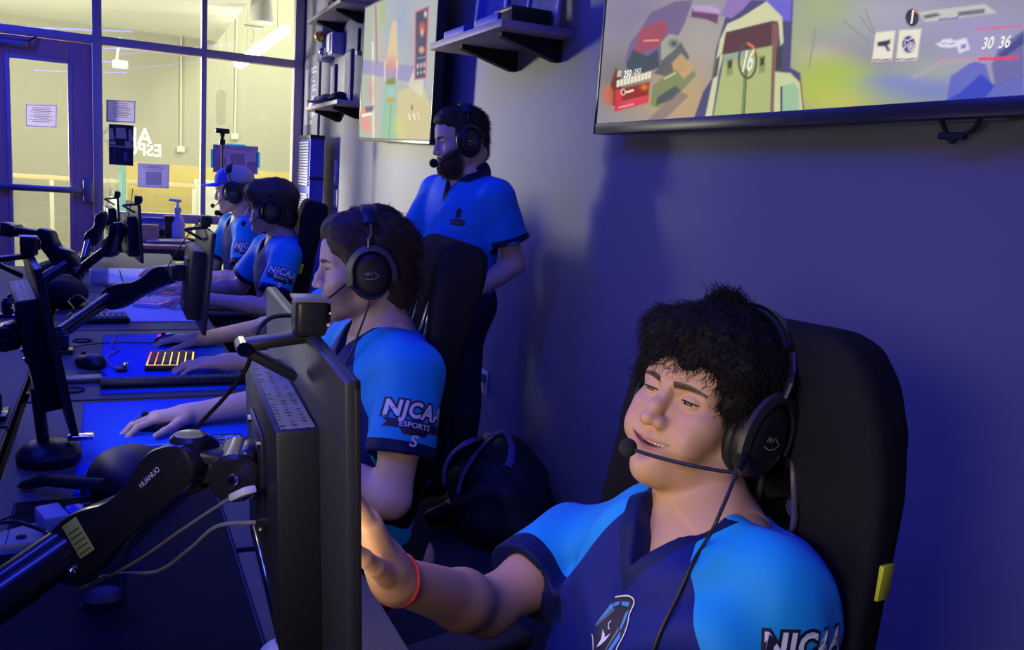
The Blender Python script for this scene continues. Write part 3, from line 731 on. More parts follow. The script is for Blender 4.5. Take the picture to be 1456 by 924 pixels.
def hood_emblem(root, info, o, u, v, k=1.):
    """hooded-figure crest on the chest: pale outline, blue hood panels, grey bars, pale chin piece"""
    tr = info['tree']; mm = .001*k
    W, B, G, N = MB(), MB(), MB(), MB()
    def S(P): return [(x*mm, y*mm) for x, y in P]
    out = [(-22,70), (-8,77), (4,82), (14,82), (18,76), (16,60), (20,45), (21,28), (19,12), (22,0), (18,-14), (8,-32), (0,-48), (-10,-34), (-22,-18), (-34,-6), (-38,6), (-30,14), (-34,22), (-36,35), (-30,52)]
    poly2d(N, S(out), o, u, v, .0009, 0, tr, 5)
    ribbon(W, S(spline(out[:13], 4)), 2.0*mm, o, u, v, .0016, 0, tr)
    ribbon(W, S(spline([(-38,8), (-32,2), (-22,-14), (-10,-30), (0,-46)], 5)), 1.6*mm, o, u, v, .0016, 0, tr)
    for P in ([(-6,70), (10,75), (10,69), (-4,65)], [(-20,62), (-9,69), (-9,64), (-18,57)], [(-27,56), (-21,61), (-19,55), (-38,22)], [(8,58), (12,66), (13,52), (12,36), (8,36)], [(12,34), (17,26), (8,-6), (-2,-28), (2,-6)]): poly2d(B, S(P), o, u, v, .0016, 0, tr, 4)
    for P in ([(-17,56), (-15,53), (-36,20), (-37,22)], [(5,36), (9,34), (0,-4), (-4,-14)]): poly2d(G, S(P), o, u, v, .0016, 0, tr, 4)
    ribbon(W, S([(-14,38), (-16,33), (-12,27), (-10,28)]), 1.8*mm, o, u, v, .0016, 0, tr)
    poly2d(W, S([(-22,22), (-15,18), (-12,14), (-4,24), (-8,12), (-14,2), (-20,-4), (-17,10)]), o, u, v, .0016, 0, tr, 3)
    for mb, m, n, lb in ((N, DARK_INK, 'chest_emblem_backing', 'dark ground of chest crest'), (W, WHITE_INK, 'chest_emblem_outline', 'pale outline of hooded crest'), (B, BLUE_INK, 'chest_emblem_panels', 'light blue hood panels'), (G, GREY_INK, 'chest_emblem_bars', 'grey bars of crest')):
        obj(n, mb, m, root, smooth=0, world=True, label=lb)
HEADSETS = []
# ---- the smiling player in front
nb1 = dep(1010,742,1.13); R1, L1 = dep(824,778,1.32), dep(1098,842,1.04)
pel1 = A(.585,.80,.49); E1, W1 = dep(692,864,1.20), dep(558,822,1.0)
hp = dict(d=(-.42,.05,.9), up=(.95,0,.3), side=(0,-1,0), curl=(.25,.3,.3,.35), thumb=.3, k=.005)
p1, I1 = make_person('person', 'smiling dark-haired player in a navy and blue jersey, reaching to the nearest monitor', H1, nb1, pel1,
    (L1, R1), (L1+A(-.02,-.06,-.26), E1), (A(.44,.52,.775), W1),
    (dict(d=(-1,.1,-.05), up=(0,0,1), side=(0,1,0), curl=(.5,.5,.5,.5)), hp),
    (A(.56,.71,.49), A(.56,.89,.49)), (A(.14,.62,.56), A(.14,.92,.56)), (A(.12,.62,.11), A(.12,.92,.11)),
    h=.004, hh=.0016, headkw=dict(smile=1., open_=.75, lids=.62, cheek=1.08, jaw=1.0), colkw=dict(smile=1., open_=.75, gaze=(.95,.10,-.22), brow=(.02,.012,.01), flush=.06), seed=.7, hs=.003, vdeep=.088, sleeve_r=(.060,.059), arm_r=(.042,.038,.036,.026), sleeve_text=(.35,.105,1.15), wr_noise=.0065, neck_r=.045, skin=(.47,.275,.165))
hair_p1(p1); make_teeth(H1, p1)
_d = ray(862,925); _h = I1['tree'].ray_cast(Vector(EYE), Vector(nrm(_d)))
if _h[0] is not None:
    n = nrm(I1['f']+.15*I1['left']); v = nrm(I1['up']-n*(I1['up']@n)); u = np.cross(v, n); hood_emblem(p1, I1, np.array(_h[0]), u, v, .86)
mb = MB(); w1, e1 = W1, E1; ax = nrm(e1-w1); cw = w1+ax*.010
fr = frame(ax, z=(0,0,1), o=cw); mb.tube([fr[:3,3]+fr[:3,1]*.0325*math.cos(t)+fr[:3,2]*.0305*math.sin(t)+ax*.004*math.sin(2*t) for t in np.linspace(0, 2*pi, 32, endpoint=False)], .0022, 8, closed=True)
obj('wristband', mb, mat('red_cord', (.42,.02,.02), .6), p1, world=True, label='thin red wrist cord')
HEADSETS.append(make_headset('headset', H1, 'black headset with foam boom microphone on the smiling player', boom=P1BOOM, lift=.012, tilt=.045, wide=.006, far=.03))

# ---- hair for the others
def hair(root, H, col, ells, seed, n=3500, ln=.022, lift=.5, back=(0,0,0), grav=.5, h=.005, r=.0009, amp=.003, f=130, curl=.002, name='hair', thin=None):
    m = mat('hair_%s' % seed, col, .65, spec=.3)
    m.name = name
    S = SDF()
    for e in ells: S.ell(H.p(*e[0]), A(*e[1])*H.s, H.R, .022)
    V, F = S.mesh(h, noise=hair_noise(amp, f, hash(seed) % 7 if isinstance(seed, int) else len(seed)*.7), smooth=1)
    C = V[F].mean(1); N = np.cross(V[F[:,1]]-V[F[:,0]], V[F[:,3]]-V[F[:,0]]); ar = np.linalg.norm(N, axis=1); N /= ar[:,None]+1e-12
    L = H.loc(C); pr = np.where(np.linalg.norm(L, axis=1) > .06, ar, 0); i = RNG.choice(len(C), n, p=pr/pr.sum())
    fw, le, up = H.M.T; D = N[i]*lift+fw*back[0]+le*back[1]+up*back[2]+RNG.normal(0, .2, (n, 3))
    V2, F2 = merge([(V, F), add_hair_strands(None, C[i]-N[i]*.004, D, ln, r, 5, curl=curl, curlf=.6, droop=grav, jit=.15, down=-up)])
    return obj_np(name, V2, F2, m, root)
# ---- the player in profile
H2 = Head((.517,1.879,1.172), (-.983,.164,-.085), (-.074,.073,.995))
p2, I2 = make_person('person', 'lightly stubbled brown-haired player in blue jersey seen in profile, hand on a black mouse', H2, (.575,1.87,1.022), (.54,1.86,.52),
    ((.585,1.69,.965), (.555,2.05,.965)), ((.52,1.60,.72), (.46,2.17,.80)), ((.33,1.80,.775), (.175,2.130,.772)),
    (dict(d=(-1,.15,-.1), up=(0,0,1), side=(0,1,0), curl=(.5,.5,.5,.5)), dict(d=(-1,-.12,-.02), up=(0,.10,1), side=(0,-1,0), curl=(.52,.55,.6,.65), thumb=.15, spread=.16, size=1.02)),
    ((.62,1.77,.50), (.62,1.95,.50)), ((.22,1.72,.56), (.22,2.0,.56)), ((.20,1.72,.11), (.20,2.0,.11)),
    h=.0045, hh=.002, hn=.002, skin=(.60,.40,.31), lips=(.34,.13,.14), headkw=dict(lids=.5, nose=1.02, open_=.35), colkw=dict(brow=(.035,.02,.014), stubble=.5, stub_col=(.10,.06,.045), open_=.35), seed=2.1, sleeve_text=(.15,.075,1.25), hs=.0035, sleeve_r=(.066,.074), t_sleeve=.66)
hair(p2, H2, (.050,.030,.020), [((-.022,0,.048), (.105,.088,.082)), ((.026,0,.086), (.056,.070,.038)), ((.046,-.02,.080), (.040,.055,.024)), ((.036,.052,.060), (.034,.028,.034)), ((-.062,0,-.015), (.056,.074,.075)), ((-.068,0,-.070), (.040,.058,.040)), ((.018,.074,.022), (.026,.012,.040)), ((.018,-.074,.022), (.026,.012,.040))], 'brown', 5000, .026, .25, (-.85,0,.15), .5, .004, .0008, curl=.003)
HEADSETS.append(make_headset('headset', H2, 'black headset with grey metal yokes on the player in profile', 'metal', lift=.0, tilt=.012, wide=.004))
# ---- the player hidden behind him: hands, forearms and a knee show
H2b = Head((.83,2.92,1.15), (-.99,.05,-.1), (-.08,0,1))
p2b, I2b = make_person('person', 'mostly hidden player resting both hands on the lit keypad and glowing mouse', H2b, (.86,2.92,1.0), (.74,2.92,.52),
    ((.85,2.75,.95), (.83,3.09,.95)), ((.66,2.60,.80), (.62,3.22,.80)), ((.325,2.665,.780), (.285,3.08,.772)),
    (dict(d=(-1,.22,-.06), up=(0,0,1), side=(.1,1,0), curl=(.35,.4,.4,.45), thumb=.2, spread=.14), dict(d=(-1,.32,-.02), up=(0,0,1), side=(0,-1,0), curl=(.5,.5,.55,.6), thumb=.3)),
    ((.80,2.83,.50), (.80,3.01,.50)), ((.475,2.88,.79), (.42,3.1,.56)), ((.62,2.85,.40), (.35,3.08,.11)),
    h=.006, hh=.004, hn=.0024, skin=(.56,.37,.28), headkw=dict(lids=.45), colkw=dict(brow=(.03,.02,.015)), seed=3.3, sleeve_text=None, hs=.006, pants=DENIM)
hair(p2b, H2b, (.03,.02,.014), [((-.02,0,.05), (.104,.086,.078)), ((.05,0,.082), (.05,.07,.034)), ((-.06,0,-.02), (.054,.074,.075))], 'dark brown', 1200, .02, .3, (-.4,0,.1), .5, .006, .0012)
# ---- the bespectacled player
H3 = Head((.657,3.994,1.205), (-.97,.226,-.093), (-.114,-.083,.99))
p3, I3 = make_person('person', 'player with a brown fringe and glasses in blue jersey, arms on the desk', H3, (.715,3.985,1.055), (.74,3.98,.53),
    ((.70,3.81,.995), (.67,4.165,.995)), ((.62,3.74,.775), (.56,4.27,.79)), ((.375,3.90,.790), (.315,4.20,.792)),
    (dict(d=(-1,.25,-.05), up=(0,0,1), side=(0,1,0), curl=(.4,.4,.45,.5), thumb=.2), dict(d=(-1,-.05,.0), up=(0,0,1), side=(0,-1,0), curl=(.5,.5,.55,.6), thumb=.3)),
    ((.74,3.89,.50), (.74,4.07,.50)), ((.34,3.82,.56), (.34,4.15,.56)), ((.32,3.82,.11), (.32,4.15,.11)),
    h=.006, hh=.003, hn=.0028, skin=(.58,.38,.29), headkw=dict(lids=.4), colkw=dict(brow=(.05,.03,.02)), seed=4.4, sleeve_text=(.2,.075,1.2), hs=.005, t_sleeve=.72)
hair(p3, H3, (.075,.048,.030), [((-.022,0,.045), (.112,.096,.086)), ((.052,0,.075), (.055,.078,.048)), ((.072,0,.062), (.024,.066,.024)), ((.030,.066,.040), (.036,.022,.040)), ((.030,-.066,.040), (.036,.022,.040)), ((-.058,0,-.03), (.062,.084,.085))], 'chestnut', 4000, .020, .25, (.2,0,-.3), .6, .005, .0010)
HEADSETS.append(make_headset('headset', H3, 'black headset over the fringe of the bespectacled player', lift=-.018, wide=.0))
g = thing('glasses', 'thin-framed glasses on the player with the brown fringe', 'glasses', M=H3.mat4())
for q in (1,-1):
    mb = MB(); mb.tube([A(.094-.004*abs(math.cos(t)+1)*.5, q*(.033+.024*math.cos(t)), -.002+.019*math.sin(t)) for t in np.linspace(0, 2*pi, 28, endpoint=False)], .0013, 6, closed=True); obj('rim', mb, mat('wire_gold', (.35,.30,.24), .3, .8), g)
    mb = MB(); mb.tube([A(.088,q*.057,.002), A(.03,q*.078,.004), A(-.01,q*.080,.0)], .0012, 6); obj('temple', mb, mat('wire_gold'), g)
mb = MB(); mb.tube([A(.092,.010,.002), A(.097,0,.005), A(.092,-.010,.002)], .0012, 6); obj('bridge', mb, mat('wire_gold'), g)
# ---- the player in the cap
H4 = Head((.598,4.794,1.248), (-.944,.288,-.164), (-.172,-.005,.985))
p4, I4 = make_person('person', 'player in a blue and grey baseball cap, farthest along the desks', H4, (.655,4.79,1.095), (.70,4.79,.53),
    ((.645,4.615,1.045), (.61,4.97,1.045)), ((.61,4.53,.80), (.52,5.05,.80)), ((.37,4.72,.786), (.30,5.0,.79)),
    (dict(d=(-1,.15,-.05), up=(0,0,1), side=(0,1,0), curl=(.4,.4,.45,.5), thumb=.2), dict(d=(-1,-.05,-.02), up=(0,0,1), side=(0,-1,0), curl=(.5,.5,.55,.6), thumb=.3)),
    ((.70,4.70,.50), (.70,4.88,.50)), ((.30,4.66,.56), (.30,4.95,.56)), ((.28,4.66,.11), (.28,4.95,.11)),
    h=.006, hh=.003, hn=.003, skin=(.58,.39,.31), headkw=dict(lids=.4, nose=.95), colkw=dict(brow=(.05,.03,.02)), seed=5.1, sleeve_text=(.2,.075,1.2), hs=.005, t_sleeve=.72)
hair(p4, H4, (.07,.05,.035), [((-.055,0,.005), (.050,.076,.055)), ((-.02,.070,.012), (.035,.012,.03)), ((-.02,-.070,.012), (.035,.012,.03)), ((-.07,0,-.04), (.034,.056,.03))], 'sandy', 1200, .012, .3, (0,0,-.3), .6, .004, .0009)
capb = mat('cap_blue', (.03,.06,.55), .8, bump=.2, bscale=700); capg = mat('cap_mesh_grey', (.50,.48,.44), .9, bump=.6, bscale=900)
for nm, m_, sgn in (('cap_front', capb, 1), ('cap_mesh_back', capg, -1)):
    S = SDF(); S.ell(H4.p(-.010,0,.060), (.104,.084,.070), H4.R)
    def cutf(X, Y, Z, sgn=sgn):
        M = H4.M; c = H4.c; lx = M[0,0]*(X-c[0])+M[1,0]*(Y-c[1])+M[2,0]*(Z-c[2]); lz = M[0,2]*(X-c[0])+M[1,2]*(Y-c[1])+M[2,2]*(Z-c[2])
        return np.minimum(sgn*(lx-.012), (lz-.030))
    S.fn(cutf, H4.c-.2, H4.c+.25, .002, True); V, F = S.mesh(.004, smooth=1); obj_np(nm, V, F, m_, p4)
mb = MB(); n = 15; a = np.linspace(-1.25, 1.25, n); top = []
for zz in (0, -.004):
    for rr in (0, 1):
        for t in a: top.append(H4.p(.062*math.cos(t)+.010+rr*.092*max(0, math.cos(t))**.6, .080*math.sin(t)*(1-.06*rr), .050+zz-.006*rr-.012*abs(math.sin(t))**2*(1 if rr else .4)))
q = lambda s_, r_, i: (s_*2+r_)*n+i
F = [[q(0,0,i), q(0,1,i), q(0,1,i+1), q(0,0,i+1)] for i in range(n-1)]+[[q(1,0,i+1), q(1,1,i+1), q(1,1,i), q(1,0,i)] for i in range(n-1)]+[[q(0,1,i), q(1,1,i), q(1,1,i+1), q(0,1,i+1)] for i in range(n-1)]
mb.add(top, F); obj('cap_brim', mb, capb, p4, world=True, smooth=60)
HEADSETS.append(make_headset('headset', H4, 'black headset worn over the baseball cap', lift=.0, tilt=-.012, wide=.002))
# ---- the man standing at the wall
H5 = Head((1.238,3.158,1.537), (-.972,.06,-.20), (-.13,.05,.985), 1.03)
p5, I5 = make_person('person', 'bearded man in a blue polo shirt standing against the wall', H5, (1.290,3.15,1.385), (1.26,3.16,.90),
    ((1.335,2.985,1.325), (1.215,3.325,1.325)), ((1.425,2.975,1.075), (1.14,3.42,1.06)), ((1.245,3.01,.935), (1.06,3.30,.90)),
    (dict(d=(-.45,.25,-.85), up=(.3,-.9,-.2), side=(-.8,0,.5), curl=(.9,.95,1.,1.), thumb=.8), dict(d=(-.5,-.2,-.8), up=(.4,.8,-.2), side=(-.8,0,.5), curl=(.4,.45,.5,.5), thumb=.3)),
    ((1.27,3.07,.86), (1.24,3.25,.86)), ((1.27,3.05,.48), (1.25,3.28,.48)), ((1.29,3.04,.10), (1.27,3.30,.10)),
    h=.006, hh=.0025, hn=.0028, skin=(.58,.40,.32), headkw=dict(lids=.85, beard=1), colkw=dict(brow=(.04,.025,.018), stubble=.92, stub_col=(.035,.022,.016)), seed=6.2, sleeve_text=None, hs=.004, shirt='polo', collar=1, t_sleeve=.66, belly=1.10, girth=1.06, hem=.795, sleeve_r=(.068,.082), base=(1.26,3.16,0))
hair(p5, H5, (.035,.022,.016), [((-.020,0,.048), (.103,.084,.079)), ((.026,0,.086), (.056,.068,.034)), ((.046,0,.084), (.032,.056,.022)), ((-.06,0,-.01), (.052,.070,.065)), ((-.075,0,-.065), (.026,.050,.03)), ((.012,.070,.015), (.022,.010,.034)), ((.012,-.070,.015), (.022,.010,.034))], 'dark chestnut', 3500, .016, .35, (-.5,0,.3), .3, .0045, .0009)
bv, bf = I5['BV'], I5['BF']; C = bv[bf].mean(1); N = np.cross(bv[bf[:,1]]-bv[bf[:,0]], bv[bf[:,3]]-bv[bf[:,0]]); ar = np.linalg.norm(N, axis=1); N /= ar[:,None]+1e-12; L = H5.loc(C)
w = (np.clip((L[:,0]-.012)/.02, 0, 1)*np.clip((-.044-L[:,2])/.016+np.clip((np.abs(L[:,1])-.035)/.03, 0, 1)*.8, 0, 1))*(np.linalg.norm(L, axis=1) < .15)*ar*(1-np.exp(-((L[:,2]+.066)/.007)**2-(L[:,1]/.024)**2)); i = RNG.choice(len(C), 3500, p=w/w.sum())
V, F = add_hair_strands(None, C[i]-N[i]*.001, N[i]*.5-H5.M.T[2]*.8+RNG.normal(0, .25, (3500, 3)), .010, .0007, 4, curl=.001, droop=.2); obj_np('beard', V, F, mat('beard_brown', (.10,.065,.045), .7, spec=.25), p5)
HEADSETS.append(make_headset('headset', H5, 'black headset on the bearded standing man', lift=-.004, foam=.017))
mb = MB(); n = nrm(I5['f']+.25*I5['left']); v = nrm(A(0,0,1)-n*n[2]); u = np.cross(v, n); o = I5['nb']+I5['f']*.14+I5['left']*.085-A(0,0,.155)
poly2d(mb, [(-.010,.030), (-.004,.042), (.006,.044), (.014,.034), (.010,.020), (.016,.006), (.006,.010), (0,-.002), (-.006,.010), (-.014,.008), (-.008,.020)], o, u, v, .0015, 0, I5['tree'], 3)
obj('chest_emblem', mb, DARK_INK, p5, smooth=0, world=True, label='dark crest on polo chest')
mb = MB(); poly2d(mb, [(-.034,0), (.034,0), (.030,-.022), (-.030,-.022)], o, u, v, .0014, 0, I5['tree'], 5); obj('chest_emblem_banner', mb, DARK_INK, p5, smooth=0, world=True, label='dark banner under polo crest')
mb = MB(); add_text(mb, 'ESPORTS', .014, o-v*.011, u, v, .0003, .0022, 0, 0, 1.1, I5['tree']); obj('chest_lettering', mb, GREY_INK, p5, smooth=0, world=True)
for k in (.02, .06, .10):
    hcast = I5['tree'].ray_cast(Vector(I5['nb']+I5['f']*.4-I5['up']*(.11+k)), Vector(-I5['f']))
    if hcast[0] is not None: mb = MB(); mb.ball(hcast[0], (.005,.005,.005), 8); obj('shirt_button', mb, mat('button', (.3,.35,.5), .4), p5, world=True)
# ------------------------------------------------------------------ the room
WX, WY = 1.65, 8.36
m_wall = mat('wall_paint_slate', (.170,.165,.245), .62, var=.06, vscale=3, bump=.12, bscale=260)
m_mull = mat('mullion_aluminium', (.55,.45,.48), .42, .2)
m_doorp = mat('door_paint', (.62,.34,.36), .45, var=.08, vscale=5)
m_carpet = mat('carpet_charcoal', (.035,.035,.042), .95, bump=.9, bscale=420, var=.35, vscale=60)
m_black = mat('black_plastic', (.013,.013,.015), .42); m_blackm = mat('black_matte', (.010,.010,.011), .75); m_gloss = mat('black_gloss', (.008,.008,.010), .12)
m_chrome = mat('chrome', (.75,.75,.77), .12, 1.); m_steel = mat('steel_dull', (.35,.35,.37), .35, .9); m_white = mat('white_plastic', (.65,.65,.66), .4)
def thin_glass(name, tint, f0=.04, edge=.5, rough=.02):
    m = mat(name, tint, rough); nt = m.node_tree; out = nt.nodes['Material Output']
    t = nt.nodes.new('ShaderNodeBsdfTransparent'); t.inputs[0].default_value = (*tint, 1); g = nt.nodes.new('ShaderNodeBsdfGlossy'); g.inputs['Roughness'].default_value = rough
    lw = nt.nodes.new('ShaderNodeLayerWeight'); lw.inputs[0].default_value = .35; r = nt.nodes.new('ShaderNodeMapRange'); r.inputs['To Min'].default_value = f0; r.inputs['To Max'].default_value = edge
    x = nt.nodes.new('ShaderNodeMixShader'); nt.links.new(lw.outputs['Facing'], r.inputs['Value']); nt.links.new(r.outputs[0], x.inputs[0])
    nt.links.new(t.outputs[0], x.inputs[1]); nt.links.new(g.outputs[0], x.inputs[2]); nt.links.new(x.outputs[0], out.inputs[0]); return m
m_glass = thin_glass('pane_glass', (.96,.985,.97), .03, .4, 0.)
mb = MB(); mb.box((-4,-2.5,-.06), (WX+.02,WY+.05,0)); obj('floor', mb, m_carpet, kind='structure', smooth=0)
mb = MB(); mb.box((WX,-2.5,0), (WX+.12,WY+.12,3.6)); obj('wall_right', mb, m_wall, kind='structure', smooth=0)
mb = MB(); mb.box((WX-.012,-2.4,0), (WX-.001,WY-.07,.10), .003); obj('baseboard_right', mb, mat('baseboard_black', (.015,.015,.018), .5), kind='structure')
# window wall: measured mullion lines
def wx(px, py=150, Y=WY): return onY(px, py, Y)[0]
xm = [wx(139,150), wx(289,150), wx(420,150)]
def wz(px, py): return onY(px, py, WY)[2]
z_tr = wz(200,65); z_sill = .86; z_top = 3.25; x0 = -1.02
mw = .055
w1 = thing('window_1', None, None); w1['kind'] = 'structure'
def mull(name, lo, hi, parent): 
    mb = MB(); mb.box(lo, hi, .004); return obj(name, mb, m_mull, parent)
yA, yB = WY-.06, WY+.06
for x, w in ((xm[0], .075), (xm[1], .045), (xm[2]+.015, .085)): mull('mullion', (x-w/2,yA,0), (x+w/2,yB,z_top), w1)
mull('mullion', (x0-.08,yA,0), (x0,yB,z_top), w1)
mull('transom', (x0,yA+.006,z_tr-.035), (xm[2],yB-.006,z_tr+.035), w1); mull('transom', (x0,yA,z_top), (xm[2],yB,z_top+.08), w1)
mull('sill', (xm[0],yA+.006,z_sill-.04), (xm[2],yB-.006,z_sill+.04), w1); mull('sill', (xm[0],yA,.0), (xm[2],yB,.10), w1)
def pane(lo, hi):
    mb = MB(); mb.box(lo, hi); return obj('pane', mb, m_glass, w1, smooth=0)
yg = WY-.004
for a, b in ((xm[0], xm[1]), (xm[1], xm[2])):
    pane((a,yg,z_sill), (b,yg+.008,z_tr)); pane((a,yg,z_tr), (b,yg+.008,z_top)); pane((a,yg,.1), (b,yg+.008,z_sill))
pane((x0,yg,z_tr), (xm[0],yg+.008,z_top))
mb = MB(); mb.box((xm[2]+.05,yA,0), (WX,yB,3.6)); mb.box((-4,yA,0), (-2.9,yB,3.6)); mb.box((-2.9,yA,z_top+.08), (x0-.08,yB,3.6)); mb.box((x0-.08,yA,z_top+.08), (xm[2]+.05,yB,3.6)); obj('wall_far', mb, mat('wall_far_paint', (.10,.09,.14), .6, var=.05), kind='structure', smooth=0)
w2 = thing('window_2', None, None); w2['kind'] = 'structure'  # unseen glazing left of the door, added so fill light reaches the right wall
mull('mullion', (-2.95,yA,0), (-2.87,yB,z_top), w2); mull('transom', (-2.87,yA+.006,z_top), (x0-.08,yB-.006,z_top+.08), w2); mull('sill', (-2.87,yA+.006,0), (x0-.08,yB-.006,.10), w2)
mb = MB(); mb.box((-2.87,yg,.1), (x0-.08,yg+.008,z_top)); obj('pane', mb, m_glass, w2, smooth=0)
# door
d1 = thing('door_1', None, None); d1['kind'] = 'structure'
dx0, dx1, dz1 = x0, xm[0]-.04, z_tr-.04; lx0, lx1 = wx(15,200), wx(100,200); lz1, lz0 = wz(55,85), .22
yd0, yd1 = WY-.035, WY+.02
mb = MB()
mb.box((dx0,yd0,.01), (lx0,yd1,dz1), .003); mb.box((lx1,yd0,.01), (dx1,yd1,dz1), .003); mb.box((lx0,yd0,lz1), (lx1,yd1,dz1), .003); mb.box((lx0,yd0,.01), (lx1,yd1,lz0), .003)
obj('door_leaf', mb, m_doorp, d1)
mb = MB()
for a, b in (((lx0-.02,yd0-.012,lz0-.02), (lx0+.012,yd0+.01,lz1+.02)), ((lx1-.012,yd0-.012,lz0-.02), (lx1+.02,yd0+.01,lz1+.02)), ((lx0,yd0-.012,lz1-.012), (lx1,yd0+.01,lz1+.02)), ((lx0,yd0-.012,lz0-.02), (lx1,yd0+.01,lz0+.012))): mb.box(a, b, .003)
obj('glazing_bead', mb, m_mull, d1)
mb = MB(); mb.box((lx0,WY-.008,lz0), (lx1,WY,lz1)); obj('door_pane', mb, m_glass, d1, smooth=0)
zb = wz(60,268)+.0; zb = onY(60,268,WY-.10)[2]
mb = MB(); mb.box((dx0+.03,WY-.115,zb-.028), (wx(118,272,WY-.1),WY-.065,zb+.028), .01); obj('push_bar', mb, m_steel, d1)
mb = MB(); mb.box((wx(118,272,WY-.1),WY-.12,zb-.10), (wx(132,272,WY-.1),WY-.035,zb+.10), .014); obj('latch_case', mb, mat('latch_grey', (.28,.26,.30), .4, .4), d1)
zc = onY(20,60,WY-.1)[2]; mb = MB(); mb.box((dx0+.02,WY-.11,zc-.03), (wx(40,60,WY-.1),WY-.036,zc+.03), .008); obj('door_closer', mb, m_steel, d1)
mb = MB(); mb.bar((wx(40,60,WY-.1),WY-.10,zc+.02), (wx(52,48,WY-.05),WY-.06,zc+.07), .02, .012); obj('closer_arm', mb, m_black, d1)
# ------------------------------------------------------------------ the corridor beyond the glass
CY = 12.6
m_cw = mat('corridor_wall', (.46,.46,.40), .85, bump=.7, bscale=90, var=.06, vscale=25)
mb = MB(); mb.box((-6,CY,0), (7,CY+.1,6)); obj('wall_corridor_back', mb, m_cw, kind='structure', smooth=0)
mb = MB(); mb.box((-6,WY+.06,-.05), (7,CY,0)); obj('floor_corridor', mb, mat('corridor_floor', (.5,.5,.46), .35), kind='structure', smooth=0)
mb = MB(); mb.box((4.6,WY+.06,0), (4.7,CY,6)); mb.box((-5,WY+.06,0), (-4.9,CY,6)); obj('wall_corridor_ends', mb, m_cw, kind='structure', smooth=0)
# lower white soffit over the left part with a slanted edge, high ceiling over the right
m_sof = mat('soffit_white', (.84,.85,.80), .8)
mb = MB(); sp = [onZ(x, y, 3.02)[:2] for x, y in ((147,62),(286,71),(306,62),(356,0))]; e_ = sp[3]+(sp[3]-sp[2])*.25
mb.prism([(-6,WY+.07), (float(e_[0]),WY+.07), tuple(sp[3]), tuple(sp[2]), tuple(sp[1]), tuple(sp[0]), (-6,float(sp[0][1]))], .35, np.array(Matrix.Translation((0,0,3.02)))); obj('soffit', mb, m_sof, kind='structure', smooth=0)
mb = MB(); mb.box((-6,WY+.06,5.2), (7,CY,5.3)); obj('ceiling_corridor', mb, m_sof, kind='structure', smooth=0)
# wainscot panel and handrail along the back wall
mb = MB(); zr = onY(560/3.3,260,CY)[2]; xw0 = onY(175,250,CY)[0]
mb.box((xw0,CY-.03,0), (6,CY,onY(240,234,CY)[2]), .004); obj('trim_1', mb, mat('wainscot_ochre', (.62,.52,.20), .6, var=.1, vscale=6), kind='structure')
r = thing('handrail', 'pale wooden handrail on posts in the corridor beyond the glass', 'handrail', (0,CY-.4,0))
rail_m = mat('rail_wood', (.80,.66,.40), .5)
pA, pB = onY(0,249,CY-.4), onY(278,264,CY-.4); zr = (pA[2]+pB[2])/2
mb = MB(); mb.box((pA[0]-1,CY-.42,zr-.03), (pB[0],CY-.38,zr+.03), .008); obj('top_rail', mb, rail_m, r, world=True)
for q in (0,.35,.7,1):
    x = pB[0]-.02-q*2.4; mb = MB(); mb.box((x-.025,CY-.42,0), (x+.025,CY-.38,zr-.03), .004); obj('post', mb, mat('rail_post', (.75,.72,.6), .5), r, world=True)
for k in range(5):
    z = zr-.16-k*.17; mb = MB(); mb.tube([(pA[0]-1,CY-.4,z), (pB[0],CY-.4,z)], .004, 6); obj('cable', mb, m_steel, r, world=True)
# white door frame seen behind the rail
mb = MB(); xa = onY(275,300,CY-.05)[0]; mb.box((xa,CY-.06,0), (xa+.05,CY-.032,onY(280,255,CY)[2]), .004); mb.box((xa+.05,CY-.058,onY(280,255,CY)[2]-.05), (xa+1.4,CY-.032,onY(280,255,CY)[2]), .004); mb.box((xa+.05,CY-.05,0), (xa+1.35,CY-.035,onY(280,255,CY)[2]-.05)); obj('trim_2', mb, mat('white_paint', (.75,.76,.72), .5), kind='structure')
# teal column at the back
mb = MB(); mb.box((onY(169,270,12.)[0],11.95,0), (onY(179,270,12.)[0],12.05,onY(175,232,12.)[2]), .01); obj('trim_3', mb, mat('teal_post', (.20,.42,.44), .5), kind='structure')
lamp_m = mat('tube_lamp', (1,1,1), .5, emit=(1.,.96,.80), estr=14.)
body_m = mat('lamp_body', (.7,.7,.68), .5)
a, b = onY(337,93,10.6), onY(409,40,9.9)
t = thing('tube_light', 'glowing linear tube light hanging in the corridor', 'ceiling light', tuple((a+b)/2))
mb = MB(); mb.bar(a, b, .12, .09, bev=.03); obj('diffuser', mb, lamp_m, t, world=True)
mb = MB(); mb.bar(a+A(0,0,.04), b+A(0,0,.04), .06, .03); obj('housing', mb, body_m, t, world=True)
for q in (a*.8+b*.2, a*.2+b*.8): mb = MB(); mb.tube([q+A(0,0,.05), q+A(0,0,5.2-q[2])], .003, 6); obj('suspension_wire', mb, m_steel, t, world=True)
c = onY(372,15,9.6); t = thing('pendant_light', 'white cylindrical pendant lamp above the corridor', 'pendant lamp', tuple(c))
mb = MB(); mb.lathe([(.02,.45), (.075,.44), (.11,.10), (.132,-.10), (.128,-.12), (.10,-.115)], 32); obj('shade', mb, body_m, t)
mb = MB(); mb.tube([(0,0,.45), (0,0,5.2-c[2])], .006, 8); obj('stem', mb, body_m, t)
c = onY(360,38,9.7); t = thing('ceiling_bracket', 'small white ceiling bracket with a hanging cord beyond the glass', 'bracket', tuple(c))
mb = MB(); mb.box((-.10,-.05,-.01), (.10,.05,.01), .004); obj('plate', mb, body_m, t)
mb = MB(); mb.tube(spline([(-.03,0,-.01), (-.035,0,-.10), (-.01,0,-.16), (.01,0,-.10), (.0,0,-.01)], 6), .004, 6); obj('cord', mb, body_m, t)
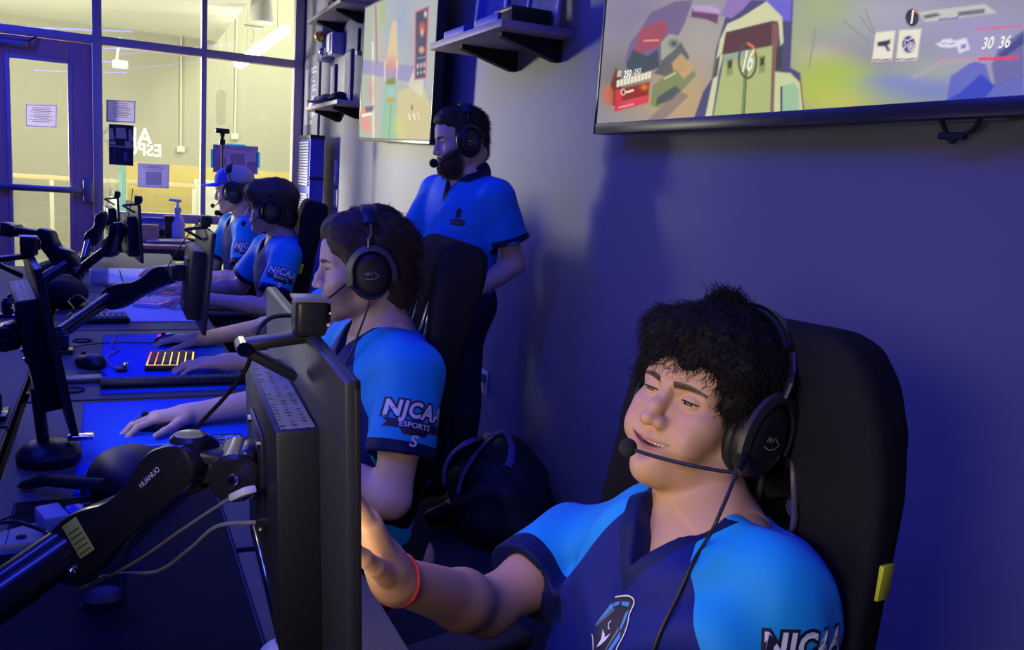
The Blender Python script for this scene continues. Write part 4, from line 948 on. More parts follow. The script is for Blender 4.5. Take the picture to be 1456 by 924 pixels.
mb = MB(); mb.tube([(0,0,.01), (0,0,5.2-c[2])], .004, 6); obj('rod', mb, body_m, t)
c = onY(171,92,11.0); t = thing('security_camera', 'small white security camera under the corridor soffit', 'camera', tuple(c))
mb = MB(); mb.box((-.085,-.06,-.055), (.085,.06,.05), .03); obj('camera_body', mb, body_m, t)
mb = MB(); mb.tube(spline([(-.03,0,.04), (-.03,0,.10), (.0,.02,.3)], 6), .014, 8); obj('camera_arm', mb, body_m, t)
c = onY(314,152,11.5); t = thing('hanging_baffle', 'dark rounded panel hung on thin wires in the corridor', 'panel', tuple(c))
mb = MB(); pr = [(.055*math.cos(q), (.16 if math.sin(q) > 0 else -.17)+.055*math.sin(q)) for q in np.linspace(0, 2*pi, 28, endpoint=False)]; mb.prism(pr, .02, np.array(Matrix.Rotation(pi/2, 4, 'X'))); obj('panel', mb, mat('baffle_grey', (.33,.33,.28), .8), t)
for q in (-.05,.05): mb = MB(); mb.tube([(q,0,.16), (q,0,5.2-c[2])], .003, 5); obj('wire', mb, m_steel, t)
for (px, py0, py1, YY) in ((257,70,208,CY-.02), (334,75,190,CY-.02)):
    p_, q_ = onY(px,py0,YY), onY(px,py1,YY); o = thing('wall_conduit', 'thin pale conduit running down the corridor wall' + (' ending in a small box' if px < 300 else ' near the window corner'), 'conduit', tuple(q_))
    mb = MB(); mb.tube([(0,0,0), (0,0,5.2-q_[2])], .012, 8); obj('pipe', mb, body_m, o)
    mb = MB(); mb.box((-.05,-.02,-.08), (.05,.02,0), .004); obj('junction_box', mb, body_m, o)
# ------------------------------------------------------------------ sheets on the glass
def sheet(name, label, cat, corners, Y, m, border=None, group=None):
    P = [onY(x, y, Y) for x, y in corners]; o_ = sum(P)/4; t = thing(name, label, cat, tuple(o_), group=group)
    mb = MB(); F = np.array(P); B = F+A(0,.0012,0); V = np.vstack([F, B]); mb.add(V, [[0,1,2,3], [7,6,5,4], [0,4,5,1], [1,5,6,2], [2,6,7,3], [3,7,4,0]]); obj('paper', mb, m, t, world=True, smooth=0)
    c = o_+A(0,-.0012,0)
    def at(u, v): return P[3]*(1-u)*(1-v)+P[2]*u*(1-v)+P[0]*(1-u)*v+P[1]*u*v+A(0,-.0015,0)
    return t, at
def sheet_mat(name, col, tr=.35, **k):
    m = mat(name, col, .7, **k); nt = m.node_tree; b = nt.nodes['Principled BSDF']; out = nt.nodes['Material Output']
    t = nt.nodes.new('ShaderNodeBsdfTranslucent'); t.inputs[0].default_value = (*[min(1, c*1.15) for c in col], 1); x = nt.nodes.new('ShaderNodeMixShader'); x.inputs[0].default_value = tr
    nt.links.new(b.outputs[0], x.inputs[1]); nt.links.new(t.outputs[0], x.inputs[2]); nt.links.new(x.outputs[0], out.inputs[0]); return m
m_paper = sheet_mat('notice_paper', (.72,.68,.80)); m_pl = mat('notice_line', (.12,.10,.30), .7)
YS = WY-.014
def lines(t, at, rows, x0=.12, x1=.88, m=None, name='printed_lines', seed=1):
    rg = np.random.default_rng(seed); mb = MB()
    for v in rows:
        w = rg.uniform(.5, 1); a, b = .5-(x1-x0)/2*w, .5+(x1-x0)/2*w
        mb.quad(at(a,v-.012), at(b,v-.012), at(b,v+.012), at(a,v+.012))
    obj(name, mb, m or m_pl, t, world=True, smooth=0)
def border(t, at, k=.02, m=None, asp=1.4):
    mb = MB(); kx = k; ky = k*asp
    for a, b, c, d in ((kx,ky,1-kx,ky*2), (kx,1-ky*2,1-kx,1-ky), (kx,ky,kx*2,1-ky), (1-kx*2,ky,1-kx,1-ky)): mb.quad(at(a,b), at(c,b), at(c,d), at(a,d))
    obj('printed_border', mb, m or m_pl, t, world=True, smooth=0)
t, at = sheet('notice_sheet', 'landscape notice sheet taped to the door glass', 'notice', ((36,147.5),(81.5,149),(81,182),(36,180)), WY-.020, m_paper); border(t, at); lines(t, at, np.linspace(.25,.85,9))
t, at = sheet('notice_sheet', 'landscape notice sheet on the window right of the door', 'notice', ((151,141.5),(193,143.5),(192.5,175.5),(151,173)), YS, m_paper); border(t, at); lines(t, at, np.linspace(.25,.85,9), seed=2)
t, at = sheet('poster', 'tall black poster with pale bands below the window notice', 'poster', ((155,176),(190,178.5),(189.5,236),(155,233.5)), YS, mat('poster_black', (.012,.012,.04), .5))
mb = MB()
for a, b, c, d in ((.02,.62,.22,.90), (.28,.66,.72,.92), (.80,.62,.98,.90), (.02,.50,.30,.58), (.66,.48,.98,.60), (.0,.44,1.,.475)): mb.quad(at(a,b), at(c,b), at(c-.06,d), at(a-.0,d))
obj('poster_pale_band', mb, sheet_mat('poster_pale', (.7,.7,.6), .4), t, world=True, smooth=0)
mb = MB(); mb.quad(at(.62,.12), at(.74,.12), at(.74,.32), at(.62,.32)); mb.quad(at(.2,.08), at(.22,.08), at(.22,.40), at(.2,.40)); obj('poster_violet_mark', mb, mat('poster_violet', (.12,.10,.32), .6), t, world=True, smooth=0)
t, at = sheet('notice_sheet', 'pale violet sheet with a plain square, low on the window', 'notice', ((196,232),(241,234),(240,268),(195.5,266)), YS, sheet_mat('sheet_violet', (.55,.52,.78), .4))
border(t, at, .015, sheet_mat('sheet_edge', (.75,.70,.80), .4)); mb = MB(); mb.quad(at(.25,.12), at(.76,.12), at(.76,.68), at(.25,.68)); obj('plain_square', mb, sheet_mat('sheet_square', (.68,.68,.74), .4), t, world=True, smooth=0)
lines(t, at, (.76,.84,.90), .15, .85, mat('sheet_ink', (.16,.14,.36), .7))
t, at = sheet('poster', 'violet picture poster held by blue tape on the window behind the cap', 'poster', ((303,205),(367,208.5),(366.5,248),(303,244.5)), YS, sheet_mat('poster_purple', (.36,.29,.62), .4, var=.5, vscale=14))
mb = MB()
for a, b, c, d in ((.05,.10,.30,.55), (.38,.20,.70,.70), (.75,.08,.95,.45)): mb.quad(at(a,b), at(c,b), at(c,d), at(a,d))
obj('poster_picture', mb, sheet_mat('poster_pink', (.55,.38,.60), .4, var=.4, vscale=20), t, world=True, smooth=0)
mb = MB(); 
for k in range(10): mb.quad(at(.06+k*.085,.84), at(.11+k*.085,.84), at(.115+k*.085,.93), at(.055+k*.085,.93))
obj('poster_heading', mb, mat('poster_heading', (.40,.36,.50), .6), t, world=True, smooth=0)
mb = MB(); tp = sheet_mat('painter_tape_blue', (.05,.30,.75), .4)
for a, b, c, d in ((-.05,.15,.03,.82), (.28,.97,.72,1.05), (.96,.25,1.05,.80), (.4,-.06,.75,.02)): mb.quad(at(a,b)-A(0,.001,0), at(c,b)-A(0,.001,0), at(c,d)-A(0,.001,0), at(a,d)-A(0,.001,0))
obj('tape_strip', mb, tp, t, world=True, smooth=0)
# vinyl letters on the glass, read from the corridor side
t = thing('vinyl_lettering', 'faint white vinyl letters on the glass, reversed from inside', 'lettering', tuple(onY(200,200,YS)))
vin = sheet_mat('vinyl_white', (.75,.75,.68), .4)
mb = MB(); add_text(mb, 'AREN', .20, onY(176,193,WY+.006), (-1,0,0), (0,0,1), .003, 0, 0, 0, .9)
add_text(mb, 'ESPORTS', .15, onY(184,212,WY+.006), (-1,0,0), (0,0,1), .003, 0, 0, 0, .9); obj('letters', mb, vin, t, world=True, smooth=0)
# ------------------------------------------------------------------ on the right wall
def P_(px, py, X=WX): return onX(px, py, X)
t = thing('wall_plaque_board', 'tall narrow dark board of small print near the window corner', 'sign', tuple(P_(445,135)))
a, b = P_(437,85), P_(454,192); mb = MB(); mb.box((WX-.02,b[1],b[2]), (WX,a[1],a[2]-.0), .002); obj('board', mb, mat('board_blue_grey', (.10,.10,.20), .6), t, world=True)
mb = MB(); rg = np.random.default_rng(4)
for k in range(26):
    z = a[2]-.12-k*(a[2]-b[2]-.2)/26; w = rg.uniform(.4,.95); mb.quad((WX-.0215,a[1]-.05,z), (WX-.0215,a[1]-.05-(a[1]-b[1]-.1)*w,z), (WX-.0215,a[1]-.05-(a[1]-b[1]-.1)*w,z+.018), (WX-.0215,a[1]-.05,z+.018))
obj('print_lines', mb, mat('board_print', (.32,.30,.42), .6), t, world=True, smooth=0)
# storage tower: blue side, stacked white discs at its front
c0, c1 = P_(441,198,1.35), P_(460,300,1.40)
tw = thing('storage_tower', 'narrow tall blue case tower with rows of pale cases in the far corner', 'storage tower', (1.5,7.15,0))
ty0, ty1 = 6.95, 7.38; zt = onY(450,194,ty0)[2]; tx0, tx1 = onY(441,220,ty0)[0], min(onY(461,220,ty0)[0], WX-.03)
mb = MB(); mb.box((tx0,ty0,.0), (tx1,ty1,zt), .006); obj('case', mb, mat('tower_blue', (.05,.055,.50), .5), tw, world=True)
mb = MB(); mb.box((tx0-.004,ty0-.004,zt-.02), (tx1+.002,ty1+.004,zt+.012), .004); obj('case_top', mb, m_black, tw, world=True)
zm = onY(450,254,ty0)[2]; mb = MB(); mb.box((tx0-.002,ty0-.003,zm-.012), (tx1+.001,ty0+.003,zm+.012)); obj('seam_strip', mb, m_black, tw, world=True)
for k in range(26):
    z = zt-.05-k*.0225-(.06 if k > 15 else 0); mb = MB(); mb.box((tx0-.012,ty0+.03,z-.0075), (tx0+.02,ty1-.03,z+.0075), .002); obj('case_slot', mb, m_white, tw, world=True)
for (px, py, nm, lb) in ((479,245,'light_switch','upper light switch plate on the wall by the far television'), (479,282,'wall_socket','wall socket plate below the light switch')):
    p = P_(px,py); t = thing(nm, lb, 'switch' if nm == 'light_switch' else 'socket', tuple(p))
    mb = MB(); mb.box((WX-.012,p[1]-.05,p[2]-.07 if nm == 'wall_socket' else p[2]-.10), (WX,p[1]+.05,p[2]+.07 if nm == 'wall_socket' else p[2]+.10), .004); obj('plate', mb, mat('switch_grey', (.42,.42,.5), .4), t, world=True)
    mb = MB(); mb.box((WX-.018,p[1]-.018,p[2]-.035), (WX-.011,p[1]+.018,p[2]+.035), .003); obj('rocker', mb, m_white, t, world=True)
p = P_(690,543); t = thing('power_outlet', 'white power outlet with plugs low on the wall behind the bag', 'outlet', tuple(p))
mb = MB(); mb.box((WX-.008,p[1]-.04,p[2]-.06), (WX,p[1]+.04,p[2]+.06), .003); obj('plate', mb, m_white, t, world=True)
mb = MB(); mb.box((WX-.055,p[1]-.025,p[2]+.005), (WX-.008,p[1]+.025,p[2]+.045), .006); obj('plug', mb, mat('plug_grey', (.4,.4,.42), .5), t, world=True)
mb = MB(); mb.tube(spline([(WX-.05,p[1],p[2]+.03), (WX-.08,p[1]+.02,p[2]-.02), (WX-.06,p[1]+.08,p[2]-.2), (WX-.05,p[1]+.12,.06)], 8), .005, 6); obj('plug_cord', mb, mat('cord_grey', (.2,.2,.22), .5), t, world=True)
# shelves
m_shelf = mat('shelf_laminate', (.34,.27,.33), .5, var=.15, vscale=12)
def shelf(label, x_out, y_near, y_far, z, brs, br_len=.26, br_h=.14, group='wall shelves'):
    t = thing('wall_shelf', label, 'shelf', (WX,(y_near+y_far)/2,z), group=None)
    mb = MB(); mb.box((x_out,y_near,z), (WX,y_far,z+.03), .003); obj('board', mb, m_shelf, t, world=True)
    for y in brs:
        mb = MB(); M = frame((-1,0,0), z=(0,-1,0), o=(WX,y-.02,z)); mb.prism([(0,0), (br_len,0), (br_len,.018), (.03,br_h), (0,br_h)], .04, M); obj('bracket', mb, m_blackm, t, world=True, smooth=0)
    return t
zs = 1.965; fs = onX(612,68,1.335)[1]
shelf('nearer wall shelf with dark brackets between the two televisions', 1.335, 3.05, 3.86, zs, (3.20,3.62), .27, .085)
zf = onX(475,150,1.45)[2]
f1, f2 = 5.95, onX(433,157,1.42)[1]
shelf('lower far wall shelf with trophies and frames left of the far television', 1.42, 6.0, f2, onX(436,157,1.42)[2], (6.3,6.9), .2, .075)
shelf('upper far wall shelf near the window corner', 1.42, 6.0, f2, onX(440,32,1.42)[2], (6.3,6.9), .2, .075)
# things on the nearer shelf
def frame_pic(label, y, x, z, w, h, m, tilt=.12, cat='picture frame', rz=0., back=m_black):
    t = thing('picture_frame', label, cat, (x,y,z), rz); b = .016
    R = np.array(Matrix.Rotation(-tilt, 4, 'Y'))   # leans towards the wall
    mb = MB()
    for lo, hi in (((-.01,-w/2,0), (.008,-w/2+b,h)), ((-.01,w/2-b,0), (.008,w/2,h)), ((-.01,-w/2,0), (.008,w/2,b)), ((-.01,-w/2,h-b), (.008,w/2,h))): mb.box(lo, hi, .002, np.array(Matrix.Rotation(tilt, 4, 'Y')))
    obj('frame', mb, mat('frame_pale', (.42,.42,.46), .4), t)
    mb = MB(); mb.box((-.004,-w/2+b,b), (.004,w/2-b,h-b), 0, np.array(Matrix.Rotation(tilt, 4, 'Y'))); obj('picture', mb, m, t, smooth=0); return t
pic1 = mat('photo_blue', (.05,.06,.30), .5, var=.9, vscale=22); pic2 = mat('photo_grey', (.18,.18,.22), .5, var=.8, vscale=18); pic3 = mat('photo_dark', (.03,.04,.16), .5, var=.9, vscale=16)
ztop = zs+.03
frame_pic('small framed photo at the far end of the nearer shelf', 3.56, 1.50, ztop, .17, .24, pic1, .10, rz=.5)
frame_pic('dark framed picture in the middle of the nearer shelf', 3.34, 1.53, ztop, .17, .26, pic3, .10, rz=.35)
frame_pic('pale framed photo at the near end of the nearer shelf', 3.15, 1.55, ztop, .20, .26, pic2, .10, rz=.25)
t = thing('black_box', 'low black box lying on the near end of the shelf', 'box', (1.45,3.13,ztop)); mb = MB(); mb.box((-.07,-.07,0), (.10,.10,.055), .006); obj('box', mb, m_blackm, t); mb = MB(); mb.box((-.072,-.072,.04), (.102,.102,.058), .006); obj('lid', mb, m_black, t)
for k, (y, lb) in enumerate(((3.30,'low blue card box on the nearer shelf, near its middle'), (3.66,'low blue card box at the far end of the nearer shelf'))):
    t = thing('card_box', lb, 'box', (1.42,y,ztop)); mb = MB(); mb.box((-.05,-.13,0), (.06,.11,.045), .006); obj('box', mb, mat('card_blue', (.03,.05,.42), .5), t); mb = MB(); mb.box((-.051,.09,.005), (.061,.112,.043), .005); obj('end_label', mb, mat('label_cream', (.5,.48,.4), .6), t)
# things on the far shelves
zl = onX(436,157,1.42)[2]+.03
for k, (y, h, w, lb) in enumerate(((6.15,.36,.16,'tall dark framed award on the lower far shelf by the television'), (6.62,.30,.14,'tall grey-blue framed award on the lower far shelf'))):
    t = thing('award_frame', lb, 'award', (1.54,y,zl)); mb = MB(); mb.box((-.015,-w/2,0), (.012,w/2,h), .004); obj('frame', mb, mat('award_navy', (.03,.03,.14), .5), t)
    mb = MB(); mb.box((-.018,-w/2+.02,.02), (-.014,w/2-.02,h-.02)); obj('award_face', mb, mat('award_face', (.22,.22,.32), .4), t)
for (y, x, lb) in ((6.25,1.50,'dark cap lying on the lower far shelf next to the television'), (6.55,1.48,'grey cap lying on the lower far shelf')):
    t = thing('folded_cap', lb, 'cap', (x,y,zl)); mb = MB(); S = SDF(); S.ell((0,0,.015), (.08,.09,.06)); S.ell((-.09,0,.006), (.07,.07,.010), None, .02); S.fn(lambda X, Y, Z: Z-.0+0*X+0*Y, (-.3,-.3,-.3), (.3,.3,0), .002, True); V, F = S.mesh(.008); obj_np('crown', V, F, m_blackm if y < 6.4 else mat('cap_olive', (.2,.2,.16), .8), t, world=False)
t = thing('white_ornament', 'small white domed ornament at the far end of the lower far shelf', 'ornament', (1.49,6.95,zl)); mb = MB(); mb.lathe([(.0,.0), (.06,0), (.065,.03), (.04,.07), (.0,.085)], 24); obj('dome', mb, m_white, t)
mb = MB(); mb.lathe([(0,0), (.07,0), (.07,.012), (0,.012)], 24); obj('foot', mb, m_steel, t)
for dy, px, py, w, lb in ((0,463,55,.22,'violet wall block with a brass knob below the upper far shelf'), (0,477,60,.20,'violet wall block right of the brass-knobbed one')):
    p = P_(px,py,1.60); t = thing('wall_dispenser', lb, 'dispenser', tuple(p)); mb = MB(); h = .30 if px == 463 else .17; mb.box((1.55,p[1]-.09,p[2]-h*.6), (WX,p[1]+.09,p[2]+h*.4), .012); obj('housing', mb, mat('dispenser_violet', (.30,.26,.55), .45), t, world=True)
    if px == 463:
        mb = MB(); q = P_(455,52,1.53); mb.ball((0,0,0), .045, 16, np.array(Matrix.Translation(q))); obj('brass_knob', mb, mat('brass', (.75,.5,.15), .25, .9), t, world=True)
        mb = MB(); q = P_(460,74,1.53); mb.ball((0,0,0), .04, 16, np.array(Matrix.Translation(q))); obj('steel_knob', mb, m_chrome, t, world=True)
    else:
        mb = MB(); mb.box((1.54,p[1]-.05,p[2]-.08), (1.556,p[1]+.05,p[2]+.05), .004); obj('front_plate', mb, m_white, t, world=True)
zu = onX(440,32,1.42)[2]+.03
t = thing('trophy', 'dark trophy on the upper far shelf, cut by the picture edge', 'trophy', (1.5,6.3,zu)); mb = MB(); mb.lathe([(0,0), (.07,0), (.07,.03), (.02,.05), (.015,.16), (.06,.22), (.07,.32), (.0,.33)], 20); obj('cup', mb, mat('trophy_dark', (.06,.05,.12), .3, .6), t)
mb = MB(); mb.box((-.08,-.08,0), (.08,.08,.025), .004); obj('plinth', mb, m_blackm, t)
mb = MB(); a = onX(345/4.4+425,45,1.58); mb.tube([(1.62,a[1],onX(503,45,1.62)[2]), (1.62,a[1],zl+.36)], .012, 8); t = thing('hanging_strap', 'dark strap hanging between the two far shelves', 'strap', (1.62,a[1],zl)); obj('strap', mb, m_blackm, t, world=True); mb = MB(); mb.box((1.60,a[1]-.03,zl+.34), (1.64,a[1]+.03,zl+.37), .004); obj('clip', mb, m_steel, t, world=True)
# ------------------------------------------------------------------ televisions
def lin(c): c = np.asarray(c, float)/255; return np.where(c <= .04045, c/12.92, ((c+.055)/1.055)**2.4)
class Paint:
    """flat picture laid out in photo pixels of the screen, stored as vertex colours on the screen's grid"""
    def __init__(s, px): s.P = px; s.C = np.zeros((len(px), 3))
    def fill(s, c): s.C[:] = lin(c); return s
    def blob(s, x, y, rx, ry, c, a=1., p=1.):
        w = a*np.exp(-(((s.P[:,0]-x)/rx)**2+((s.P[:,1]-y)/ry)**2)**p)[:,None]; s.C = s.C*(1-w)+lin(c)*w; return s
    def poly(s, pts, c, a=1., soft=1.4):
        p = np.array(pts, float); X, Y = s.P[:,0], s.P[:,1]; ins = np.zeros(len(X), bool); d = np.full(len(X), 1e9)
        for i in range(len(p)):
            x1, y1 = p[i]; x2, y2 = p[(i+1)%len(p)]
            if y1 != y2:
                cr = ((y1 > Y) != (y2 > Y))&(X < (x2-x1)*(Y-y1)/(y2-y1)+x1); ins ^= cr
            dx, dy = x2-x1, y2-y1; t = np.clip(((X-x1)*dx+(Y-y1)*dy)/(dx*dx+dy*dy+1e-9), 0, 1); d = np.minimum(d, np.hypot(X-x1-t*dx, Y-y1-t*dy))
        w = (a*np.clip(.5+np.where(ins, d, -d)/(2*soft), 0, 1))[:,None]; s.C = s.C*(1-w)+lin(c)*w; return s
    def line(s, pts, wd, c, a=1.):
        X, Y = s.P[:,0], s.P[:,1]; d = np.full(len(X), 1e9)
        for (x1,y1),(x2,y2) in zip(pts[:-1], pts[1:]):
            dx, dy = x2-x1, y2-y1; t = np.clip(((X-x1)*dx+(Y-y1)*dy)/(dx*dx+dy*dy+1e-9), 0, 1); d = np.minimum(d, np.hypot(X-x1-t*dx, Y-y1-t*dy))
        w = (a*np.clip(.5+(wd/2-d), 0, 1))[:,None]; s.C = s.C*(1-w)+lin(c)*w; return s
    def ring(s, x, y, rx, ry, w, c, a=1.):
        t = np.linspace(0, 2*pi, 40); return s.line(list(zip(x+rx*np.cos(t), y+ry*np.sin(t))), w, c, a)
def project(V):
    q = (V-EYE) @ camR.T; return np.c_[q[:,0]/q[:,2]*1200+728, q[:,1]/q[:,2]*1200+462]
def tv(label, BL, BR, asp, depth, back, bez, rows, cols, painter, emit, foot=.03):
    u = BR-BL; W = np.linalg.norm(u); u /= W; n = A(-1,0,0); v = np.cross(n, u); v = v if v[2] > 0 else -v; Hh = W/asp
    t = thing('television', label, 'television', tuple(BL+u*W/2))
    M = np.eye(4); M[:3,0], M[:3,1], M[:3,2], M[:3,3] = u, v, np.cross(u, v), BL   # local: x along, y up, z towards viewer
    z0 = -depth
    mb = MB(); mb.box((-bez,-foot,z0), (W+bez,Hh+bez,-.004), .006, M); obj('housing', mb, m_black, t, world=True)
    mb = MB(); 
    for lo, hi in (((-bez,-foot,-.006), (W+bez,0,.004)), ((-bez,Hh,-.006), (W+bez,Hh+bez,.004)), ((-bez,-foot,-.006), (0,Hh+bez,.004)), ((W,-foot,-.006), (W+bez,Hh+bez,.004))): mb.box(lo, hi, .002, M)
    obj('bezel', mb, mat('tv_bezel', (.035,.03,.04), .3), t, world=True)
    mb = MB(); mb.box((W*.3,Hh*.3,z0-back), (W*.7,Hh*.7,z0+.001), .004, M); obj('wall_bracket', mb, m_blackm, t, world=True)
    gx, gy = np.meshgrid(cols*W, rows*Hh); V = BL+gx.reshape(-1,1)*u+gy.reshape(-1,1)*v+n*.0005; nx, ny = len(cols), len(rows)
    i = np.arange(ny-1)[:,None]*nx+np.arange(nx-1)[None]; F = np.stack([i, i+1, i+nx+1, i+nx], -1).reshape(-1, 4)
    p = Paint(project(V)); painter(p)
    em = attr_mat('screen_picture_'+label[:4], .6, 'Col', .04, emit=emit)
    obj_np('screen', V, F, em, t, {'Col': np.clip(p.C, 0, 1)})
    return t, u, v, n, W, Hh
def paint_near(p):
    p.fill((150,146,160))
    p.blob(900,20,60,40,(140,130,160)).blob(1000,60,60,60,(178,172,160),.8).blob(960,140,70,50,(196,168,120)).blob(880,110,40,40,(120,112,110),.8)
    p.blob(1250,20,110,40,(176,172,190)).blob(1170,10,50,45,(168,184,130),.9).blob(1400,60,90,60,(165,158,200)).blob(1160,80,40,18,(206,186,170),.8)
    p.blob(1180,120,70,42,(176,196,86),1.,2).blob(1200,145,60,20,(200,196,96),.8).blob(1130,60,24,40,(176,186,130),.7).blob(1270,135,40,26,(160,176,130),.7)
    p.blob(1290,115,55,10,(120,130,214),.8).blob(1330,100,60,22,(170,178,170),.7).blob(1320,130,70,14,(118,134,206),.7)
    p.poly([(1346,142),(1352,108),(1385,86),(1402,92),(1410,122),(1440,110),(1456,106),(1456,150),(1340,150)], (96,104,200),.85).poly([(1365,132),(1395,105),(1415,122),(1400,140),(1345,142)], (62,74,196),.9).poly([(1410,92),(1420,68),(1456,42),(1456,110),(1415,122)], (110,108,170),.9).poly([(1420,78),(1456,46),(1456,62),(1424,84)], (70,72,140),.8)
    p.line([(1300,110),(1340,88),(1390,85)], 6, (180,176,176), .6)
    for a, b in (((1222,22),(1240,46)),((1200,30),(1236,60)),((1160,40),(1150,96)),((1230,14),(1246,52))): p.line([a, b], 2.2, (120,150,96), .6)
    # left machine
    p.poly([(895,62),(912,40),(925,18),(960,2),(985,0),(975,30),(960,60),(945,85),(930,100),(905,98),(888,88)], (118,100,140),.9)
    p.poly([(902,70),(912,40),(945,28),(950,40),(938,66),(905,76)], (168,84,100),.95).line([(916,58),(936,57)], 2.6, (236,150,120))
    p.poly([(890,92),(900,70),(920,80),(935,70),(938,95),(915,104),(893,100)], (72,84,92),.95).poly([(940,60),(952,48),(968,52),(972,75),(958,92),(940,84)], (170,172,158),.95).blob(958,62,7,6,(84,88,96))
    p.poly([(930,104),(945,82),(960,70),(968,60),(980,80),(975,100),(950,110)], (74,84,92),.8)
    p.poly([(955,90),(968,76),(985,92),(982,112),(960,108)], (204,164,118),.9)
    p.poly([(985,12),(1000,14),(1022,20),(1020,34),(1005,28),(982,24)], (110,70,110),.95).poly([(985,8),(1010,8),(1024,14),(1022,20),(986,16)], (196,166,214),.8)
    p.poly([(925,148),(928,122),(945,108),(962,100),(972,112),(986,100),(990,106),(975,124),(955,140),(935,154)], (132,142,98),.95).poly([(932,150),(935,138),(960,122),(968,128),(955,142)], (84,92,98),.95).line([(945,112),(960,104)], 3, (190,196,150))
    p.poly([(905,185),(930,162),(965,128),(980,136),(950,165),(930,180)], (110,104,120),.6)
    # central armoured back
    p.poly([(986,170),(1000,130),(1012,112),(1018,70),(1030,30),(1038,0),(1128,0),(1124,96),(1138,104),(1142,165)], (86,84,124))
    p.poly([(1024,22),(1034,0),(1068,0),(1056,14),(1040,26)], (150,124,190)).poly([(1085,0),(1126,0),(1124,30),(1104,30),(1096,10)], (120,110,220),.9)
    p.poly([(1018,86),(1024,56),(1034,34),(1052,26),(1090,2),(1098,10),(1112,24),(1114,60),(1110,66),(1106,30),(1096,30),(1034,46),(1028,80),(1022,104),(1012,168),(1002,170),(1014,112)], (216,214,172))
    p.poly([(1026,78),(1032,46),(1100,30),(1107,36),(1106,66),(1060,70)], (100,70,74)).poly([(1098,32),(1107,36),(1100,160),(1094,162)], (140,98,92))
    p.poly([(1030,78),(1098,65),(1095,162),(1014,168)], (180,190,126)).poly([(1030,78),(1060,72),(1058,84),(1028,92)], (150,170,160),.8)
    p.poly([(1102,102),(1124,104),(1138,118),(1142,160),(1100,163)], (206,212,160)).poly([(1112,122),(1130,118),(1136,128),(1136,158),(1110,162)], (164,196,160)).line([(1111,124),(1111,162)], 3, (80,84,110)).line([(1138,112),(1143,160)], 2, (150,110,90))
    p.poly([(1104,70),(1112,64),(1111,96),(1103,100)], (76,76,70)).poly([(1018,84),(1024,78),(1020,108),(1013,112)], (90,92,84))
    for x, y in ((1038,96),(1084,92)): p.poly([(x-5,y-12),(x+4,y-14),(x+4,y+10),(x-5,y+13)], (150,156,104)).poly([(x-3,y-9),(x+3,y-11),(x+2,y),(x-3,y+2)], (70,74,60))
    p.line([(1060,100),(1056,166)], 5, (130,146,90)).line([(1062,100),(1058,166)], 1.5, (90,100,70))
    p.ring(1063,86,12.5,25,3.4,(92,92,86),.9).line([(1064,62),(1070,66),(1074,74)], 4, (222,120,70))
    # HUD, left
    p.poly([(868,120),(876,96),(884,116),(884,146),(876,152),(866,146)], (120,60,50)).poly([(858,125),(866,118),(872,130),(872,146),(864,152),(857,144)], (206,112,74),.8)
    for k in range(10): p.poly([(877+k*4.95,114.5-k*1.35),(881.2+k*4.95,113.4-k*1.35),(880.9+k*4.95,123.0-k*1.35),(876.7+k*4.95,124.1-k*1.35)], (240,232,206),1,.5)
    p.poly([(875,128),(924,116),(922,136),(874,147)], (150,52,40)).poly([(875,147),(923,135),(922,146),(874,159)], (222,70,84)).poly([(875,128),(885,126),(884,155),(874,158)], (214,60,70)).blob(916,124,5,4,(236,130,40))
    p.ring(886,131,3,4,1.2,(236,226,206)).line([(891,131),(900,128.5)], 3, (236,226,206)).line([(880,153),(900,148)], 2, (240,170,170))
    p.poly([(878.5,102),(883,101),(882.5,108),(878,109)], (240,240,230)).poly([(879.8,103.6),(881.6,103.2),(881.2,106.4),(879.4,106.9)], (110,100,110))
    # HUD, right
    p.ring(1297,25,6,9,7,(66,66,78)).blob(1297,25,7,10,(66,66,78),1,4).line([(1300,14),(1305,18)], 3, (226,130,90))
    p.poly([(1306,18),(1330,14),(1400,6),(1418,18),(1360,26),(1316,31)], (206,204,196),.9).poly([(1312,22),(1332,18),(1338,22),(1316,27)], (110,112,128)).poly([(1362,17),(1400,12),(1400,19),(1362,23)], (120,116,140)).line([(1336,28),(1362,25)], 3, (120,136,190))
    p.poly([(1245,46),(1273,43.5),(1268,86),(1240,87)], (240,232,214)).poly([(1279,43),(1310,41),(1304,85),(1274,86.5)], (240,232,214)).line([(1241,85),(1267,84.6)], 1.6, (120,100,140)).line([(1275,84.4),(1303,83.4)], 1.6, (120,100,140))
    p.poly([(1247,60),(1266,56),(1266,62),(1262,64),(1266,72),(1262,73),(1258,66),(1248,66)], (66,66,96))
    p.blob(1292,63,9.5,12.5,(58,58,150),1,6).ring(1295,66,4,5.5,1.6,(236,230,216)).ring(1295,66,1.4,2,1.6,(236,230,216)).line([(1285,56),(1291,58),(1298,53)], 1.6, (236,230,216)).line([(1284,70),(1288,66),(1286,60)], 1.4, (236,230,216))
    p.poly([(1330,62),(1338,60),(1340,56),(1352,55),(1356,58),(1374,54),(1379,70),(1364,76),(1361,66),(1350,68),(1338,67)], (226,226,240)).poly([(1366,64),(1373,62),(1374,68),(1367,70)], (130,130,196)).line([(1340,62),(1358,62)], 1.4, (140,136,190))
    p.line([(1386,42),(1452,36)], 3, (236,90,150), .7).line([(1330,86),(1448,82)], 2.4, (240,120,160), .5).line([(1392,84),(1446,82)], 4, (246,70,110))
zb_ = 1.612
Yl, Yr = onX(848,183,1.55)[1], .93
BLn, BRn = A(1.55,Yl,zb_), A(1.55,Yr,zb_)
rows = np.r_[np.linspace(0,.50,190), np.linspace(.52,1,14)]
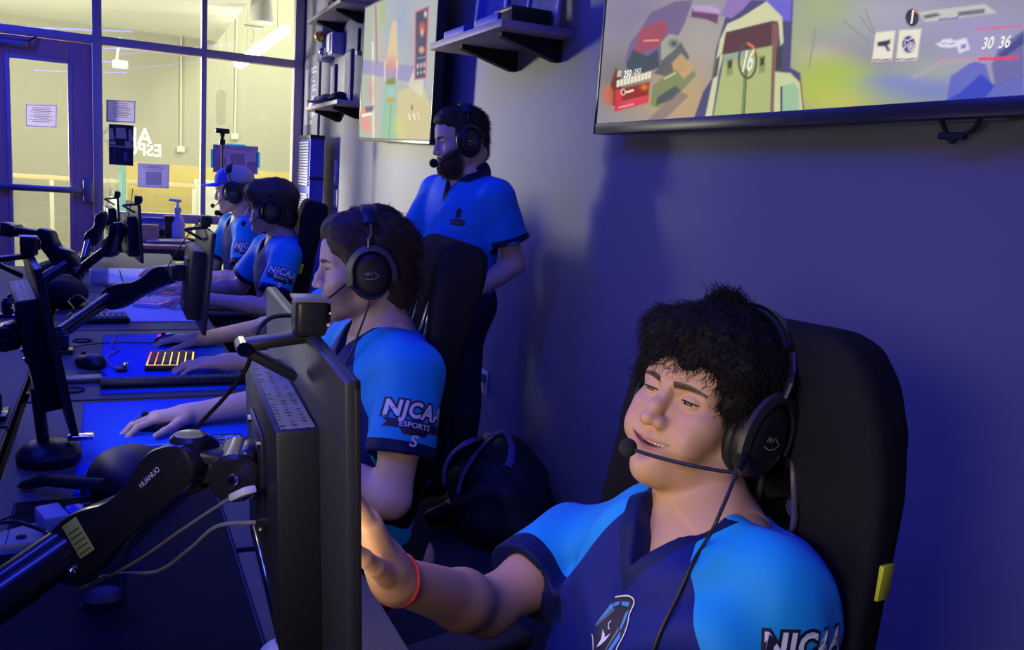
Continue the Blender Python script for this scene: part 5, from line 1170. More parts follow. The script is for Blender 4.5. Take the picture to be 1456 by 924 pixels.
tn, u_, v_, n_, W_, H_ = tv('large wall television nearest the camera, above the smiling player', BLn, BRn, 16/9, .05, .046, .014, rows, np.linspace(0,1,560), paint_near, .95, .036)
ink = mat('screen_ink_white', (0,0,0), .3, emit=(.92,.90,.86), estr=.9)
def on_tv(px, py, X=1.548): return onX(px, py, X)

mb = MB(); add_text(mb, '16', .078, on_tv(1062,88), (0,-1,0), (0,0,1), .001, 0, 0, .22, .62); obj('screen_numeral', mb, ink, tn, world=True, smooth=0, label='white numeral shown on screen')
mb = MB(); add_text(mb, '1', .038, on_tv(1297,25), (0,-1,0), (0,0,1), .001, 0, 0, 0, .9); obj('screen_numeral', mb, ink, tn, world=True, smooth=0, label='white numeral shown on screen')
mb = MB(); add_text(mb, '30', .031, on_tv(1404,62), (0,-1,0), (0,0,1), .0008, 0, 0, .15, .78); obj('screen_numeral', mb, ink, tn, world=True, smooth=0, label='white numeral shown on screen')
mb = MB(); add_text(mb, '36', .031, on_tv(1428,60.5), (0,-1,0), (0,0,1), .0008, 0, 0, .15, .78); obj('screen_numeral', mb, ink, tn, world=True, smooth=0, label='white numeral shown on screen')
mb = MB(); add_text(mb, '250', .032, on_tv(892,105.5), (0,-1,0), (0,0,1), .001, 0, 0, .15, .95); obj('screen_numeral', mb, ink, tn, world=True, smooth=0, label='white numeral shown on screen')
mb = MB(); add_text(mb, '250', .026, on_tv(906,102), (0,-1,0), (0,0,1), .0, 0, 0, .15, 1.05); obj('screen_numeral', mb, ink, tn, world=True, smooth=0, label='white numeral shown on screen')
def paint_far(p):
    p.fill((176,180,180))
    p.poly([(512,0),(530,0),(530,198),(508,198)], (170,182,170)).poly([(530,0),(545,0),(536,198),(524,198)], (188,180,168)).poly([(545,0),(612,0),(600,90),(560,110),(548,100)], (172,178,190))
    p.blob(544,20,6,20,(166,186,140)).blob(572,30,10,30,(150,166,200),.8).blob(585,60,10,30,(168,170,184)).line([(534,8),(536,90)], 3, (120,124,140), .7).line([(530,60),(531,196)], 2.4, (232,230,214))
    p.poly([(512,84),(606,96),(603,130),(580,116),(560,112),(512,104)], (140,132,196),.75)
    p.poly([(548,92),(558,30),(564,30),(566,96)], (218,196,160)).blob(556,92,9,12,(216,140,140)).line([(547,88),(547,112),(553,122)], 2, (230,220,216), .7).line([(565,86),(564,112)], 2, (230,220,216), .7)
    p.poly([(548,118),(562,116),(565,196),(541,196)], (140,190,160)).poly([(550,126),(560,125),(561,140),(549,140)], (150,196,196)).poly([(550,138),(561,138),(561,146),(549,146)], (182,160,96)).line([(556,150),(553,196)], 1.6, (110,160,130)).poly([(549,112),(562,110),(562,120),(549,120)], (132,130,70))
    p.poly([(566,130),(600,118),(612,150),(610,198),(566,198)], (206,196,150)).blob(585,170,18,22,(208,190,140)).blob(568,180,8,20,(206,206,120),.8).poly([(580,120),(600,70),(606,90),(600,140)], (220,214,190),.8)
    p.line([(586,150),(586,156)], 2, (130,110,90)).line([(581,162),(583,170)], 2.5, (240,226,206)).line([(588,162),(590,170)], 2.5, (240,226,206)).line([(594,160),(596,168)], 2, (240,216,186))
    p.poly([(590,16),(610,8),(606,112),(589,114)], (214,110,130)).poly([(591.5,18),(608.5,10.5),(604.6,110),(590.4,112)], (66,70,104)).blob(600.5,40,4.5,9,(204,84,74),1,2).blob(600,46,2,5,(230,190,160)).blob(599.5,71,4,5,(226,160,110),1,2).blob(605,20,2,4,(230,220,226)).line([(594,83),(604,81)], 2, (90,150,190))
    for k in range(3): p.blob(594+k*4.6,94-k,1.8,4,(200,170,190),1,2); p.blob(594+k*4.6,104-k,1,2,(220,220,230))
    p.blob(527,130,5,18,(200,150,140),.8).poly([(513,152),(524,152),(528,186),(516,186),(512,170)], (226,150,140)).line([(516,164),(527,162)], 4, (246,240,226)).poly([(519,152),(532,150),(530,158),(520,160)], (90,86,110)).poly([(512,0),(538,0),(520,12),(512,10)], (120,170,170),.7)
BLf, BRf = onX(511,195,1.50), onX(611,199.5,1.50)
rf = np.linspace(0,1,220)
tf, u2, v2, n2, W2, H2_ = tv('farther wall television hung between the wall shelves', BLf, BRf, 1.72, .055, .09, .012, rf, np.linspace(0,1,200), paint_far, .95, .022)
# bar under the near television with its cable
a, b = onX(1255,171,1.60), onX(1428,163,1.60)
t = thing('sensor_bar', 'slim grey bar mounted under the nearest television', 'bar', tuple((a+b)/2)); mb = MB(); mb.box((1.585,b[1],a[2]-.008), (WX,a[1],a[2]+.012), .004); obj('bar', mb, mat('bar_grey', (.30,.30,.33), .45), t, world=True)
mb = MB(); mb.box((1.583,b[1]-.006,a[2]-.009), (1.62,b[1]+.0,a[2]+.013), .003); obj('end_cap', mb, mat('bar_cap', (.2,.2,.22), .5), t, world=True)
t = thing('power_cable', 'black cable looping below the nearest television', 'cable', tuple(onX(1360,190,1.58))); mb = MB()
mb.tube(spline([onX(x, y, 1.585) for x, y in ((1334,150),(1338,168),(1346,190),(1353,201),(1360,196),(1372,191),(1384,184),(1393,170),(1399,150))], 6), .0055, 8); obj('cord', mb, m_blackm, t, world=True)
mb = MB(); q = onX(1353,201,1.585); mb.cyl(q+A(0,.03,.012), q+A(0,-.03,.010), .008, n=10); obj('cable_tie', mb, m_black, t, world=True)
# ------------------------------------------------------------------ chairs
m_seat = mat('chair_fabric', (.013,.012,.013), .95, spec=.12, bump=.3, bscale=600); m_tag = mat('chair_tag_yellow', (.62,.70,.02), .6); m_trim = mat('chair_trim', (.62,.62,.66), .15, .9)
def bw(z): return np.interp(z, [0,.10,.22,.34,.44,.50,.58,.66,.72,.76,.80], [.205,.220,.225,.228,.230,.228,.224,.208,.182,.150,.095])
REC = .22; BH = 1.
def back_sdf(X, Y, Z):
    z = Z-.46; x0 = X+.20; z2 = z*math.cos(REC)-x0*math.sin(REC); x2 = x0*math.cos(REC)+z*math.sin(REC); z2 = z2/BH; ay = np.abs(Y)+0*z2+0*x2; z2 = z2+0*ay; x2 = x2+0*ay
    wing = np.interp(z2, [0,.15,.3,.45,.55,.7], [.7,.8,1.,1.,.5,.25]); xc = .075*wing*np.clip((ay-.13)/.13, 0, 1)**2+.012*np.cos(z2*9)
    th = .040+.012*np.clip((z2-.55)/.15, 0, 1)
    d1 = np.abs(x2-xc)-th+.025; d2 = ay-bw(z2)+.025; d3 = np.abs(z2-.39)-.40+.10
    top = np.maximum(d3, -1); 
    q = np.sqrt(np.maximum(d1,0)**2+np.maximum(d2,0)**2+np.maximum(z2-.748,0)**2*.8+np.maximum(-z2,0)**2)-.025-np.where(z2 > .70, .01, 0)*0
    q = np.minimum(np.maximum(np.maximum(d1, d2), np.maximum(z2-.748,-z2)), 0)+q
    return q.astype(np.float32)
def cut_poly(q): return [(.050,.500), (.052,.610), (.064,.632), (.080,.630), (.108,.520), (.100,.492), (.064,.482)]
def make_chair(label, rec=.22, bh=1.):
    global REC, BH
    REC, BH = rec, bh
    t = thing('gaming_chair', label, 'chair')
    S = SDF(); S.fn(back_sdf, (-.50,-.33,.40), (.0,.33,1.32), .004)
    Rb = np.array(Matrix.Rotation(-REC, 3, 'Y'))
    def B(x, y, z): return A(-.20,0,.46)+Rb @ A(x, y, z*bh)
    for q in (1,-1):
        S.cap(B(-.2,q*.066,.510), B(.2,q*.066,.510), .017, None, .012, True); S.cap(B(-.2,q*.067,.610), B(.2,q*.067,.610), .016, None, .012, True); S.cap(B(-.2,q*.086,.515), B(.2,q*.086,.515), .019, None, .012, True); S.cap(B(-.2,q*.071,.56), B(.2,q*.071,.56), .021, None, .012, True)
    V, F = S.mesh(.007, smooth=2); back = obj_np('backrest', V, F, m_seat, t, world=False)
    for q in (1,-1):
        lp = spline([B(.046,q*y,z) for y, z in cut_poly(q)+[cut_poly(q)[0]]], 4)[:-1]; mb = MB(); mb.tube(lp, .0045, 6, closed=True)
        lp2 = spline([B(-.030,q*y,z) for y, z in cut_poly(q)+[cut_poly(q)[0]]], 4)[:-1]; mb.tube(lp2, .0045, 6, closed=True); n = len(lp)
        obj('cutout_trim', mb, m_trim, t, smooth=60)
    S = SDF(); S.box((.03,0,.445), (.25,.19,.055), None, .05, .01); S.cap((-.15,.225,.47), (.22,.225,.46), .055, .045, .04); S.cap((-.15,-.225,.47), (.22,-.225,.46), .055, .045, .04)
    V, F = S.mesh(.009, smooth=2); obj_np('seat', V, F, m_seat, t, world=False)
    for q in (1,-1):
        mb = MB(); mb.box((-.02,q*.30-.025,.40), (.05,q*.30+.025,.43), .006); mb.box((-.005,q*.315-.02,.40), (.045,q*.315+.02,.62), .01); obj('armrest_post', mb, m_black, t)
        mb = MB(); mb.box((-.11,q*.315-.045,.62), (.15,q*.315+.045,.65), .018, seg=3); obj('armrest_pad', mb, m_blackm, t)
    mb = MB(); mb.cyl((0,0,.10), (0,0,.30), .030, n=20); mb.cyl((0,0,.28), (0,0,.40), .022, n=20); mb.box((-.12,-.10,.37), (.12,.10,.40), .01); obj('gas_lift', mb, m_black, t)
    mb = MB()
    for k in range(5):
        a = k*2*pi/5+.3; mb.bar((.02*math.cos(a),.02*math.sin(a),.115), (.30*math.cos(a),.30*math.sin(a),.085), .05, .035, bev=.008)
    obj('star_base', mb, m_black, t)
    for k in range(5):
        a = k*2*pi/5+.3; c = A(.30*math.cos(a), .30*math.sin(a), .032); s = A(-math.sin(a), math.cos(a), 0); mb = MB(); mb.cyl(c-s*.024, c+s*.024, .030, n=18, bev=.006); obj('caster', mb, m_black, t)
    for q in (1,):
        M = np.eye(4); M[:3,:3] = Rb; M[:3,3] = B(0,0,0); mb = MB(); mb.box((.012,q*.2265,.455*bh), (.040,q*.2335,.500*bh), .001, M); obj('fabric_tag', mb, m_tag, t, label='small yellow fabric tag')
    return t
ch1 = make_chair('black racing-style chair behind the smiling player in front', .10, .985); ch1.location = (.588,.848,0); ch1.rotation_euler = (0,0,math.radians(193)); ch1['group'] = 'gaming chairs at the desks'
ch = make_chair('black racing-style chair with two framed cut-outs behind the player in profile', .23, 1.03); ch['group'] = 'gaming chairs at the desks'; ch.location = (.380,1.945,0); ch.rotation_euler = (0,0,pi-.13)
cb = copy_tree(ch, None, 'black racing-style chair half hidden behind the profile player\'s chair', (.62,3.0,0), pi-.2); cb.scale = (1,1,.91)
copy_tree(ch, None, 'black racing-style chair behind the player with the brown fringe', (.50,4.06,0), pi-.12)
copy_tree(ch, None, 'black racing-style chair of the player in the cap', (.46,4.86,0), pi)
# ------------------------------------------------------------------ desks
m_desk = mat('desk_top_grey', (.10,.098,.10), .5, spec=.25, var=.08, vscale=20)
nt = m_desk.node_tree; wv = nt.nodes.new('ShaderNodeTexWave'); wv.wave_type = 'BANDS'; wv.bands_direction = 'Y'; wv.inputs['Scale'].default_value = 85; wv.inputs['Distortion'].default_value = 1.2; wv.inputs['Detail'].default_value = 1
tc = nt.nodes.new('ShaderNodeTexCoord'); nt.links.new(tc.outputs['Object'], wv.inputs['Vector']); bp = nt.nodes.new('ShaderNodeBump'); bp.inputs['Strength'].default_value = .5; bp.inputs['Distance'].default_value = .002
nt.links.new(wv.outputs['Fac'], bp.inputs['Height']); nt.links.new(bp.outputs['Normal'], nt.nodes['Principled BSDF'].inputs['Normal'])
m_edge = mat('desk_edge_black', (.012,.012,.014), .5)
def desk(label, x0, x1, y0, y1, grom=(), z=.74):
    t = thing('gaming_desk', label, 'desk', ((x0+x1)/2,(y0+y1)/2,0), group='desks along the row')
    mb = MB(); mb.box((x0,y0,z-.005), (x1,y1,z), .001); obj('desk_surface', mb, m_desk, t, world=True)
    mb = MB(); mb.box((x0-.004,y0-.002,z-.04), (x1+.004,y1+.002,z-.005), .006); obj('desk_edge', mb, m_edge, t, world=True)
    for yy in (y0+.10, y1-.10):
        mb = MB(); mb.box((x0+.08,yy-.03,.03), (x0+.14,yy+.03,z-.04), .006); mb.box((x0+.02,yy-.035,0), (x1-.06,yy+.035,.035), .008); mb.bar((x0+.10,yy,z-.07), (x1-.08,yy,z-.06), .05, .04); obj('leg', mb, m_black, t, world=True)
    for g in grom:
        mb = MB(); mb.lathe([(.030,0), (.031,.004), (.027,.005), (.025,.002), (.0,.002)], 28, np.array(Matrix.Translation((g[0],g[1],z)))); obj('cable_grommet', mb, m_blackm, t, world=True)
    return t
desk('desk in the near corner under the nearest monitor', -.20, .365, .18, 1.385)
desk('desk with the crest mouse pad, under the hand on the black mouse', -.20, .365, 1.405, 2.415)
desk('desk carrying the lit keypad and a black full keyboard', -.20, .365, 2.435, 3.42, ((-.095,onZ(118,485,.74)[1]), (-.100,onZ(113,555,.74)[1])))
desk('desk of the player with the brown fringe', -.20, .365, 3.44, 4.42)
desk('farthest desk of the row, at the capped player', -.20, .365, 4.44, 6.30)
desk('back-to-back desk on the left, nearest the camera', -.80, -.225, 1.0, 2.2); desk('back-to-back desk on the left, further along', -.80, -.225, 2.22, 3.42); desk('back-to-back desk on the left, farthest along', -.80, -.225, 3.44, 5.42)
# ------------------------------------------------------------------ mats
def mousepad(label, x0, x1, y0, y1, m, z=.74, group='mouse pads'):
    t = thing('mouse_pad', label, 'mouse pad', ((x0+x1)/2,(y0+y1)/2,z)); mb = MB(); mb.box((x0,y0,z+.0005), (x1,y1,z+.004), .0015); obj('pad', mb, m, t, world=True)
    e = .004; mb = MB(); mb.tube([(x0+e,y0+e,z+.0035), (x1-e,y0+e,z+.0035), (x1-e,y1-e,z+.0035), (x0+e,y1-e,z+.0035)], .0016, 6, closed=True); obj('stitched_edge', mb, mat('pad_edge', (.01,.02,.12), .7), t, world=True); return t
m_padb = mat('pad_blue', (.012,.085,.66), .8, spec=.15, bump=.2, bscale=900); m_padd = mat('pad_black', (.012,.012,.016), .85, spec=.08, bump=.25, bscale=900); m_padw = mat('pad_pale', (.55,.58,.66), .8)
pad = mousepad('bright blue mouse pad printed with a dark crest, under the black mouse', -.070, .325, 1.72, 2.385, m_padb)
U, Vv = A(0,1,0), A(-1,0,0); zp = .7443
cE = onZ(222,640,zp); mb = MB()
poly2d(mb, [(.10*math.cos(a)*(1+.12*math.cos(3*a)), .062*math.sin(a)) for a in np.linspace(0, 2*pi, 40, endpoint=False)], A(cE[0],cE[1]-.03,zp), (1,0,0), (0,1,0)); obj('pad_crest', mb, DARK_INK, pad, world=True, smooth=0, label='dark crest printed on pad')
mb = MB(); t_ = np.linspace(0, 2*pi, 60, endpoint=False); ribbon(mb, [(.113*math.cos(a)*(1+.12*math.cos(3*a)), .073*math.sin(a)) for a in t_], .003, A(cE[0],cE[1]-.03,zp), (1,0,0), (0,1,0), closed=True)
poly2d(mb, [(-.02,-.01), (.05,.0), (.075,.02), (.03,.018), (.04,.035), (-.0,.012)], A(cE[0],cE[1]-.025,zp+.0003), (1,0,0), (0,1,0)); obj('pad_crest_lines', mb, mat('pad_print_pale', (.25,.4,.75), .7), pad, world=True, smooth=0)
cT = onZ(308,624,zp); mb = MB(); poly2d(mb, [(-.052,-.034), (.058,-.034), (.058,.036), (-.052,.036)], A(cT[0],cT[1],zp), (1,0,0), (0,1,0)); obj('pad_lettering_ground', mb, DARK_INK, pad, world=True, smooth=0)
mb = MB(); add_text(mb, 'ESPORTS', .030, A(cT[0]-.004,cT[1]+.012,zp+.0004), (-1,0,0), (0,-1,0), .0008); add_text(mb, 'TEAM', .030, A(cT[0]-.004,cT[1]-.016,zp+.0004), (-1,0,0), (0,-1,0), .0008) if False else None
for k, dx in enumerate((-.034,-.012,.012,.034)):
    ribbon(mb, [(dx-.008,-.022), (dx+.008,-.022), (dx+.008,.0), (dx-.006,.0), (dx-.006,.024), (dx+.008,.024)], .0042, A(cT[0],cT[1],zp+.0004), (1,0,0), (0,1,0))
obj('pad_lettering', mb, mat('pad_print_pale'), pad, world=True, smooth=0, label='pale block lettering on pad')
mousepad('bright blue mouse pad under the lit keypad', -.032, .355, 2.475, 3.325, m_padb)
mousepad('long black mouse pad running under the near arm across two desks', -.165, .186, .30, 1.700, m_padd)
mousepad('pale mouse pad under the hands of the player with the fringe', -.02, .350, 3.60, 4.40, m_padw)
mousepad('pale mouse pad on the farthest desk', -.02, .350, 4.48, 5.38, m_padw)
# ------------------------------------------------------------------ monitors
m_vent = mat('vent_grille', (.05,.05,.055), .45); nt = m_vent.node_tree
vo = nt.nodes.new('ShaderNodeTexVoronoi'); vo.inputs['Scale'].default_value = 95; vo.inputs['Randomness'].default_value = .15; tc = nt.nodes.new('ShaderNodeTexCoord'); nt.links.new(tc.outputs['Object'], vo.inputs['Vector'])
rm = nt.nodes.new('ShaderNodeMath'); rm.operation = 'GREATER_THAN'; rm.inputs[1].default_value = .42; nt.links.new(vo.outputs['Distance'], rm.inputs[0])
mx = nt.nodes.new('ShaderNodeMix'); mx.data_type = 'RGBA'; mx.inputs['A'].default_value = (.004,.004,.004,1); mx.inputs['B'].default_value = (.20,.19,.17,1); nt.links.new(rm.outputs[0], mx.inputs['Factor']); nt.links.new(mx.outputs['Result'], nt.nodes['Principled BSDF'].inputs['Base Color'])
m_mback = mat('monitor_back', (.028,.028,.032), .35); m_mhous = mat('monitor_housing', (.012,.012,.014), .5)
def screen_mat(nm, col, s):
    return mat(nm, (.01,.01,.01), .3, emit=col, estr=s)
def monitor(label, c, nx, scale=1., em=(1.,.86,.78), es=2.2, cables=False):
    M = frame(nx, z=(0,0,1), o=c); t = thing('monitor', label, 'monitor', M=M); k = scale; W, Hh = .267*k, .160*k
    mb = MB(); mb.box((-.011,-W,-Hh), (-.001,W,Hh), .003); obj('back_panel', mb, m_mback, t)
    mb = MB()
    for lo, hi in (((-.003,-W,-Hh), (.002,-W+.008,Hh)), ((-.003,W-.008,-Hh), (.002,W,Hh)), ((-.003,-W,-Hh), (.002,W,-Hh+.016)), ((-.003,-W,Hh-.008), (.002,W,Hh))): mb.box(lo, hi, .001)
    obj('bezel', mb, m_black, t)
    mb = MB(); mb.box((-.002,-W+.007,-Hh+.015), (.0005,W-.007,Hh-.007)); obj('screen', mb, screen_mat('screen_%.1f_%s' % (es, str(em)), em, es), t, smooth=0)
    hz0, hz1, hw, hd = -.135*k, .088*k, .150*k, -.050
    mb = MB(); mb.box((hd,-hw,hz0), (-.010,hw,hz1), .004); obj('housing', mb, m_mhous, t)
    mb = MB(); mb.box((hd+.006,-hw+.006,hz1-.001), (-.014,hw-.006,hz1+.0008)); obj('vent_grille', mb, m_vent, t, smooth=0)
    mb = MB(); mb.box((hd-.004,-.055,-.055), (hd+.001,.055,.055), .002); obj('vesa_plate', mb, m_black, t)
    for y in (-.045,.045):
        for z in (-.045,.045): mb = MB(); mb.cyl((hd-.007,y,z), (hd-.003,y,z), .0045, n=10); obj('screw', mb, m_chrome, t)
    mb = MB(); mb.box((hd-.0015,-.09,hz0+.012), (hd+.001,.09,hz0+.035), .001); obj('port_strip', mb, m_chrome if cables else m_black, t)
    return t, M
def webcam(label, top, nx, s=1., lift=.012, yaw=0.):
    n = nrm(A(nx[0], nx[1], 0)); M = frame(n, z=(0,0,1), o=top); M[:3,:3] = M[:3,:3] @ np.array(Matrix.Rotation(yaw, 3, 'Z')) * 1.; t = thing('webcam', label, 'webcam', M=M, group=None); k = s
    mb = MB(); mb.box((-.022*k,-.024*k,.000), (.016*k,.024*k,.046*k), .006, seg=3); obj('camera_body', mb, m_black, t)
    mb = MB(); mb.box((-.0235*k,-.026*k,.043*k), (.017*k,.026*k,.0475*k), .002); obj('top_plate', mb, mat('webcam_top', (.20,.19,.17), .35, .3), t)
    mb = MB(); mb.lathe([(0,0), (.014*k,0), (.016*k,.004), (.010*k,.005), (0,.0045)], 24, np.array(Matrix.Translation((.016*k,0,.026*k)) @ Matrix.Rotation(pi/2, 4, 'Y'))); obj('lens', mb, m_gloss, t)
    mb = MB(); mb.bar((.004,0,.0), (-.078*k,0,-.012*k), .034*k, .010, bev=.003); obj('clip_arm', mb, m_black, t)
    mb = MB(); mb.bar((-.078*k,0,-.018*k), (-.018*k,0,-.052*k), .034*k, .009, bev=.003); obj('clip_foot', mb, m_black, t)
    mb = MB(); mb.cyl((-.080*k,-.020*k,-.014*k), (-.080*k,.020*k,-.014*k), .007, n=14); obj('hinge', mb, m_chrome, t)
    return t, M
def arm(label, base, elbow, tip, head, th=.06, text=False, lower_r=.022, sticker=False, side=1, b2=None):
    base, elbow, tip, head = A(*base), A(*elbow), A(*tip), A(*head); t = thing('desk_mount', label, 'monitor arm', tuple(base))
    m_arm = mat('arm_black', (.016,.016,.018), .28, coat=.3)
    mb = MB(); mb.box(base-A(.04,.045,0), base+A(.04,.045,.012), .004); mb.cyl(base+A(0,0,.012), base+A(0,0,.06), .028, n=20, bev=.004); obj('desk_clamp', mb, m_arm, t, world=True)
    mb = MB(); b2 = base+A(0,0,.06) if b2 is None else A(*b2); mb.cyl(base+A(0,0,.05), b2+A(0,0,.01), lower_r*1.1, n=20, bev=.004); mb.cyl(b2, elbow, lower_r, n=20, bev=.006); obj('lower_arm', mb, m_arm, t, world=True)
    mb = MB(); mb.cyl(elbow-A(0,0,.045), elbow+A(0,0,.012), .024, n=24, bev=.005); obj('elbow_joint', mb, m_arm, t, world=True)
    # spring arm: tapered swelling plate
    x = nrm(tip-elbow); L = np.linalg.norm(tip-elbow); M = frame(x, z=(0,0,1), o=elbow); h = th; w = .052
    pr = [(-.034,-.30*h), (-.012,-.66*h), (.14*L,-.70*h), (.40*L,-.56*h), (.75*L,-.46*h), (L-.008,-.42*h), (L+.020,-.26*h), (L+.024,.20*h), (L-.004,.44*h), (.84*L,.46*h), (.66*L,.28*h), (.46*L,.22*h), (.28*L,.36*h), (.12*L,.42*h), (-.010,.34*h), (-.036,.08*h)]
    R = np.eye(4); R[:3,0] = (1,0,0); R[:3,1] = (0,0,1); R[:3,2] = (0,-1,0); R[:3,3] = (0,w/2,0)
    mb = MB(); P = spline([(p[0],p[1],0) for p in pr+[pr[0]]], 3)[:-1]; mb.prism(P[:,:2], w, M @ R, bev=.10*h); obj('spring_arm', mb, m_arm, t, world=True, smooth=40)
    S_ = M.copy(); side_y = -w/2-.0003
    if text:
        mb = MB(); o = (M @ np.r_[.84*L,side_y-.0012,.10*h,1])[:3]; add_text(mb, 'HUANUO', .0078, o, M[:3,0]+M[:3,2]*.12, M[:3,2]-M[:3,0]*.12, .0001); obj('arm_lettering', mb, WHITE_INK, t, world=True, smooth=0)
    if sticker:
        mb = MB(); mb.box((.17*L-.012,side_y-.0012,-.36*h), (.17*L+.013,side_y-.0004,.30*h), .0004, M); obj('warning_label', mb, mat('label_yellow', (.42,.50,.10), .6), t, world=True, label='yellow printed warning label')
        mb = MB(); 
        for k in range(5): mb.box((.17*L-.009,side_y-.0016,(-.30+.10*k)*h), (.17*L+.010,side_y-.0010,(-.275+.10*k)*h), 0, M)
        obj('warning_print', mb, mat('label_ink', (.10,.13,.05), .6), t, world=True, smooth=0)
        mb = MB(); o = (M @ np.r_[.0,side_y,-.45*h,1])[:3]; mb.ball(o, .006, 12); obj('pivot_bolt', mb, m_chrome, t, world=True)
    mb = MB(); mb.cyl(tip-A(0,0,.030), tip+A(0,0,.030), .020, n=24, bev=.004); obj('wrist_joint', mb, m_arm, t, world=True)
    mid = tip*.26+head*.74; mb = MB(); mb.bar(tip+A(0,0,.012), mid+A(0,0,.012), .040, .012, bev=.004); mb.bar(tip-A(0,0,.004), mid-A(0,0,.004), .03, .026, bev=.004); obj('link_plate', mb, mat('arm_plate', (.06,.06,.065), .3, .4), t, world=True)
    d = nrm(head-mid); s = nrm(np.cross(d, A(0,0,1))); mb = MB(); mb.cyl(mid-s*.034, mid+s*.034, .026, n=24, bev=.004); mb.bar(mid, head, .05, .056, bev=.006); obj('tilt_head', mb, m_arm, t, world=True)
    mb = MB(); e = s if np.dot(s, EYE-mid) > 0 else -s; mb.cyl(mid+e*.034, mid+e*.037, .0055, n=20); obj('tilt_bolt', mb, m_chrome, t, world=True)
    return t, M
# nearest monitor
n1 = nrm(A(1,-.049,.045)); c1 = A(.191,.886,1.063)
mon1, MM1 = monitor('nearest monitor, seen edge-on from behind in front of the smiling player', c1, n1, es=3.6, em=(1.,.80,.60), cables=True)
webcam('webcam clipped on the nearest monitor, in front of the profile player\'s mouth', tuple((MM1 @ np.r_[-.004,-.065,.158,1])[:3]), n1, .80)
h1 = (MM1 @ np.r_[-.056,0,0,1])[:3]
arm('monitor arm with printed lettering holding the nearest monitor', dep(-60,890,.86)*A(1,1,0)+A(0,0,.742), dep(112,768,.95), dep(270,656,.885), h1, .062, True, .026, True, b2=dep(-60,890,.86))
# profile player's monitor
n2v = nrm(A(.985,.125,.175)); c2 = A(-.121,1.969,1.018)
mon2, MM2 = monitor('second monitor, tilted, at the left edge behind the near arm', c2, n2v, es=3.2, em=(.85,.85,1.))
webcam('webcam on the second monitor at the left edge', tuple((MM2 @ np.r_[-.004,-.06,.162,1])[:3]), n2v, .8)
h2 = (MM2 @ np.r_[-.056,0,0,1])[:3]
arm('monitor arm behind the second monitor at the left edge', (-.27,2.30,.742), h2+A(-.10,.16,-.14), h2+A(-.085,.0,-.02), h2, .06)
n3v = nrm(A(1,.0,-.085)); c3 = A(.276,3.012,1.008)
mon3, MM3 = monitor('third monitor, seen edge-on left of the far players', c3, n3v, es=1.6, em=(.8,.82,1.))
webcam('webcam folded over the third monitor', tuple((MM3 @ np.r_[-.004,-.02,.162,1])[:3]), n3v, .8)
h3 = (MM3 @ np.r_[-.056,0,0,1])[:3]
arm('monitor arm reaching to the third monitor above the keypad', onZ(85,500,.742), dep(160,420,3.05), dep(240,390,2.95), h3, .075)
n4v = nrm(A(.99,.1,.05)); tp4 = dep(204,292,3.95); c4 = tp4+A(-.03,.225,-.135)
mon4, MM4 = monitor('fourth monitor, upright and dark, right of the two far arms', c4, n4v, .86, es=1.6, em=(.8,.82,1.))
webcam('webcam on the fourth monitor, right of the two far webcams', tuple((MM4 @ np.r_[-.004,-.20,.140,1])[:3]), n4v, .8)
h4 = (MM4 @ np.r_[-.056,0,0,1])[:3]
arm('monitor arm behind the fourth monitor, with a blue-lit lower bar', onZ(108,405,.742), dep(155,352,4.05), dep(168,325,4.0), h4, .075)
tp5 = dep(172,282,4.9); c5 = tp5+A(-.03,.24,-.144)
mon5, MM5 = monitor('fifth monitor, farthest along the desks', c5, n4v, .9, es=1.6, em=(.8,.82,1.))
webcam('webcam on the farthest monitor, left of the two far webcams', tuple((MM5 @ np.r_[-.004,-.22,.146,1])[:3]), n4v, .8)
h5 = (MM5 @ np.r_[-.056,0,0,1])[:3]
arm('monitor arm behind the farthest monitor', onZ(120,385,.742), dep(127,340,4.8), dep(147,308,4.8), h5, .075)
arm('dark monitor arm reaching in from the left edge in front of the door', (-.36,3.75,.742), dep(100,372,3.4), dep(62,335,3.4), dep(5,325,3.4), .085)
# ------------------------------------------------------------------ keyboards, mice
m_key = mat('key_black', (.022,.022,.025), .5); m_keyg = mat('key_grey', (.16,.16,.17), .4)
def keyboard(label, M, rows, cols, pitch, glow=None, side=None, body_m=m_black, keym=m_key):
    t = thing('keyboard', label, 'keyboard', M=M); W, D = cols*pitch+.014, rows*pitch+.014
    mb = MB(); mb.box((-W/2,-D/2,0), (W/2,D/2,.018), .004); obj('case', mb, body_m, t)
    if glow is not None:
        gx = np.linspace(-W/2+.004, W/2-.004, 40); gy = np.linspace(-D/2+.004, D/2-.004, 12); X, Y = np.meshgrid(gx, gy); V = np.c_[X.ravel(), Y.ravel(), np.full(X.size, .0186)]; i = np.arange(11)[:,None]*40+np.arange(39)[None]; F = np.stack([i,i+1,i+41,i+40], -1).reshape(-1,4)
        obj_np('key_glow', V, F, attr_mat('key_glow_lamp', .4, 'Col', .3, emit=2.2), t, {'Col': glow(X.ravel()/W+.5, Y.ravel()/D+.5)}, world=False)
    mb = MB(); p = pitch*.44; mb.add([(-p,-p,0),(p,-p,0),(p,p,0),(-p,p,0),(-p*.78,-p*.72,.008),(p*.78,-p*.72,.008),(p*.78,p*.85,.008),(-p*.78,p*.85,.008)], [[3,2,1,0],[4,5,6,7],[0,1,5,4],[1,2,6,5],[2,3,7,6],[3,0,4,7]])
    k0 = obj('key', mb, keym, t, smooth=0); first = True
    for r in range(rows):
        for c in range(cols):
            o = k0 if first else k0.copy()
            if not first: COL.objects.link(o); o.parent = t
            first = False; o.location = (-W/2+.007+pitch*(c+.5), -D/2+.007+pitch*(r+.5), .0175)
    return t
kc = onZ(245,513,.75); kx = onZ(280,540,.745)-onZ(205,540,.745); 
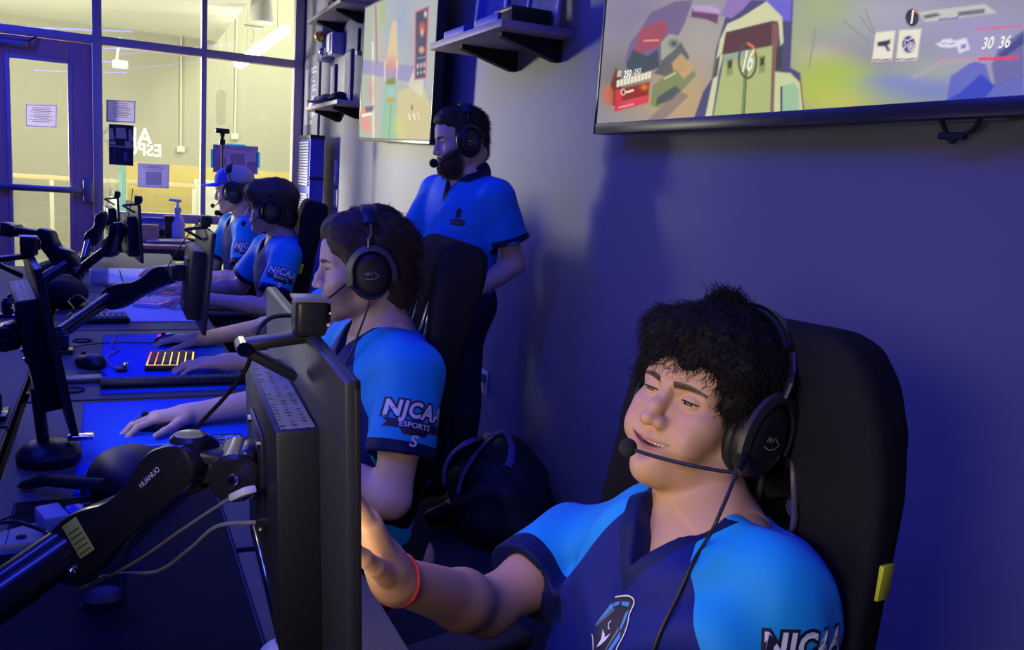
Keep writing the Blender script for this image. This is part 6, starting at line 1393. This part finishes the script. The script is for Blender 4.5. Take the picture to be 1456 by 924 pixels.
def glowf(u, v): 
    C = np.tile(lin((250,190,90)), (len(u), 1)); w = np.clip((.45-u)*4, 0, 1)[:,None]*np.clip(v*1.6, 0, 1)[:,None]; return C*(1-w)+lin((240,70,110))*w
MK = np.array(Matrix.Translation((kc[0]-.005, kc[1]-.02, .7445)) @ Matrix.Rotation(math.radians(-6), 4, 'Z') @ Matrix.Rotation(math.radians(0), 4, 'X'))
keyboard('small lit keypad glowing orange and pink under the hidden player\'s hand', MK, 9, 6, .0212, glowf)
MK2 = np.array(Matrix.Translation((.170,2.495,.7455)) @ Matrix.Rotation(math.radians(-1), 4, 'Z') @ Matrix.Rotation(math.radians(-14), 4, 'X') @ Matrix.Translation((0,.064,.002)))
MK2[2,3] += .010
def glow2(u, v): return np.tile(lin((70,74,88)), (len(u), 1))*.5
keyboard('black full-size keyboard standing along the front of the keypad\'s desk', MK2, 5, 19, .0208, glow2, body_m=m_black, keym=mat('key_charcoal', (.09,.09,.10), .45))
keyboard('white keyboard under the hands of the player with the fringe', np.array(Matrix.Translation((.20,4.08,.7445)) @ Matrix.Rotation(math.radians(64), 4, 'Z')), 5, 15, .0205, lambda u, v: np.tile(lin((210,120,190)), (len(u), 1))*.35, body_m=m_white, keym=mat('key_white', (.6,.6,.62), .5))
keyboard('black keyboard between the far arms on the left', np.array(Matrix.Translation((-.05,3.62,.7445)) @ Matrix.Rotation(math.radians(4), 4, 'Z')), 5, 10, .0205, None, body_m=m_black, keym=m_keyg)
keyboard('keyboard in the shade on the desk nearest the camera', np.array(Matrix.Translation((.30,.62,.7445)) @ Matrix.Rotation(math.radians(90), 4, 'Z')), 5, 15, .0205)
def mouse(label, c, rz, m=m_black, strip=None, z=.7445):
    t = thing('mouse', label, 'mouse', (c[0],c[1],z), rz); S = SDF(); S.ell((0,0,.012), (.060,.031,.026), None, .01); S.ell((-.018,0,.016), (.036,.030,.024), None, .015); S.fn(lambda X, Y, Z: Z-.0005+0*X+0*Y, (-.1,-.1,-.1), (.1,.1,.0005), .002, True)
    V, F = S.mesh(.003, smooth=2); obj_np('shell', V, F, m, t, world=False)
    mb = MB(); mb.cyl((.030,-.004,.0345), (.030,.004,.0345), .008, n=16); obj('scroll_wheel', mb, m_blackm, t)
    if strip is not None:
        n = 24; a = np.linspace(.25, 2.7, n); P = np.array([[-.058*math.cos(x)*.95, -.0312, .014+.016*math.sin(x)] for x in a]); V = np.vstack([P+A(0,-.0015,0), P+A(0,-.0015,.0055)]); F = np.array([[i, i+1, n+i+1, n+i] for i in range(n-1)])
        h = np.linspace(0, 1, n); C = np.stack([np.clip(np.abs(h*6-3)-1, 0, 1), np.clip(2-np.abs(h*6-2), 0, 1), np.clip(2-np.abs(h*6-4), 0, 1)], 1); obj_np('light_strip', V, F, attr_mat('mouse_light', .4, 'Col', .3, emit=3.), t, {'Col': np.vstack([C, C])}, world=False, label='rainbow glowing strip')
    return t
mouse('black mouse under the hand on the crest mouse pad', (.098,2.118), pi-.05)
mouse('black mouse with a rainbow light strip under the hidden player\'s hand', (.190,3.125), pi-.1, strip=1)
mouse('spare black mouse on the desk left of the keypad', onZ(128,517,.75), 2.2, z=.7405)
mouse('pale mouse by the bottom edge beneath the nearest monitor', onZ(396,958,.75)+A(.0,.0,0), 1.4, m_white)
# ------------------------------------------------------------------ small things on the desks
c = onZ(147,866,.7445); t = thing('plastic_cup', 'clear plastic cup with a little amber drink beside the near arm', 'cup', (c[0],c[1]+.02,.7445)); m_cl = thin_glass('clear_plastic', (.66,.68,.80), .24, .9, .15)
mb = MB(); mb.lathe([(.0,.0005), (.0285,.0005), (.0295,.004), (.0400,.108), (.0415,.111), (.0405,.112), (.0390,.108), (.0282,.006), (.0,.004)], 40); obj('cup_wall', mb, m_cl, t, smooth=50)
mb = MB(); mb.lathe([(0,.0045), (.0278,.0045), (.0286,.012), (0,.0122)], 36); obj('drink', mb, mat('amber_drink', (.50,.16,.05), .1, trans=.4, ior=1.33), t)
def cable(label, pts, r, m, name='cable', plug=None):
    t = thing(name, label, 'cable', tuple(pts[0])); mb = MB(); mb.tube(spline(pts, 8), r, 8); obj('cord', mb, m, t, world=True)
    if plug is not None:
        d = nrm(A(*pts[0])-A(*pts[1])); mb = MB(); mb.bar(A(*pts[0])-d*.002, A(*pts[0])+d*.034, .014, .008, bev=.002); obj('plug', mb, plug, t, world=True)
    return t
m_cord = mat('cord_black', (.012,.012,.014), .45); m_cordg = mat('cord_grey', (.2,.2,.22), .5)
cable('long black webcam cable sweeping down in front of the profile player\'s arm', [dep(424,448,.93), dep(385,452,.88), dep(362,478,.86), dep(352,520,.87), dep(322,562,.90), dep(278,610,.92), dep(245,660,.93), dep(210,715,.95), dep(150,770,1.0)], .0024, m_cord)
cable('grey cable from the display plug of the nearest monitor to the near arm', [dep(335,706,.84), dep(318,714,.86), dep(260,752,.90), dep(190,800,.94), dep(110,840,.97)], .0019, m_cordg, plug=m_white)
cable('lower black cable from the nearest monitor past the plastic cup', [dep(372,742,.84), dep(310,748,.87), dep(270,780,.91), dep(225,812,.96), dep(170,816,1.0), dep(120,826,1.02)], .0022, m_cordg, plug=m_black)
cable('thin cable drooping over the plastic cup', [dep(180,790,1.05), dep(150,806,1.06), dep(118,822,1.06), dep(112,836,1.06)], .0018, m_cord)
def onD(*px): return [onZ(x, y, .7475) for x, y in px]
cable('thin mouse cable across the blue pad to the glowing mouse', onD((242,486),(205,487),(165,487),(125,490),(100,494)), .0018, m_cord)
cable('pale cable curling over the left of the keypad\'s blue pad', onD((165,475),(158,492),(170,496),(152,508),(158,520),(170,526)), .0020, m_cordg)
cable('black cable from the power bank along the pad\'s edge', onD((150,532),(143,527),(128,532),(112,530)), .0022, m_cord)
cable('black cable ending in a plug on the crest pad\'s desk', [onZ(120,718,.75), onZ(80,718,.75), onZ(40,726,.75), onZ(-10,744,.75)], .0022, m_cord, plug=m_black)
cable('thick black cable running to the white adapter', [onZ(68,757,.76), onZ(45,748,.76), onZ(20,742,.757), onZ(-20,745,.757)], .0035, m_cord, plug=m_black)
cable('tangled thin black cable under the far arms', [dep(95,455,3.2), dep(105,440,3.2), dep(98,428,3.3), dep(112,420,3.3), dep(125,432,3.2), dep(118,446,3.15)], .003, m_cord)
cable('thin cable looping on the pale pad near the fourth monitor', [dep(170,385,4.1), dep(178,405,4.0), dep(200,412,3.9), dep(225,408,3.9), dep(240,402,3.9)], .003, m_cord)
for lb, p0, p1, p2 in (('thin cable hanging from the fourth webcam', dep(189,268,3.95), dep(184,300,3.95), dep(176,330,3.98)), ('thin cable hanging from the farthest webcam', dep(158,268,4.85), dep(152,290,4.85), dep(146,312,4.85)), ('thin cable hanging down from the third webcam', dep(284,312,2.9), dep(260,345,2.9), dep(235,385,2.9))): cable(lb, [p0, p1, p2], .002, m_cord)
p = onZ(76,748,.742); t = thing('usb_adapter', 'white adapter block with a blue plug on the left desk strip', 'adapter', (p[0],p[1],.7405), .3)
mb = MB(); mb.box((-.022,-.035,0), (.018,.035,.032), .006); obj('block', mb, mat('adapter_white', (.5,.5,.46), .5), t)
mb = MB(); mb.box((.020,-.03,.004), (.052,.02,.03), .008); obj('blue_plug', mb, mat('plug_blue', (.05,.07,.55), .4), t)
p = onZ(14,772,.742); t = thing('steel_bracket', 'flat grey metal plate with a hole at the left edge', 'bracket', (p[0],p[1],.7405), .5)
mb = MB(); mb.prism([(-.06,-.035), (.055,-.04), (.075,.01), (.06,.05), (-.06,.045)], .004); obj('plate', mb, mat('plate_grey', (.30,.30,.29), .4, .5), t)
mb = MB(); mb.cyl((.02,.005,.004), (.02,.005,.0055), .008, n=16); obj('bolt_hole', mb, m_blackm, t)
p = onZ(35,795,.742); t = thing('metal_bar', 'dark metal bar across the desk at the left edge', 'bar', (p[0],p[1],.7405)); mb = MB(); mb.box((-.16,-.018,0), (.05,.018,.022), .003); obj('bar', mb, mat('bar_steel', (.10,.10,.12), .4, .6), t); mb = MB(); mb.cyl((.0,-.019,.011), (.0,-.023,.011), .006, n=12); obj('bolt', mb, m_chrome, t)
a, b, c_ = dep(24,692,1.62), dep(62,682,1.60), dep(150,690,1.45)
t = thing('microphone_stand_arm', 'black pointed boom handle lying above the crest pad desk', 'boom arm', tuple(b)); mb = MB(); mb.tube([a, a*.7+b*.3, b], [.001,.010,.013], 14); obj('tip', mb, m_black, t, world=True); mb = MB(); mb.tube([b, c_], .0115, 16); obj('tube', mb, m_blackm, t, world=True)
p = onZ(70,655,.742); t = thing('clamp_stand', 'round black clamp base with a shiny clip at the foot of the second monitor', 'base', (p[0],p[1],.7405))
mb = MB(); mb.lathe([(0,0), (.06,0), (.062,.02), (.05,.035), (.03,.045), (0,.045)], 32); obj('foot', mb, m_black, t); mb = MB(); mb.cyl((-.01,0,.045), (-.02,.0,.16), .012, n=16); obj('post', mb, m_black, t); mb = MB(); mb.box((.035,-.02,.046), (.085,.02,.056), .004); obj('clip', mb, m_chrome, t)
p = onZ(118,541,.742); t = thing('power_bank', 'slim dark grey power bank left of the keypad', 'power bank', (p[0],p[1],.7405), .05); mb = MB(); mb.box((-.048,-.03,0), (.048,.03,.014), .005); obj('case', mb, mat('bank_grey', (.10,.10,.11), .4, .4), t); mb = MB(); mb.box((.047,-.012,.004), (.0495,.012,.010), .001); obj('port', mb, m_chrome, t)
p = onZ(172,527,.745); t = thing('cable_clip', 'small chrome cable clamp on the blue pad left of the keypad', 'clip', (p[0],p[1],.7445)); mb = MB(); mb.box((-.014,-.02,0), (.016,.02,.012), .004); obj('clamp', mb, m_black, t); mb = MB(); mb.box((.004,-.006,.012), (.022,.012,.024), .004); obj('bright_tab', mb, m_chrome, t)
for px, py, w, d, h, rz, lb, m in ((140,402,.075,.06,.07,.2,'small white open carton under the far arms', m_white), (113,370,.12,.07,.03,.5,'pale papers stacked at the door end of the desks', mat('paper_cream',(.6,.58,.5),.7)), (160,418,.05,.045,.045,.3,'black cube speaker in front of the pale pad', m_black)):
    p = onZ(px,py,.742); t = thing('small_box' if px != 160 else 'speaker', lb, 'box' if px != 160 else 'speaker', (p[0],p[1],.7445 if px == 160 else .7405), rz)
    mb = MB(); mb.box((-w/2,-d/2,0), (w/2,d/2,h), .003); obj('body', mb, m, t); mb = MB(); mb.box((-w/2+.004,-d/2+.004,h-.004), (w/2-.004,d/2-.004,h+.0015), .001); obj('top_face', mb, mat('inner_grey', (.2,.2,.2), .6), t)
for px, py, sx, sy, sz, lb in ((88,386,.10,.13,.070,'farther dark padded pouch on the left desks in front of the door'), (88,415,.10,.13,.075,'nearer dark padded pouch on the left desks')):
    p = onZ(px,py,.80); t = thing('padded_pouch', lb, 'pouch', (p[0],p[1],.7405)); S = SDF()
    S.ell((0,0,.055), (sx,sy,sz), None, .02); S.ell((-.04,.02,.05), (sx*.8,sy*1.1,sz*.8), None, .03); S.fn(lambda X, Y, Z: Z-.001+0*X+0*Y, (-.4,-.4,-.4), (.4,.4,.001), .004, True)
    V, F = S.mesh(.007, noise=smoothnoise(.004, 2.), smooth=2); obj_np('pouch_body', V, F, mat('bag_black', (.014,.014,.02), .7, spec=.2, bump=.3, bscale=500), t, world=False)
    mb = MB(); mb.tube(spline([(sx*.9,-sy*.5,sz*.7), (sx*.75,0,sz*1.3), (sx*.9,sy*.5,sz*.7)], 6), .007, 8); obj('strap', mb, m_blackm, t)
# duffel bag on the floor by the wall
t = thing('duffel_bag', 'black duffel bag with blue-lit handles on the floor against the wall', 'bag', (1.40,2.92,0)); m_duf = mat('duffel_nylon', (.012,.012,.015), .55, bump=.4, bscale=350)
S = SDF(); S.ell((0,0,.17), (.19,.28,.19), None, .05); S.ell((0,-.05,.10), (.20,.27,.12), None, .05); S.ell((.02,.05,.24), (.12,.20,.14), None, .06); S.fn(lambda X, Y, Z: Z-.004+0*X+0*Y, (-.5,-.5,-.5), (.5,.5,.004), .01, True)
V, F = S.mesh(.009, noise=smoothnoise(.007, 1.2, 26), smooth=2); obj_np('bag_body', V, F, m_duf, t, world=False)
BT = bvh(V+A(1.40,2.92,0), F)
def on_bag(px, lift):
    out = []
    for x, y in px:
        d = nrm(ray(x, y)); h = BT.ray_cast(Vector(EYE), Vector(d))
        out.append(np.array(h[0])-d*lift if h[0] is not None else (out[-1]*0+EYE+d*np.linalg.norm(out[-1]-EYE) if out else dep(x, y, 3.1)))
    return out
for P in ([(651,702),(656,682),(668,658),(686,634),(704,618),(715,613),(723,620),(728,636),(727,652),(723,664)], [(631,690),(632,668),(638,652),(650,638),(666,628),(684,622),(700,620)]):
    mb = MB(); mb.tube(spline(on_bag(P, .012), 8), .016, 8, flat=.3); obj('handle', mb, mat('webbing', (.12,.12,.30), .6), t, world=True)
mb = MB(); mb.tube(spline(on_bag([(665,640),(690,650),(715,668),(735,690)], .003), 8), .004, 6); obj('zip', mb, m_blackm, t, world=True)
t = thing('equipment_cover', 'rounded black cover with a ribbed edge just behind the near monitor arm', 'cover', (float(onZ(185,700,.745)[0]),float(onZ(185,700,.745)[1]),.7445)); c0 = onZ(185,700,.745)
S = SDF(); S.ell((0,0,.035), (.075,.10,.055), None, .02); S.fn(lambda X, Y, Z: Z-.001+0*X+0*Y, (-.2,-.2,-.2), (.2,.2,.001), .004, True); V, F = S.mesh(.005, smooth=2); obj_np('shell', V, F, mat('cover_black', (.012,.012,.018), .5, spec=.3), t, world=False)
for k in range(9): mb = MB(); a = pi*.75+k*.09; mb.box((.082*math.cos(a)-.004,.105*math.sin(a)-.003,.001), (.082*math.cos(a)+.004,.105*math.sin(a)+.003,.032), .002); obj('rib', mb, mat('rib_grey', (.10,.10,.11), .5), t)
# far table and what stands on it
t = thing('wooden_table', 'wood-topped table by the window at the far end', 'table', (.45,7.15,0)); m_oak = mat('table_wood', (.42,.24,.17), .45, var=.15, vscale=10)
mb = MB(); mb.box((.0,6.85,.715), (.95,7.55,.745), .004); obj('table_top', mb, m_oak, t, world=True); mb = MB(); mb.box((.02,6.87,.63), (.93,7.53,.715), .003); obj('apron', mb, m_black, t, world=True)
for x in (.06,.88):
    for y in (6.91,7.49): mb = MB(); mb.box((x-.025,y-.025,0), (x+.025,y+.025,.64), .004); obj('leg', mb, m_black, t, world=True)
p = onY(237,333,7.12); t = thing('laptop', 'closed pale laptop lying on the wooden table', 'laptop', (p[0],p[1],.7455), .1); mb = MB(); mb.box((-.16,-.11,0), (.16,.11,.012), .004); obj('base', mb, mat('laptop_dark', (.12,.10,.14), .4), t); mb = MB(); mb.box((-.16,-.11,.012), (.16,.11,.026), .004); obj('lid', mb, mat('laptop_silver', (.55,.52,.46), .35, .3), t)
p = onZ(252,323,.745); p = A(p[0],7.42,0); p[0] = onY(252,310,7.42)[0]; t = thing('spray_bottle', 'pump bottle of pale liquid on the wooden table', 'bottle', (p[0],7.40,.7455)); mb = MB(); mb.lathe([(0,0), (.058,0), (.060,.02), (.060,.13), (.040,.18), (.022,.20), (.022,.225), (0,.225)], 28); obj('bottle_body', mb, mat('bottle_violet', (.45,.44,.72), .25), t)
mb = MB(); mb.lathe([(.028,.222), (.030,.26), (.012,.27), (.010,.31), (0,.31)], 20); mb.bar((.03,0,.315), (-.07,0,.322), .026, .022, bev=.005); obj('pump_head', mb, m_white, t)
for px, w, h, m, lb, yy in ((214,.20,.17,mat('box_violet',(.16,.14,.42),.5),'violet box standing on the wooden table',7.42), (240,.06,.19,m_black,'black upright box beside the pump bottle',7.42), (205,.20,.13,mat('card_tan',(.45,.30,.20),.7),'tan open carton behind the fourth monitor',7.15)):
    x = onY(px,310,yy)[0]; t = thing('box', lb, 'box', (x,yy,.7455)); mb = MB(); mb.box((-w/2,-.06,0), (w/2,.06,h), .004); obj('body', mb, m, t); mb = MB(); mb.box((-w/2-.004,-.064,h-.03), (w/2+.004,.064,h+.003), .003); obj('lid', mb, m if px != 214 else mat('box_blue', (.03,.06,.45), .5), t)
p = onZ(232,328,.745); t = thing('microphone', 'small round black microphone in front of the pump bottle', 'microphone', (onY(231,323,7.2)[0],7.22,.7455)); mb = MB(); mb.lathe([(0,0), (.05,0), (.05,.01), (.012,.02), (.012,.05), (0,.05)], 20); obj('stand', mb, m_black, t); mb = MB(); mb.ball((0,0,.07), .032, 16); obj('head', mb, m_blackm, t)
mb = MB(); t = thing('keyboard_tray', 'flat black tray on the wooden table behind the laptop', 'tray', (onY(250,322,7.36)[0]-.05,7.30,.7455)); mb.box((-.30,-.04,0), (.2,.03,.02), .004); obj('tray', mb, m_black, t); mb = MB(); mb.box((-.28,-.03,.02), (.18,.02,.026), .003); obj('tray_inlay', mb, m_blackm, t)
x, y = onY(316,200,6.6)[0], 6.6; zt = onY(316,186,6.6)[2]; t = thing('tripod_camera', 'webcam on a slim upright pole in front of the violet poster', 'camera stand', (x,y,0)); mb = MB(); mb.tube([(0,0,.02), (0,0,zt-.04)], .008, 10); obj('pole', mb, m_black, t)
mb = MB(); mb.lathe([(0,0), (.14,0), (.14,.012), (.02,.03), (0,.03)], 28); obj('foot', mb, m_black, t); mb = MB(); mb.box((-.05,-.02,zt-.018), (.05,.02,zt+.018), .008); obj('camera_head', mb, m_black, t); mb = MB(); mb.cyl((0,0,zt-.10), (0,0,zt-.06), .022, n=16); mb.cyl((0,0,zt-.06), (0,0,zt-.018), .010, .02, n=16); obj('clamp', mb, m_black, t)
mb = MB(); mb.bar((-.05,0,onY(316,303,6.6)[2]), (.05,0,onY(316,303,6.6)[2]), .04, .04, bev=.015); obj('pole_microphone', mb, m_blackm, t)
# headset cables
def cloth_cable(label, info, pts, k0):
    P = []
    for x, y, k in pts:
        d = ray(x, y); h = info['tree'].ray_cast(Vector(EYE), Vector(nrm(d))) if k is None else (None,)
        P.append(np.array(h[0])-nrm(d)*.004 if h[0] is not None else dep(x, y, k or k0))
    return cable(label, P, .0024, m_cord)
cloth_cable('black headset cable running down the smiling player\'s jersey', I1, [(1046,676,.985), (1030,715,.97), (1012,755,.965), (1000,775,None), (985,800,None), (965,845,None), (945,885,None), (930,922,None), (918,960,None)], 1.0)
cloth_cable('black headset cable hanging down the profile player\'s collar', I2, [(526,428,1.84), (518,452,1.84), (508,478,1.85), (500,500,1.85), (488,525,1.86), (480,560,1.86)], 1.85)
# ------------------------------------------------------------------ light
def area(name, loc, target, size, energy, col, sy=None, spread=None):
    l = bpy.data.lights.new(name, 'AREA'); l.energy = energy; l.color = col; l.size = size
    if sy: l.shape = 'RECTANGLE'; l.size_y = sy
    if spread: l.spread = math.radians(spread)
    o = bpy.data.objects.new(name, l); COL.objects.link(o); o.location = loc
    d = Vector(target)-Vector(loc); o.rotation_euler = d.to_track_quat('-Z', 'Y').to_euler(); return o
BLUE = (.032,.05,1.)
for y in (.2, 2.0, 3.8, 5.6): area('blue_led_strip', (-.45,y,2.75), (-.2,y,0), .12, 30, BLUE, 1.4)
area('blue_led_strip', (-1.9,6.6,2.9), (.1,8.3,1.4), .12, 34, BLUE, 2.2)
area('corridor_uplight', (-2.7,10.0,2.1), (-.2,10.2,3.05), .8, 88, (1.,.95,.66))  # added fill out of view, brightens the soffit; no fixture here
area('corridor_uplight', (2.9,9.4,2.0), (.8,9.9,3.05), .6, 36, (1.,.97,.80))  # second added soffit fill, from the right
for y in (1.0, 3.4): area('blue_led_strip', (.9,y,2.95), (1.25,y,1.4), .12, 8., BLUE, 1.6)
# corridor lamps, then two added fills
area('corridor_lamp', (2.4,10.6,4.2), (1.6,12.5,1.0), 1.6, 125, (1.,.96,.62))
area('corridor_lamp', (-1.6,9.8,2.95), (-1.2,12.5,0), 1.6, 46, (1.,.92,.50))
area('corridor_lamp', (.2,10.0,2.98), (.2,10.0,0), 1.2, 30, (1.,.95,.70))
area('corridor_display_lamp', (-3.2,10.2,1.72), (1.65,6.55,1.62), .6, 105, (1.,.93,.66), .7, 46)  # unseen fill added to light the right wall; no display stands here
area('screen_glow_beside_camera', (-.45,.10,1.45), tuple(H1.c-A(0,0,.05)), .45, 1.25, (1.,.86,.66), .3, 62)  # fill added for the front player's face; no screen stands here
w = bpy.data.worlds.new('world'); scene.world = w; w.use_nodes = True
bg = w.node_tree.nodes['Background']; bg.inputs[0].default_value = (.02,.03,.35,1); bg.inputs[1].default_value = .05
scene.view_settings.view_transform = 'Standard'; scene.view_settings.look = 'None'; scene.view_settings.gamma = 1; scene.view_settings.exposure = 0; scene.view_settings.use_curve_mapping = False
scene.cycles.max_bounces = 8; scene.cycles.transparent_max_bounces = 16; scene.cycles.use_denoising = True
scene.cycles.sample_clamp_indirect = 4.
